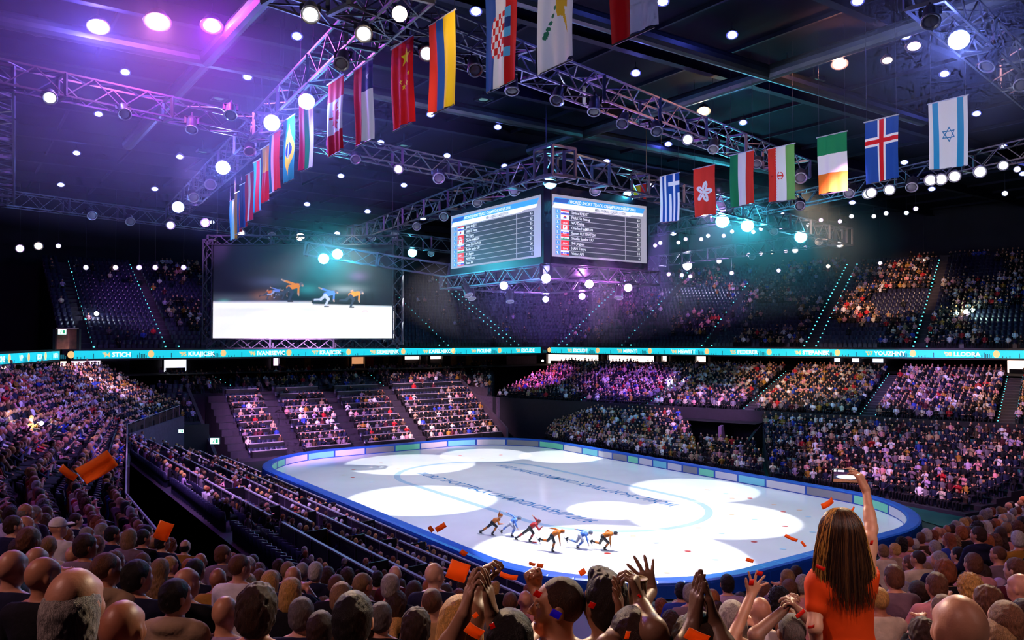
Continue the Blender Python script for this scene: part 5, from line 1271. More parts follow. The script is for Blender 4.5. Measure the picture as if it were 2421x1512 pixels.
# heads placed one by one: x, y, head width (all in the photograph), style, hair, top, turn
HL = """174 1426 123 thin_long grey burgundy -.1 h;33 1400 72 long dark_brown black .1;287 1487 92 bald - mauve 0;101 1362 62 bald - black .3;28 1342 58 bald - navy .2;85 1326 45 bald - black .2;68 1277 46 short brown navy .1 h;59 1241 32 fringe brown navy .3;59 1208 27 fringe grey mauve .4;202 1290 42 short dark_brown mauve .4;137 1246 34 cap white white .5;251 1344 54 crop brown beige .4 h;271 1326 36 short brown navy .3;248 1410 50 short black black .5;324 1362 56 short black navy .4;379 1346 44 long light_brown mustard 0;402 1335 30 short blond brown .3;415 1410 60 short black beige .3 h;440 1377 48 bald - black .4;446 1341 34 bob ginger brown 0;469 1344 25 short blond navy .2;527 1310 32 short brown mauve .5 h;566 1339 42 crop brown white .4;536 1387 40 curly dark_brown grey 0;583 1385 50 long blond mustard 0;531 1449 55 bald - lilac .1;610 1442 95 bushy dark_brown grey 0;384 1280 28 short black navy .5;306 1270 34 bob light_brown mauve .1;338 1270 28 short black black .4;179 1229 24 short dark_brown navy .4;179 1259 27 bushy dark_brown black .2;205 1263 26 crop grey white .3;241 1254 26 short grey lilac .5;266 1262 28 short black navy .3;106 1231 28 bushy brown black .2;82 1213 26 short grey mauve .3;26 1215 30 bushy dark_brown white .2;31 1241 33 short dark_brown navy .3
598 1328 26 short dark_brown black 0;612 1351 32 bushy brown black 0;639 1375 45 long blond brown 0;688 1398 54 bob blond black .2;680 1349 32 crop light_brown navy .2;692 1365 36 bald - navy .2;714 1351 31 crop grey navy .1;746 1351 34 short white navy .2 h;774 1363 36 bushy dark_brown black 0;795 1384 38 crop brown black 0;821 1363 34 bushy dark_brown black .1;713 1452 58 short dark_grey navy 0;758 1487 62 short dark_brown black .1;765 1438 44 curly brown black 0;807 1412 52 short light_brown brown -.1;835 1464 94 short black black .1;901 1459 52 short dark_grey black -.1;857 1382 40 crop light_brown black .3;923 1386 44 short grey navy .1;937 1431 52 bushy dark_brown black .1;937 1478 44 ponytail blond brown 0;979 1398 42 bob dark_brown black 0 h;1021 1424 48 crop brown tan .2;1052 1403 34 short dark_brown black .3;1014 1390 32 crop ginger black 0;1034 1361 28 bob auburn pink 0;984 1483 70 bushy dark_brown black 0;1085 1412 32 bushy auburn black 0;659 1339 28 bushy dark_brown black 0;948 1382 24 long dark_brown black 0;892 1368 28 short black brown .2;868 1432 38 bushy brown navy 0;720 1405 40 bushy dark_brown navy .1;1120 1432 36 short brown grey .2
1206 1423 34 crop brown burgundy .1;1242 1419 32 bald - pink 0;1172 1386 22 bob blond black .3;1250 1398 27 bushy auburn black 0;1095 1382 30 bushy dark_brown black 0;1610 1396 30 short black blue .1;1633 1402 34 short grey mauve .4;1719 1379 32 short black lilac 0;1684 1416 34 crop ginger brown 0;1695 1445 36 short dark_brown black 0;1563 1433 30 bushy auburn black 0;1798 1445 46 bald - white 0;1808 1396 36 long brown lilac .1;1841 1416 48 curly black black .1;1862 1367 32 crop light_brown mauve .2;1882 1354 26 short dark_brown black 0;1899 1381 34 short grey pink .3;1866 1392 34 short brown burgundy .2;1600 1436 30 bob blond brown 0;1859 1476 60 bushy auburn black .1;1660 1436 30 short brown navy .2;1750 1420 34 bob dark_brown grey 0;1585 1470 42 bushy dark_brown red 0;1660 1480 44 short brown black 0
2113 1363 42 short brown mauve -.2;2138 1363 30 bushy brown grey -.1;2214 1383 44 short brown pink -.1;2291 1388 54 curly blond brown 0;2333 1423 60 bushy brown beige -.3;2270 1488 110 bald - mauve 0;2378 1471 72 short brown white -.2;2078 1417 42 crop blond cream -.2;2104 1417 38 bob brown tan -.1;2233 1351 46 bushy auburn black -.2;2318 1357 40 bushy dark_brown black -.1;2301 1331 36 short brown pink -.2;2221 1323 30 crop grey navy -.3;2401 1346 40 short brown burgundy -.3;2412 1388 44 bald - grey -.3;2313 1263 28 short dark_brown navy -.4 h;2364 1388 32 cap lilac navy -.2;2084 1354 26 bob dark_brown burgundy -.2;2364 1507 72 short light_brown black 0;2082 1494 42 crop grey tan -.2;2170 1400 40 short dark_brown black -.1;2150 1450 46 bob dark_brown navy -.2;2230 1440 50 short brown black -.1;2180 1500 62 bushy dark_brown black 0;2420 1450 50 short dark_brown lilac -.2;2150 1330 26 short brown navy -.3;2190 1345 28 bob light_brown white -.2;2265 1310 26 short black navy -.4;2360 1310 28 crop brown mauve -.3;2405 1295 26 bob auburn red -.3;2140 1395 30 short grey navy -.2
""".replace('\n', ';').split(';')
HANDP = []
for e in HL:
    f = e.split()
    if len(f) < 7: continue
    x, y, wd = float(f[0]), float(f[1]), float(f[2]); st, hr, tp, tn = f[3], f[4].replace('_', ' '), f[5].replace('_', ' '), float(f[6])
    wid = {'bald': .157, 'crop': .163, 'fringe': .17, 'thin_long': .172, 'short': .17, 'cap': .176, 'bob': .196, 'long': .2, 'bushy': .2, 'curly': .21, 'ponytail': .168}[st]
    d = wid*FPX/wd; p = at(x, y, d)
    HANDP.append((x, y, d, p)); random.seed(int(x*7+y))
    look = math.atan2(-(RINKC.x-p.x), RINKC.y-p.y) if False else -math.atan2(2-p.x, 45-p.y)
    person((p.x, p.y-.02, p.z-HC[2]), look, st, hr, tp, turn=-tn, pose='lap' if wd > 58 else random.choice(POSES), hood=len(f) > 7)
# ---------------------------------------------------------------- the rest of the crowd
N_INDIV = 300 - 6 - 9          # skaters and the standing, cheering people come later
def occ(z, x, y, zz, px, py, rng):
    n = .5 + .25*math.sin(x*.55+y*.31) + .25*math.sin(x*.21-y*.47+1.3)
    if z == 'UR':
        k = min(max((px-1500)/500, 0), 1); return (n > .56-.10*k and rng < (.25 + .65*k)) or rng < .06
    if z == 'UL': return rng < .05 or (px > 370 and px < 480 and n > .62 and rng < .5)
    if z == 'UC': return rng < .05
    if z == 'UX': return rng < .3
    if z == 'S3': return (n > .22 and rng < .86 and zz < 4.6) or rng < .12
    if z == 'S4': return rng < .62
    if z == 'S2': return n > .28 and rng < .82
    if z == 'LC': return rng < .8
    if z == 'LR': return rng < .95
    return rng < .94
cand = []; far_people = []; empty_seats = []
for (x, y, z, a, zone, row, s) in SEATS:
    px, py, dep = to_px((x, y, z+1.2))
    if dep < .5 or px < -70 or px > IMG_W+70 or py > IMG_H+140 or py < -50: continue
    r = RNG.random()
    if zone == 'SL' and dep < 14:
        w_ = .19*FPX/dep
        if dep < 4.6: continue
        if any(abs(hx-px) < .62*w_ and abs(hd-dep) < 1.3 for hx, hy, hd, hp in HANDP) or any((hp.x-x)**2+(hp.y-y)**2 < .16 for *_, hp in HANDP): continue
        if 1090 < px < 2080: continue       # the standing people come here
    if not occ(zone, x, y, z, px, py, r): empty_seats.append((x, y, z, a)); continue
    if zone == 'SL': a = -math.atan2(2-x, 52-y)*.7 + a*.3 if dep < 30 else a
    cand.append((dep, x, y, z, a, zone, px, py))
cand.sort()
SW = ['short', 'short', 'crop', 'fringe', 'bushy', 'bob', 'long', 'bald', 'short', 'curly']
nI = N_INDIV - len(HANDP); k = 0; rest = []
for c in cand:
    dep, x, y, z, a, zone, px, py = c
    if k < nI and zone == 'SL' and -30 < px < IMG_W+30 and py < IMG_H+40:
        random.seed(int(px*13+py*7)); st = random.choice(SW); hr = random.choice(['black', 'dark brown', 'brown', 'brown', 'auburn', 'light brown', 'grey', 'blond', 'white', 'ginger']) if st != 'bald' else '-'
        tp = random.choice(['navy', 'black', 'burgundy', 'white', 'lilac', 'grey', 'beige', 'mauve', 'mustard', 'pink', 'blue', 'red', 'brown', 'tan', 'cream', 'navy', 'black'])
        person((x, y, z), a, st, hr, tp, turn=random.choice([-.5, 0, 0, .5]), pose=random.choice(POSES), sc=random.uniform(.95, 1.05)); k += 1
    else: rest.append(c)
# everyone farther away: one crowd
def crowd_template(lod, pose):
    V, Fq, T = [], [], []
    def add(v, f, t):
        n = len(V); V.extend(v); Fq.extend([tuple(i+n for i in q) for q in f]); T.extend([t]*len(v))
    def lat(c, r, nu, nv, t, v0=0., v1=PI):
        vs = []
        for j in range(nv+1):
            th = v0+(v1-v0)*j/nv
            for i in range(nu): ph = 2*PI*i/nu; vs.append((c[0]+r[0]*math.sin(th)*math.cos(ph), c[1]+r[1]*math.sin(th)*math.sin(ph), c[2]+r[2]*math.cos(th)))
        fs = [(j*nu+i, (j+1)*nu+i, (j+1)*nu+(i+1) % nu, j*nu+(i+1) % nu) for j in range(nv) for i in range(nu)]; add(vs, fs, t)
    def loft(rings, nu, t):
        vs = []
        for (cx, cyy, cz, rx_, ry_) in rings: vs += [(cx+rx_*math.cos(2*PI*i/nu), cyy+ry_*math.sin(2*PI*i/nu), cz) for i in range(nu)]
        fs = [(j*nu+i, j*nu+(i+1) % nu, (j+1)*nu+(i+1) % nu, (j+1)*nu+i) for j in range(len(rings)-1) for i in range(nu)]; add(vs, fs, t)
    def limb(p, q, r0, r1, t, n=4):
        p, q = Vector(p), Vector(q); d = (q-p).normalized(); a = d.cross(Vector((.3, .2, 1))).normalized(); b = d.cross(a)
        vs = [tuple(p+(a*math.cos(2*PI*i/n)+b*math.sin(2*PI*i/n))*r0) for i in range(n)] + [tuple(q+(a*math.cos(2*PI*i/n)+b*math.sin(2*PI*i/n))*r1) for i in range(n)]
        add(vs, [(i, (i+1) % n, n+(i+1) % n, n+i) for i in range(n)]+[(n, n+1, n+2, n+3)], t)
    nu = 10 if lod == 0 else 6
    lat((0, .03, 1.20), (.082, .095, .118), nu, 7 if lod == 0 else 4, 0)
    lat((0, .012, 1.222), (.090, .101, .112), nu, 4 if lod == 0 else 2, 1, 0, PI*.52)
    if lod == 0: lat((0, -.03, 1.19), (.078, .07, .085), nu, 4, 1); limb((0, -.01, 1.0), (0, .01, 1.12), .055, .05, 0, 6)
    loft([(0, 0, .45, .17, .13), (0, 0, .72, .16, .12), (0, 0, .95, .19, .12), (0, -.01, 1.04, .13, .08), (0, -.01, 1.09, .05, .05)], nu, 2)
    for sx in (-1, 1):
        a = {'lap': [(.19*sx, 0, 1.0), (.25*sx, .06, .76), (.12*sx, .3, .66)], 'fold': [(.19*sx, 0, 1.0), (.25*sx, .1, .78), (-.04*sx, .26, .8)], 'clap': [(.19*sx, 0, 1.0), (.26*sx, .18, .85), (.03*sx, .33, 1.05)]}[pose]
        limb(a[0], a[1], .06, .05, 2); limb(a[1], a[2], .05, .036, 2); limb(a[2], tuple(np.array(a[2])+(np.array(a[2])-np.array(a[1]))*.3), .036, .03, 0)
        limb((.09*sx, 0, .5), (.11*sx, .45, .5), .1, .07, 3); limb((.11*sx, .45, .5), (.11*sx, .46, .05), .066, .05, 3)
    return np.array(V), np.array(Fq), np.array(T)
TPL = {(l, p): crowd_template(l, p) for l in (0, 1) for p in POSES}
tops = np.array([srgb(TOPC[k]) for k in ('navy', 'black', 'black', 'navy', 'black', 'burgundy', 'black', 'navy', 'brown', 'black', 'grey', 'mauve', 'black', 'white', 'lilac', 'grey', 'beige', 'navy', 'black', 'brown', 'blue', 'red', 'black', 'cream', 'navy', 'black', 'white', 'pink', 'mustard', 'black', 'navy', 'mauve')])
hairs = np.array([srgb(HAIRC[k]) for k in ('black', 'dark brown', 'brown', 'auburn', 'light brown', 'grey', 'blond', 'white', 'dark brown')]); skins = np.array([srgb(k) for k in SKINC])
AV, AF, AC = [], [], []; nv0 = 0
for dep, x, y, z, a, zone, px, py in rest:
    V, Fq, T = TPL[(0 if dep < 48 else 1, POSES[RNG.choice([0, 0, 1, 2])])]
    a = a + RNG.normal(0, .18); c, s = math.cos(a), math.sin(a); k = RNG.uniform(.94, 1.06)
    up = .28 if RNG.random() < .025 else 0.
    P = np.stack([c*V[:, 0]-s*V[:, 1], s*V[:, 0]+c*V[:, 1], V[:, 2]], 1)*k + [x+RNG.normal(0, .04), y+RNG.normal(0, .04), z+up-.02]
    col = np.stack([skins[RNG.integers(len(skins))]*RNG.uniform(.85, 1.1), hairs[RNG.integers(len(hairs))] if RNG.random() > .12 else skins[0], tops[RNG.integers(len(tops))]*RNG.uniform(.8, 1.15), np.array((.014, .011, .017))])[T]
    AV.append(P); AF.append(Fq+nv0); AC.append(col); nv0 += len(V)
me = np_mesh('crowd', np.concatenate(AV), np.concatenate(AF)); colattr(me, np.concatenate(AC))
cr = obj('crowd', me, mat('crowd_colours', use='attr', rough=.8, spec=.25)); tag(cr, 'thousands of seated spectators filling the stands all round the hall', 'crowd', kind='stuff')
# the seats themselves, as one
SV = np.array([(-.22, -.02, .44), (.22, -.02, .44), (.22, -.22, .44), (-.22, -.22, .44), (-.22, -.20, .44), (.22, -.20, .44), (.22, -.27, .86), (-.22, -.27, .86), (-.22, -.25, .42), (.22, -.25, .42), (.22, -.32, .86), (-.22, -.32, .86), (-.2, -.2, 0), (.2, -.2, 0), (.2, -.2, .44), (-.2, -.2, .44)])
SF = np.array([(0, 1, 2, 3), (4, 5, 6, 7), (9, 8, 11, 10), (7, 6, 10, 11), (13, 12, 15, 14), (4, 7, 11, 8), (6, 5, 9, 10)])
AV, AF = [], []; nv0 = 0
for x, y, z, a in empty_seats + [(c[1], c[2], c[3], c[4]) for c in rest if c[0] < 60]:
    c, s = math.cos(a), math.sin(a); V = SV*[1, 1, 1]
    AV.append(np.stack([c*V[:, 0]-s*V[:, 1], s*V[:, 0]+c*V[:, 1], V[:, 2]], 1)+[x, y, z]); AF.append(SF+nv0); nv0 += len(V)
me = np_mesh('stadium_seats', np.concatenate(AV), np.concatenate(AF), False)
so = obj('stadium_seats', me, mat('seat_plastic', srgb('#23233c'), .35, spec=.6)); tag(so, 'rows of dark blue folding seats all round the stands', 'seats', kind='stuff')
print('CROWD', len(rest), 'INDIV', len(PEOPLE), 'EMPTY', len(empty_seats))
# ---------------------------------------------------------------- hands
def hand_ops(S, w, d, n, side=1, curl=.25, spread=.28, thumb=.35, sc=1., wrist=True):
    """w wrist, d where the fingers point, n where the palm faces, side +1/-1 says on which side the thumb sits"""
    w = np.array(w, float); d = np.array(d, float); d /= np.linalg.norm(d); n = np.array(n, float); n -= d*(n@d); n /= np.linalg.norm(n)
    l = np.cross(n, d)*side
    off = (.031, .0105, -.0105, -.030); Ls = (.074, .083, .077, .060); rr_ = (.0096, .0098, .0094, .0084)
    for i in range(4):
        o = off[i]*sc; kn = w + d*(.088-.004*abs(i-1))*sc + l*o
        S.cap(w + d*.012*sc + l*o*.55, kn, .0165*sc, .0125*sc, .014)
        a = spread*off[i]/.031; fd = d*math.cos(a) + l*math.sin(a); p = kn; t = 0
        for j, fr in enumerate((.46, .30, .24)):
            t += curl*(1., 1.15, .9)[j]*(1+.12*(i-1))
            v = fd*math.cos(t) + n*math.sin(t); q = p + v*Ls[i]*fr*sc
            S.cap(p, q, rr_[i]*sc*(1, .92, .84)[j], rr_[i]*sc*(.92, .84, .72)[j], .0045); p = q
    fist = curl > .9
    b = w + d*.022*sc + l*.022*sc; v = (d*.62 + l*.75 + n*thumb) if not fist else (d*.75 + l*.18 + n*.62); v /= np.linalg.norm(v)
    p = b
    for j, L in enumerate((.044, .034, .027)):
        vv = v + d*.18*j + n*.25*thumb*j if not fist else v - l*.85*j + n*.1*j - d*.1*j; vv /= np.linalg.norm(vv); q = p + vv*L*sc
        S.cap(p, q, (.0155, .0112, .0100)[j]*sc, (.0112, .0100, .0078)[j]*sc, .008); p = q
    return S
def color_by(me, segs):
    V = np.zeros(len(me.vertices)*3); me.vertices.foreach_get('co', V); V = V.reshape(-1, 3); best = np.full(len(V), 9.); col = np.zeros((len(V), 3))
    for a, b, r, c in segs:
        a, b = np.array(a, float), np.array(b, float); ab = b-a; t = np.clip(((V-a)@ab)/max(ab@ab, 1e-9), 0, 1)
        e = np.linalg.norm(V-a-t[:, None]*ab, axis=1)-r; m = e < best; best[m] = e[m]; col[m] = c
    colattr(me, col)
# ---------------------------------------------------------------- speed skaters
M_SUIT = mat('skating_suit', use='attr', rough=.38, spec=.5); M_HELM = mat('helmet', use='obj', rough=.25); M_BLADE = mat('steel_blade', srgb('#b8bcc4'), .2, .9); M_BOOT = mat('skate_boot', srgb('#17171c'), .35)
def skater(px, py, J, cols, label, helmet, heading):
    """J: joints in the plane of travel (forward, up)"""
    p = onz(px, py, .02); r = empty('speed_skater', p, heading, label, 'person', 'short track skaters in a line')
    body, leg, leg2, skin = [srgb(c) for c in cols]
    g = lambda k, y: (y, J[k][0], J[k][1])
    hip, sh, hd = J['hip'], J['sh'], J['head']
    S = SDF(.014); segs = []
    def cap(a, b, ra, rb, c, k=.025): S.cap(a, b, ra, rb, k); segs.append((a, b, min(ra, rb), c))
    H = (0, hip[0], hip[1]); SH = (0, sh[0], sh[1]); HD = (0, hd[0], hd[1]); mid = tuple((np.array(H)*.5+np.array(SH)*.5)+np.array((0, -.02, .03)))
    cap((-.07, H[1], H[2]), (.07, H[1], H[2]), .115, .115, leg, .05); cap(H, mid, .125, .13, body, .06); cap(mid, SH, .135, .12, body, .06)
    cap((-.13, SH[1], SH[2]), (.13, SH[1], SH[2]), .075, .075, body, .05); cap(SH, HD, .06, .06, skin, .03)
    S.ell(HD, (.078, .10, .10), .02); segs.append((HD, HD, .08, skin)); S.cap((0, HD[1]+.08, HD[2]-.01), (0, HD[1]+.115, HD[2]-.03), .015, .012, .02); segs.append(((0, HD[1]+.1, HD[2]-.03), (0, HD[1]+.1, HD[2]-.03), .05, skin))
    for sx, kn, an in ((.1, 'k1', 'a1'), (-.1, 'k2', 'a2')):
        c2 = leg; A, K, N = (sx*.9, hip[0], hip[1]-.02), (sx*1.1, *J[kn]), (sx*.8, *J[an])
        cap(A, K, .105, .07, leg, .04); cap(K, tuple(np.array(K)*.55+np.array(N)*.45), .068, .062, leg2, .03); cap(tuple(np.array(K)*.55+np.array(N)*.45), N, .06, .042, leg, .03)
    for sx, e, h in ((.16, 'e1', 'h1'), (-.16, 'e2', 'h2')):
        A, E_, W = (sx, sh[0], sh[1]), (sx*1.25, *J[e]), (sx*1.05, *J[h]); cap(A, E_, .06, .048, body, .03); cap(E_, W, .046, .034, body, .02)
        d = np.array(W)-np.array(E_); d /= np.linalg.norm(d); T = tuple(np.array(W)+d*.10); cap(W, T, .034, .03, skin, .01)
        for f in range(4): a = np.array(W)+d*.07+np.array((.016*(f-1.5), 0, 0)); b = a+d*.09; cap(tuple(a), tuple(b), .012, .009, skin, .006)
        a = np.array(W)+d*.03; cap(tuple(a), tuple(a+d*.05+np.array((-.04*np.sign(sx), 0, .01))), .013, .01, skin, .008)
    me = S.mesh('body'); color_by(me, segs); obj('body', me, M_SUIT, r)
    S = SDF(.009); S.ell((0, -.01, .035), (.092, .122, .10), .02); S.ell((0, -.06, -.0), (.085, .075, .09), .03); S.cut((0, .06, .02), (0, .75, -.66)); S.cut((0, 0, -.06), (0, 0, -1))
    m = S.mesh('helmet'); o = obj('helmet', m, M_HELM, r, HD); o.color = (*srgb(helmet), 1); o.rotation_euler = (-.35, 0, 0)
    for sx, an, flat in ((.1, 'a1', True), (-.1, 'a2', J['a2'][1] < .2)):
        N = (sx*.8, *J[an]); tilt = 0 if flat else -.95
        sk = empty('skate', N, 0); sk.parent = r; sk.rotation_euler = (tilt, 0, 0); N2 = N
        S = SDF(.011); S.chain([(0, -.01, .06), (0, -.0, -.02), (0, .10, -.045)], [.05, .05, .038], .03); mb_ = S.mesh('boot'); mb_.materials.append(M_BOOT)
        bo = obj('boot', mb_, None, sk); mb = MB(); mb.box((0, .03, -.098), (.006, .44, .03)); mb.box((0, -.05, -.075), (.02, .03, .04)); mb.box((0, .11, -.075), (.02, .03, .04)); mb.build('blade', M_BLADE, bo)
    return r
HD_ = math.atan2(-(5.17+1.95), 44.1-47.5)   # facing along the line of skaters
HEAD = math.atan2(-.93, -.36)
OR, BL, SKN = '#c9701a', '#4f7fd6', '#d9b09a'
skater(1165, 1266, dict(hip=(0, .8), sh=(.36, 1.0), head=(.52, 1.22), k1=(.29, .6), a1=(0, .13), k2=(-.36, .48), a2=(-.84, .13), e1=(.47, .78), h1=(.68, .8), e2=(.30, 1.22), h2=(.36, 1.38)), (OR, '#14171d', '#b8661c', SKN), 'skater in orange and black, last in the line, leaning low', '#c06a28', HEAD)
skater(1211, 1269, dict(hip=(-.04, .84), sh=(.22, 1.02), head=(.46, 1.13), k1=(.18, .56), a1=(0, .13), k2=(-.4, .58), a2=(-.7, .28), e1=(.30, .80), h1=(.38, .62), e2=(-.06, 1.22), h2=(-.34, 1.36)), (BL, '#b9c1d2', '#6c90d8', '#dcc0b2'), 'skater in light blue and white, second last in the line', '#5f6f86', HEAD)
skater(1253, 1282, dict(hip=(.03, .86), sh=(.38, 1.10), head=(.54, 1.24), k1=(.25, .58), a1=(0, .13), k2=(-.46, .46), a2=(-.9, .14), e1=(.62, .82), h1=(.76, .98), e2=(.3, 1.30), h2=(.18, 1.44)), ('#a02026', '#15161a', '#8d2226', SKN), 'skater in red and black, third last in the line, arm swung up', '#5a2a28', HEAD)
skater(1307, 1305, dict(hip=(-.03, .92), sh=(.37, 1.14), head=(.57, 1.17), k1=(.12, .58), a1=(0, .13), k2=(-.34, .58), a2=(-.8, .62), e1=(.44, .86), h1=(.47, .58), e2=(.1, 1.24), h2=(-.16, 1.26)), (OR, '#14171d', '#b8661c', SKN), 'skater in orange and black, third in the line, one leg kicked back', '#b85f22', HEAD)
skater(1366, 1297, dict(hip=(.14, .78), sh=(.5, .88), head=(.75, .95), k1=(.34, .5), a1=(0, .13), k2=(-.1, .36), a2=(-.65, .5), e1=(.58, .64), h1=(.65, .4), e2=(.2, .98), h2=(-.1, 1.04)), (BL, '#b9c1d2', '#6c90d8', '#dcc0b2'), 'skater in light blue and white, second in the line', '#5f6f86', HEAD)
skater(1430, 1301, dict(hip=(-.1, .78), sh=(.37, .96), head=(.62, .98), k1=(.23, .48), a1=(0, .13), k2=(-.31, .36), a2=(-.78, .44), e1=(.34, .7), h1=(.36, .4), e2=(.12, 1.08), h2=(.02, .98)), (OR, '#14171d', '#b8661c', SKN), 'skater in orange and black leading the line', '#2a2a30', HEAD)
# ---------------------------------------------------------------- cheering people close by
M_EYEW = mat('eye_white', srgb('#e8e2dc'), .2); M_IRIS = mat('eye_iris', srgb('#2b1c14'), .15)
def sub3(p, o): return tuple(np.array(p, float)-np.array(o, float))
def hero(label, hx, hy, dep, turn, style, hair, skin, top, arms, sleeve='long', cat='person', eyes=False):
    """arms: (side, elbow px py depth, wrist px py depth, finger direction, palm direction, thumb side, curl, spread)"""
    h = at(hx, hy, dep); root = Vector((h.x, h.y-.02, h.z-HC[2])); r = empty('cheering_person', root, 0, label, cat, 'cheering people at the front')
    S = SDF(.0065); torso_ops(S); S.cap((0, -.012, 1.03), (0, .008, 1.15), .06, .054, .03); head_ops(S, HC, turn, close=eyes); leg_ops(S)
    T = SDF(.011); torso_ops(T, .016); T.cap((-.06, -.02, 1.075), (.06, -.02, 1.075), .045, None, .04)
    done = set()
    for a in arms:
        sd, el, wr, fd, pn, ts, cu, sp = a; E_ = sub3(at(*el), root); W = sub3(at(*wr), root); sh = (.185*sd, -.005, 1.0); done.add(sd)
        S.chain([sh, E_, W], [.053, .044, .029], .025); hand_ops(S, W, fd, pn, ts, cu, sp)
        if sleeve == 'long': T.chain([sh, E_, tuple(np.array(E_)*.12+np.array(W)*.88)], [.063, .055, .043], .02)
        else: T.chain([sh, tuple(np.array(sh)*.45+np.array(E_)*.55)], [.066, .062], .02)
    for sd in (-1, 1):
        if sd not in done: c = arm_chain(sd, 'lap'); S.chain(c, [.053, .044, .03], .025); hand_ops(S, c[2], (-.3*sd, 1, -.2), (0, 0, -1), -sd, .3); T.chain(c, [.063, .055, .043], .02)
    T.cut((0, -.03, 1.092), (0, .45, 1))
    me = S.mesh('body'); me.materials.append(M_SKIN); b = obj('body', me, None, r); b.color = (*srgb(skin), 1)
    me = T.mesh('shirt'); me.materials.append(M_CLOTH); t = obj('shirt', me, None, r); t.color = (*srgb(TOPC[top]), 1); obj('trousers', TROU, None, r)
    if style != 'bald':
        o = obj('hair', STY[style], None, r); o.location = HC; o.rotation_euler = (0, 0, turn); o.color = (*srgb(HAIRC[hair]), 1)
    if eyes:
        for sx in (-1, 1):
            q = rotz((.032*sx, .080, .007), turn); m = MB(); m.lathe([(.001, -.0115), (.008, -.008), (.0115, 0), (.008, .008), (.001, .0115)], 10)
            e = m.build('eye', M_EYEW, r, True, (HC[0]+q[0], HC[1]+q[1], HC[2]+q[2])); q2 = rotz((.032*sx, .0915, .007), turn)
            m = MB(); m.lathe([(.001, -.003), (.0045, 0), (.001, .003)], 8, Matrix.Rotation(turn, 3, 'Z') @ Matrix.Rotation(PI/2, 3, 'X')); m.build('iris', M_IRIS, e, True, tuple(np.array(q2)-np.array(q)))
        q = rotz((0, .088, -.066), turn); m = MB(); m.lathe([(.002, -.004), (.019, -.003), (.019, .003), (.002, .004)], 14); m.build('teeth', M_EYEW, r, True, (HC[0]+q[0], HC[1]+q[1], HC[2]+q[2]))
    return r
UPX = (0, .1, 1)
hero('man in profile grinning to the left with raised fist, orange collared shirt', 1322, 1430, 3.35, PI/2*.92, 'crop', 'dark brown', '#a8785c', 'orange',
     [(-1, (1296, 1462, 3.75), (1266, 1390, 3.85), (-.25, -.1, 1), (.3, -1, .2), -1, 1.35, .05)], eyes=True)
hero('dark-haired person with a quiff between the profile man and the cup', 1432, 1428, 3.3, .45, 'top_quiff', 'black', '#8a604a', 'black',
     [(1, (1490, 1520, 3.2), (1467, 1470, 3.1), (-.05, .1, 1), (-1, .3, .1), 1, .12, .12)])
hero('blond person clapping at the lower left of the cheering people', 1090, 1478, 3.25, -.1, 'bob', 'blond', '#a5795f', 'black',
     [(-1, (1068, 1520, 3.0), (1098, 1452, 2.95), (.22, .05, 1), (1, .3, -.1), -1, .10, .10), (1, (1185, 1520, 2.95), (1163, 1452, 2.95), (-.18, .05, 1), (-1, .3, -.1), 1, .10, .10)], 'short')
hero('dark-haired person with one bent hand high, left of the profile man', 1203, 1516, 2.95, .3, 'short', 'black', '#8d6650', 'navy',
     [(-1, (1120, 1450, 3.1), (1136, 1392, 3.2), (.25, .2, .9), (.9, -.3, -.3), -1, .75, .05)], 'short')
cupw = (1516, 1424, 2.95)
hero('person low in front holding a brown cup high', 1497, 1512, 2.9, 0, 'short', 'dark brown', '#8d6650', 'black',
     [(1, (1546, 1490, 2.8), cupw, (-.25, .25, .9), (-1, .5, 0), 1, .75, .10), (-1, (1440, 1530, 2.8), (1538, 1400, 3.6), (-.25, .1, 1), (-.3, 1, 0), -1, .12, .55)], 'short')
hero('person with tightly clapping dark hands below the lilac shirted man', 1652, 1540, 2.8, 0, 'bushy', 'dark brown', '#7a5644', 'black',
     [(-1, (1622, 1535, 2.7), (1642, 1468, 2.75), (.12, .1, 1), (1, .2, 0), -1, .10, .08), (1, (1712, 1535, 2.7), (1688, 1468, 2.75), (-.18, .1, 1), (-1, .2, 0), 1, .10, .08)], 'long')
hero('grey-blond person waving one open hand high above the bald pink head', 1732, 1462, 5.3, -.3, 'bob', 'grey', '#c59478', 'cream',
     [(1, (1731, 1512, 5.1), (1775, 1408, 5.25), (.42, .1, .9), (.1, -1, .1), 1, .10, .75)], 'short')
hero('bald man with hands clasped over his head, left of the woman in orange', 1871, 1492, 5.1, .1, 'crop', 'dark grey', '#9a705c', 'black',
     [(-1, (1786, 1500, 5.0), (1852, 1442, 5.05), (.5, .1, .75), (.7, .2, -.6), -1, .6, .08), (1, (1930, 1478, 5.0), (1893, 1447, 5.0), (-.6, .1, .7), (-.7, .2, -.6), 1, .6, .08)], 'short')
# cup
p = at(1507, 1400, 3.02); cu_ = empty('drinking_cup', p + Vector((0, 0, -.055)), 0, 'brown paper cup held up in a hand between the quiff and the blue boards', 'cup')
mb = MB(); mb.lathe([(.027, 0), (.030, .003), (.038, .105), (.036, .105), (.029, .006)], 20); mb.build('cup_wall', mat('cup_paper', srgb('#6b5236'), .6, noise=.15), cu_, True)
mb = MB(); mb.lathe([(.038, .103), (.0405, .106), (.038, .11), (.035, .106)], 20); mb.build('rim', mat('cup_rim', srgb('#8d744e'), .5), cu_, True)
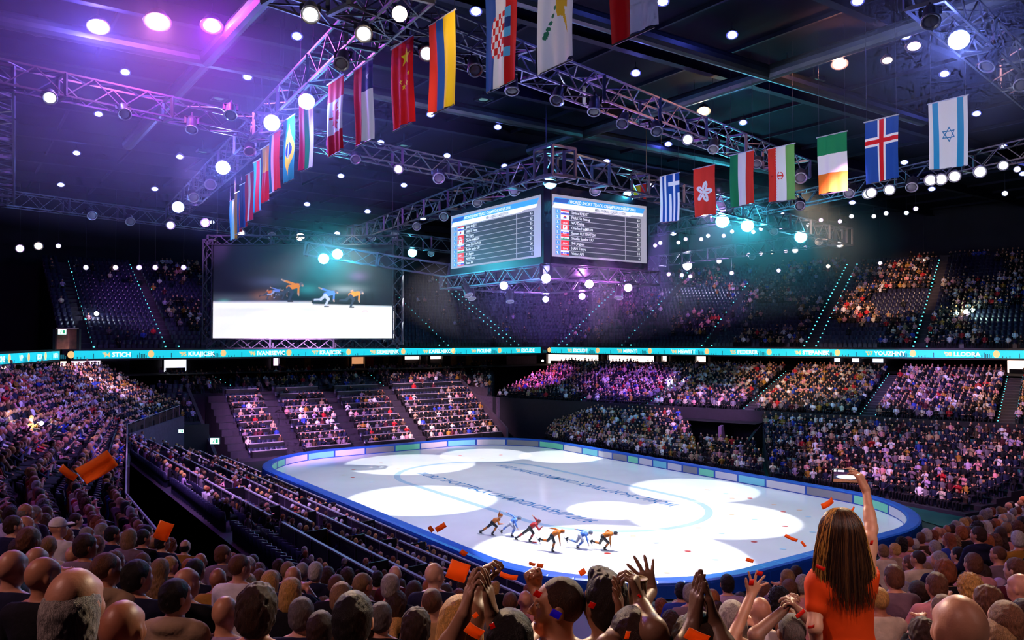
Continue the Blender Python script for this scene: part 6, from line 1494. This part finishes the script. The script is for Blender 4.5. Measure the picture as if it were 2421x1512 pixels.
# ---------------------------------------------------------------- the woman with the phone
WD = 4.1
hc = at(1986, 1262, WD); FZ = 9.05; wr_ = empty('woman', (hc.x, WD, FZ), 0, 'woman in orange T-shirt with long hair holding a phone up, seen from behind', 'person')
W0 = wr_.location
def L3(x, y, d=WD): return sub3(at(x, y, d), W0)
hd = np.array(L3(1986, 1262)); 
shL, shR = np.array(L3(1931, 1384)), np.array(L3(2050, 1348)); elR, wrR = np.array(L3(2060, 1248, 4.28)), np.array(L3(2048, 1160, 4.42)); elL, wrL = np.array(L3(1926, 1480, 4.02)), np.array(L3(1930, 1560, 4.2))
chest = (shL+shR)/2 + np.array((0, .0, -.09)); waist = np.array(L3(2003, 1512)) + np.array((0, 0, -.03)); hipc = np.array((waist[0]-.005, 0, .92))
def w_torso(S, g):
    S.cap(chest + (-.06, 0, .05), chest + (.06, 0, .07), .105+g, .105+g, .06); S.ell(chest + (0, .01, -.08), (.148+g, .105+g, .17), .06); S.ell(waist, (.128+g, .095+g, .14), .07); S.ell(hipc, (.165+g, .12+g, .14), .07)
    S.cap(shL + (.03, 0, 0), shR + (-.03, 0, 0), .05+g, .05+g, .05)
S = SDF(.0065); w_torso(S, 0); head_ops(S, hd, .1, sc=.97); S.cap(chest + (0, -.01, .12), hd + (0, -.01, -.06), .052, .05, .04)
S.chain([shR, elR, wrR], [.042, .029, .021], .03); S.cap(shR*.5+elR*.5, shR*.3+elR*.7, .037, .033, .02); S.cap(elR*.75+wrR*.25, elR*.6+wrR*.4, .032, .029, .02)
S.chain([shL, elL, wrL], [.044, .033, .023], .03); hand_ops(S, wrL, (0, .1, -1), (1, 0, 0), 1, .25)
fdir = np.array(L3(2026, 1112, 4.46))-wrR; hand_ops(S, wrR, fdir, (-.75, .65, -.05), 1, .42, .10, .5, 1.02)
for sx in (-1, 1): S.chain([hipc + (.085*sx, 0, -.03), (hipc[0]+.09*sx, .02, .5), (hipc[0]+.09*sx, -.01, .1)], [.10, .062, .042], .04); S.ell((hipc[0]+.09*sx, .06, .05), (.042, .12, .045), .03)
me = S.mesh('body'); me.materials.append(M_SKIN); o = obj('body', me, None, wr_); o.color = (*srgb('#d9a184'), 1)
T = SDF(.008); w_torso(T, .012); T.chain([shR, shR*.62+elR*.38], [.056, .048], .03); T.chain([shL, shL*.5+elL*.5], [.052, .052], .03)
T.cut(chest + (0, 0, .135), (0, -.25, 1)); T.cut(hipc + (0, 0, .02), (0, 0, -1))
M_TEE = mat('tshirt_cotton', srgb('#e2470f'), .75, noise=.12, nscale=6, bump=.3, bscale=9, spec=.2)
me = T.mesh('tshirt'); me.materials.append(M_TEE); obj('tshirt', me, None, wr_)
J = SDF(.012)
for sx in (-1, 1): J.chain([hipc + (.085*sx, 0, -.03), (hipc[0]+.09*sx, .02, .5), (hipc[0]+.09*sx, -.01, .1)], [.112, .074, .06], .04)
J.ell(hipc + (0, 0, -.02), (.175, .13, .12), .05); J.cut(hipc + (0, 0, .06), (0, 0, 1)); me = J.mesh('jeans'); me.materials.append(mat('jeans', srgb('#1d2740'), .8, noise=.2)); obj('jeans', me, None, wr_)
# her hair: a full body of hair with loose strands over it
M_WH = mat('long_hair', use='attr', rough=.6, noise=.3, nscale=30, bump=.15, bscale=70, stretch=(5, 5, .7), spec=.5)
G = SDF(.008); G.ell(hd + (0, -.015, .03), (.094, .108, .102), .03, amp=.003, fr=110); G.ell(hd + (0, -.018, -.09), (.106, .088, .14), .05, amp=.002, fr=70); G.ell(hd + (-.005, -.055, -.19), (.108, .055, .11), .06, amp=.002, fr=60); G.ell(hd + (.012, -.068, -.235), (.07, .04, .09), .06, amp=.002, fr=60); G.cut(hd + (0, .05, .03), (0, .9, -.3))
me = G.mesh('hair'); V = np.zeros(len(me.vertices)*3); me.vertices.foreach_get('co', V); V = V.reshape(-1, 3)-hd
side = np.clip((np.abs(V[:, 0])-.075)/.06, 0, 1)*np.clip((.02-V[:, 2])/.2, 0, 1); tip = np.clip((-.22-V[:, 2])/.2, 0, 1)*.35  # golden sides put the back light's rim into the colour; paler tips are ombre
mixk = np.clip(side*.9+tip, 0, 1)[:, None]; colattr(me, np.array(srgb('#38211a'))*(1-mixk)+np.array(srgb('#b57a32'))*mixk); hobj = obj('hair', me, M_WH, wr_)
cvs = []
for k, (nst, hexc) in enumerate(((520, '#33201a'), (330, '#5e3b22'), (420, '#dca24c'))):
    cu2 = bpy.data.curves.new('hair_strands', 'CURVE'); cu2.dimensions = '3D'; cu2.bevel_depth = .0021; cu2.bevel_resolution = 0; cu2.use_fill_caps = False
    rg = np.random.default_rng(40+k)
    for _ in range(nst):
        ph = rg.uniform(-1.95, 1.95)
        if k == 2: ph = rg.choice([-1, 1])*rg.uniform(.95, 1.95)  # golden strands only at the sides paint in the back-lit rim
        sx, sy = math.sin(ph), -math.cos(ph); L = rg.uniform(.30, .40)+.03*(1-abs(ph)/1.95)-.05*abs(ph)/1.95*rg.uniform(.0, 1.2); wv = rg.uniform(0, 6); lift = rg.uniform(.000, .006)
        sp = cu2.splines.new('POLY'); n = 16; sp.points.add(n-1); end = rg.uniform(-.02, .035)
        for i in range(n):
            t = i/(n-1); s_ = t*(L+.11)
            if s_ < .13: a = s_/.13*1.35; R = math.sin(a); z = .136*math.cos(a)+.0; rx_, ry_ = .099*R+.002, .114*R+.002; zz = z
            else:
                u = (s_-.13)/(L-.02); zz = .03-(s_-.13)*1.0; bulge = math.sin(min(u, 1)*PI*.75); rx_ = .098+.032*bulge+end*u*u; ry_ = .112-.008*u
            w2 = .004*math.sin(s_*30+wv)
            sp.points[i].co = (hd[0]+sx*(rx_+lift+w2)+.012*t*t, hd[1]-.015+sy*(ry_+lift)-(.015*t if sy < 0 else 0), hd[2]+zz+.002, 1); sp.points[i].radius = 1-.75*t
    oc = bpy.data.objects.new('strands', cu2); COL.objects.link(oc); me = bpy.data.meshes.new_from_object(oc.evaluated_get(bpy.context.evaluated_depsgraph_get())); bpy.data.objects.remove(oc); bpy.data.curves.remove(cu2)
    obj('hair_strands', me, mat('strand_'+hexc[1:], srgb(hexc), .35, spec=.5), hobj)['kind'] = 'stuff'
# the phone
pw = .158; pc = at(2000, 1125, 4.47); ph = empty('smartphone', pc, 0, 'smartphone held up sideways, its screen showing the white rink', 'phone', rot=(.0, math.radians(3), .05))
mb = MB()
rp = stadium(pw, .078, .009, 4); mb.prism(rp, lambda x, y, t: Vector((x, t, y)), 0, .008); mb.build('phone_case', mat('phone_case', srgb('#0c0c0e'), .3), ph)
nx_, ny_ = 140, 66; X, Y = np.meshgrid((np.arange(nx_)+.5)/nx_, (np.arange(ny_)+.5)/ny_); pr = np.random.default_rng(5)
im = np.zeros((ny_, nx_, 3)); im[:] = (.02, .015, .05); im[Y > .55] = (.05, .02, .07); im[(Y > .83)] = (.01, .02, .05)
im += pr.uniform(0, .05, (ny_, nx_, 1))*(Y < .66)[..., None]; el = ((X-.58)/.46)**2+((Y-.44)/.17)**2; im[el < 1.15] = (.1, .25, .6); im[el < 1] = (.95, .95, .95); im[Y < .24] = np.array((.25, .1, .06))*pr.uniform(.3, 1.6, (ny_, nx_, 1))[Y < .24]
im[(Y > .84) & (X < .1)] = (.8, .85, .9); im[(Y > .84) & (X > .16) & (X < .42)] = (.7, .75, .85)
I = np.arange((nx_+1)*(ny_+1)).reshape(ny_+1, nx_+1); U, V = np.meshgrid(np.linspace(-pw/2+.008, pw/2-.008, nx_+1), np.linspace(-.034, .034, ny_+1))
me = np_mesh('phone_screen', np.stack([U, U*0-.0008, V], -1).reshape(-1, 3), np.stack([I[:-1, :-1], I[:-1, 1:], I[1:, 1:], I[1:, :-1]], -1).reshape(-1, 4), False); colattr(me, np.repeat(im.reshape(-1, 3), 4, 0), 'CORNER'); obj('phone_screen', me, mat('phone_picture', (0, 0, 0), .3, use='attr', emit='src', strength=1.), ph)
# ---------------------------------------------------------------- a label for every spectator: looks, then row and place in it
def label_people():
    rows = {}
    for r, st, hr, tp in PEOPLE:
        p = r.location; px, py, dep = to_px((p.x, p.y, p.z+1.22)); rows.setdefault(int(max(0, math.log(max(dep, 2.2)/2.2)/math.log(1.28))), []).append((px, r, st, hr, tp))
    names = ['nearest', 'second nearest', 'third', 'fourth', 'fifth', 'sixth', 'seventh', 'eighth', 'ninth', 'tenth', 'eleventh', 'twelfth', 'thirteenth']
    for k, lst in sorted(rows.items()):
        lst.sort(key=lambda t: t[0])
        for i, (px, r, st, hr, tp) in enumerate(lst):
            look = STYW[st].format(hr) if '{}' in STYW[st] else STYW[st]
            n = i+1; sfx = 'th' if 10 < n % 100 < 14 else {1: 'st', 2: 'nd', 3: 'rd'}.get(n % 10, 'th')
            tag(r, f'spectator with {look}, {tp} top, {n}{sfx} from left in {names[k]} band', 'person', 'seated spectators near the viewer')
label_people()
# ================================================================ CONFETTI
M_CO = mat('confetti_orange', srgb('#ff9440'), .35); M_CR = mat('confetti_red', srgb('#d8382a'), .35); M_CP = mat('confetti_purple', srgb('#5b3fe0'), .35)
for _m in (M_CO, M_CR, M_CP):      # thin paper: lets light through
    nt = _m.node_tree; b = nt.nodes['Principled BSDF']; tr = nt.nodes.new('ShaderNodeBsdfTranslucent'); mx = nt.nodes.new('ShaderNodeMixShader')
    tr.inputs['Color'].default_value = b.inputs['Base Color'].default_value; mx.inputs[0].default_value = .45
    nt.links.new(b.outputs[0], mx.inputs[1]); nt.links.new(tr.outputs[0], mx.inputs[2]); nt.links.new(mx.outputs[0], nt.nodes['Material Output'].inputs['Surface'])
def piece(px, py, dep, w, h, m, bend, rot, label, i):
    p = at(px, py, dep); w, h = w*dep/FPX, h*dep/FPX; mb = MB(); n = 10
    for k in range(n+1):
        t = k/n-.5
        if abs(bend) > .05: a = t*bend; x = math.sin(a)*w/bend; y = (1-math.cos(a))*w/bend
        else: x, y = t*w, .06*w*math.sin(t*5)
        for q in (-.5, .5): mb.v.append((x, y, q*h))
        for q in (-.5, .5): mb.v.append((x, y+.0008, q*h))
    for k in range(n): a = 4*k; b = 4*k+4; mb.f += [(a, b, b+1, a+1), (a+3, b+3, b+2, a+2), (a, a+2, b+2, b), (a+1, b+1, b+3, a+3)]
    mb.f += [(0, 1, 3, 2), (4*n+2, 4*n+3, 4*n+1, 4*n)]
    o = mb.build('confetti_piece', m, None, True, p); o.rotation_euler = rot; tag(o, label, 'confetti', 'falling confetti'); return o
CF = [(1083, 1350, 4.2, 48, 46, 'o', .5, (.1, .35, .1), 'big shiny orange confetti square over the near boards'), (228, 1106, 3.0, 82, 46, 'o', .8, (.2, -.55, .3), 'largest orange confetti sheet over the left stand'), (160, 1118, 3.2, 44, 20, 'o', .6, (.3, .7, .2), 'grey-orange confetti strip just left of the largest sheet'),
      (386, 1255, 3.2, 34, 46, 'o', .6, (.2, .4, .3), 'blurred orange confetti sheet over the near boxes'), (1042, 1246, 8, 26, 14, 'o', .3, (.2, -.5, .2), 'small orange confetti sheet over the ice edge on the left'), (1019, 1250, 9, 15, 10, 'o', .3, (.2, .9, .2), 'tiny dull confetti scrap left of the ice edge'),
      (1096, 1307, 8, 17, 14, 'o', .8, (.4, .6, .2), 'small brown-orange confetti scrap on the blue boards above the square'), (1203, 1363, 5, 46, 13, 'o', 1.3, (.2, .25, .1), 'long curved orange confetti strip before the blue boards'), (1258, 1333, 8, 17, 8, 'o', 1.6, (.2, .3, 0), 'small curled confetti strip over the near ice edge'), (1277, 1337, 8, 16, 11, 'o', .5, (.3, .2, .3), 'small orange confetti scrap right of the curled strip'),
      (1377, 1352, 6, 16, 16, 'o', .4, (.3, -.5, .1), 'orange confetti triangle over the near boards above the quiff'), (1314, 1451, 2.6, 26, 18, 'p', .2, (.1, .5, .2), 'violet confetti square before the cheek of the profile man'), (1272, 1404, 2.8, 20, 15, 'r', .9, (.2, .5, .4), 'red confetti scrap at the forehead of the profile man'), (1400, 1430, 2.8, 15, 15, 'r', .3, (.2, .4, .2), 'red confetti scrap on the back of the quiff head'),
      (1164, 1479, 2.5, 12, 15, 'r', .5, (.2, -.3, .2), 'red confetti scrap before the dark head, left of the profile man'), (1122, 1493, 2.5, 46, 26, 'o', .9, (.2, .6, .3), 'orange confetti sheet at the bottom edge before the blond person'), (1124, 1454, 2.6, 13, 12, 'o', .5, (.2, -.6, .2), 'orange confetti scrap beside the clapping hands'), (1484, 1501, 2.4, 13, 20, 'o', .7, (.2, .2, .4), 'orange confetti scrap at the bottom edge below the cup'),
      (1512, 1408, 2.7, 10, 7, 'r', .5, (.2, .7, .2), 'tiny red confetti scrap before the cup'), (1958, 1190, 5, 34, 16, 'o', .8, (.2, -.5, .2), 'orange confetti strip over the ice left of the raised arm'), (2014, 1206, 5, 26, 6, 'o', 1.2, (.2, -.7, .2), 'thin curved confetti strip nearest the raised arm'), (1873, 1273, 6, 36, 8, 'o', 1.4, (.2, .4, .1), 'long curled confetti strip over the ice left of the woman'),
      (1900, 1286, 6, 17, 6, 'o', 1., (.2, .9, .1), 'short curled confetti strip beside the hair of the woman'), (1773, 1324, 7, 19, 9, 'o', .4, (.2, .3, .1), 'pale orange confetti scrap over the ice above the waving hand'), (1652, 1383, 6, 17, 8, 'o', .4, (.2, .7, .1), 'pale confetti scrap on the blue boards left of the lilac shirt'), (1777, 1376, 4.9, 12, 16, 'r', .3, (.2, .1, .1), 'red confetti scrap before the waving palm'),
      (1797, 1355, 4.9, 16, 11, 'r', .5, (.2, .3, .3), 'red confetti scrap above the waving hand'), (1942, 1342, 3.5, 26, 9, 'r', 1.2, (.2, .4, .2), 'red confetti strip caught before the hair of the woman'), (1919, 1481, 3.5, 18, 8, 'r', .9, (.2, -.1, .2), 'red confetti strip before the lowered arm of the woman'), (1893, 1450, 4.6, 26, 12, 'r', .4, (.2, -.6, .2), 'red confetti scrap beside the clasped hands'),
      (2061, 1282, 4.1, 8, 12, 'r', .4, (.2, .1, .2), 'tiny red confetti scrap on the raised upper arm'), (1648, 1506, 2.3, 58, 30, 'o', .3, (.3, .45, .2), 'orange confetti sheet at the bottom edge before the dark clapping hands')]
for i, (x, y, d, w_, h_, c, b, r_, lb) in enumerate(CF): piece(x, y, d, w_, h_, {'o': M_CO, 'r': M_CR, 'p': M_CP}[c], b, r_, lb, i)
SCR = [(1773, 1177, 'r'), (1852, 1209, 'r'), (1856, 1243, 'r'), (1783, 1280, 'r'), (1626, 1302, 'r'), (1436, 1307, 'r'), (1262, 1281, 'r'), (834, 1128, 'r'), (836, 1109, 'r'), (1088, 1076, 'r'), (1184, 1075, 'r'), (1672, 1157, 't'), (1716, 1166, 'b'), (1784, 1227, 'b'), (1706, 1260, 'b'), (1851, 1297, 'b'), (1921, 1257, 'b'), (1692, 1322, 'b'), (1731, 1177, 't'), (1730, 1216, 't'), (1651, 1247, 't'), (1577, 1353, 't'), (1497, 1266, 't'), (1552, 1282, 'b'), (901, 1094, 'r'), (942, 1106, 't'), (878, 1139, 'b'), (1140, 1082, 't'), (813, 1122, 't'), (1911, 1221, 'b'), (1830, 1192, 't'), (1890, 1205, 't')]
MS = {'r': M_CR, 'b': mat('confetti_blue', srgb('#9fc3dc'), .4), 't': mat('confetti_tan', srgb('#d9b08c'), .4)}
kc = {}
for x, y, c in sorted(SCR):
    p = onz(x, y, .02); mb = MB(); s_ = .19
    mb.lathe([(s_, 0), (s_*.96, .006)], 12); o = mb.build('confetti_scrap', MS[c], None, False, p); o.scale = (1, .7, 1); k = kc[c] = kc.get(c, 0)+1
    tag(o, f"{ {'r': 'red', 'b': 'pale blue', 't': 'tan'}[c]} confetti scrap lying on the ice, {ORD[k-1]} of its colour", 'confetti', 'confetti on the ice')
# ================================================================ HAZE and flashes
def haze(c, r, dens, col, label):
    me = bpy.data.meshes.new('stage_haze'); bm = bmesh.new(); bmesh.ops.create_icosphere(bm, subdivisions=4, radius=1); bm.to_mesh(me); bm.free()
    o = obj('stage_haze', me, None, None, c); o.scale = r
    m = bpy.data.materials.new('haze'); m.use_nodes = True; nt = m.node_tree; nt.nodes.clear(); v = nt.nodes.new('ShaderNodeVolumeScatter'); out = nt.nodes.new('ShaderNodeOutputMaterial')
    v.inputs['Color'].default_value = (*col, 1); v.inputs['Anisotropy'].default_value = .25; nt.links.new(v.outputs[0], out.inputs['Volume'])
    tc = nt.nodes.new('ShaderNodeTexCoord'); vm = nt.nodes.new('ShaderNodeVectorMath'); vm.operation = 'DOT_PRODUCT'; nt.links.new(tc.outputs['Object'], vm.inputs[0]); nt.links.new(tc.outputs['Object'], vm.inputs[1])
    mr = nt.nodes.new('ShaderNodeMapRange'); mr.inputs['From Min'].default_value = 0; mr.inputs['From Max'].default_value = 1; mr.inputs['To Min'].default_value = dens*1.7; mr.inputs['To Max'].default_value = 0
    nt.links.new(vm.outputs['Value'], mr.inputs['Value']); nt.links.new(mr.outputs[0], v.inputs['Density'])     # thins out toward its rim
    me.materials.append(m); tag(o, label, 'haze', kind='stuff'); return o
haze((-19, 40, 23.6), (19, 22, 6.6), .0085, (.65, .65, 1), 'thin stage haze glowing blue and violet under the upper left roof')
haze((23, 82, 21), (17, 15, 8), .010, (.85, 1, 1), 'thin stage haze glowing cyan around the right truss lamps')
haze((-15.5, 65.5, 18.6), (9, 5, 5), .008, (.85, 1, 1), 'thin stage haze glowing cyan in front of the video screen')
haze((3, 57, 14.6), (12, 9, 3.8), .0065, (.9, .85, 1), 'thin stage haze around and under the scoreboard')
haze((16.5, 29.5, 23), (6, 6, 4.5), .010, (.85, .88, 1), 'thin stage haze round the top right truss lamp')
M_FLASH = mat('flash_bulb', (1, 1, 1), .4, emit=(.9, .92, 1), strength=30)
for x, y, d, wt, c, lb in [(98, 1000, 40, 210, (.8, .85, 1), 'camera flash going off in the left stand'), (1603, 925, 92, 900, (.75, .75, 1), 'camera flash going off in the middle of the right bowl'), (2060, 683, 104, 1100, (.9, .7, 1), 'violet white flash in the upper right tier'),
                           (2283, 737, 88, 380, (.55, 1, .8), 'greenish white flash in the upper right tier near its right end'), (1283, 852, 106, 320, (.95, 1, .7), 'yellowish white flash at the far corner under the ribbon'), (228, 741, 84, 160, (.6, .75, 1), 'small blue flash in the dark upper left tier')]:
    p = at(x, y, d); p = p - (p - Vector((0, 0, CAM_Z))).normalized()*1.0
    r = empty('camera_flash', p, 0, lb, 'camera flash', 'camera flashes in the stands'); s = d/FPX*(5 if y != 852 else 2.5)
    mb = MB(); mb.box((0, .06, -.02), (.14, .07, .09)); mb.build('camera_body', M_BLACK, r); mb = MB(); mb.lathe([(s*.2, -s), (s, -s*.3), (s, s*.3), (s*.2, s)], 12); mb.build('flash', M_FLASH, r)
    if y == 852: continue
    l = bpy.data.lights.new('flash_light', 'POINT'); l.energy = wt; l.color = c; l.shadow_soft_size = .1; l.specular_factor = .02; o = bpy.data.objects.new('flash_light', l); COL.objects.link(o); o.parent = r; o.location = (0, -.4, .5)
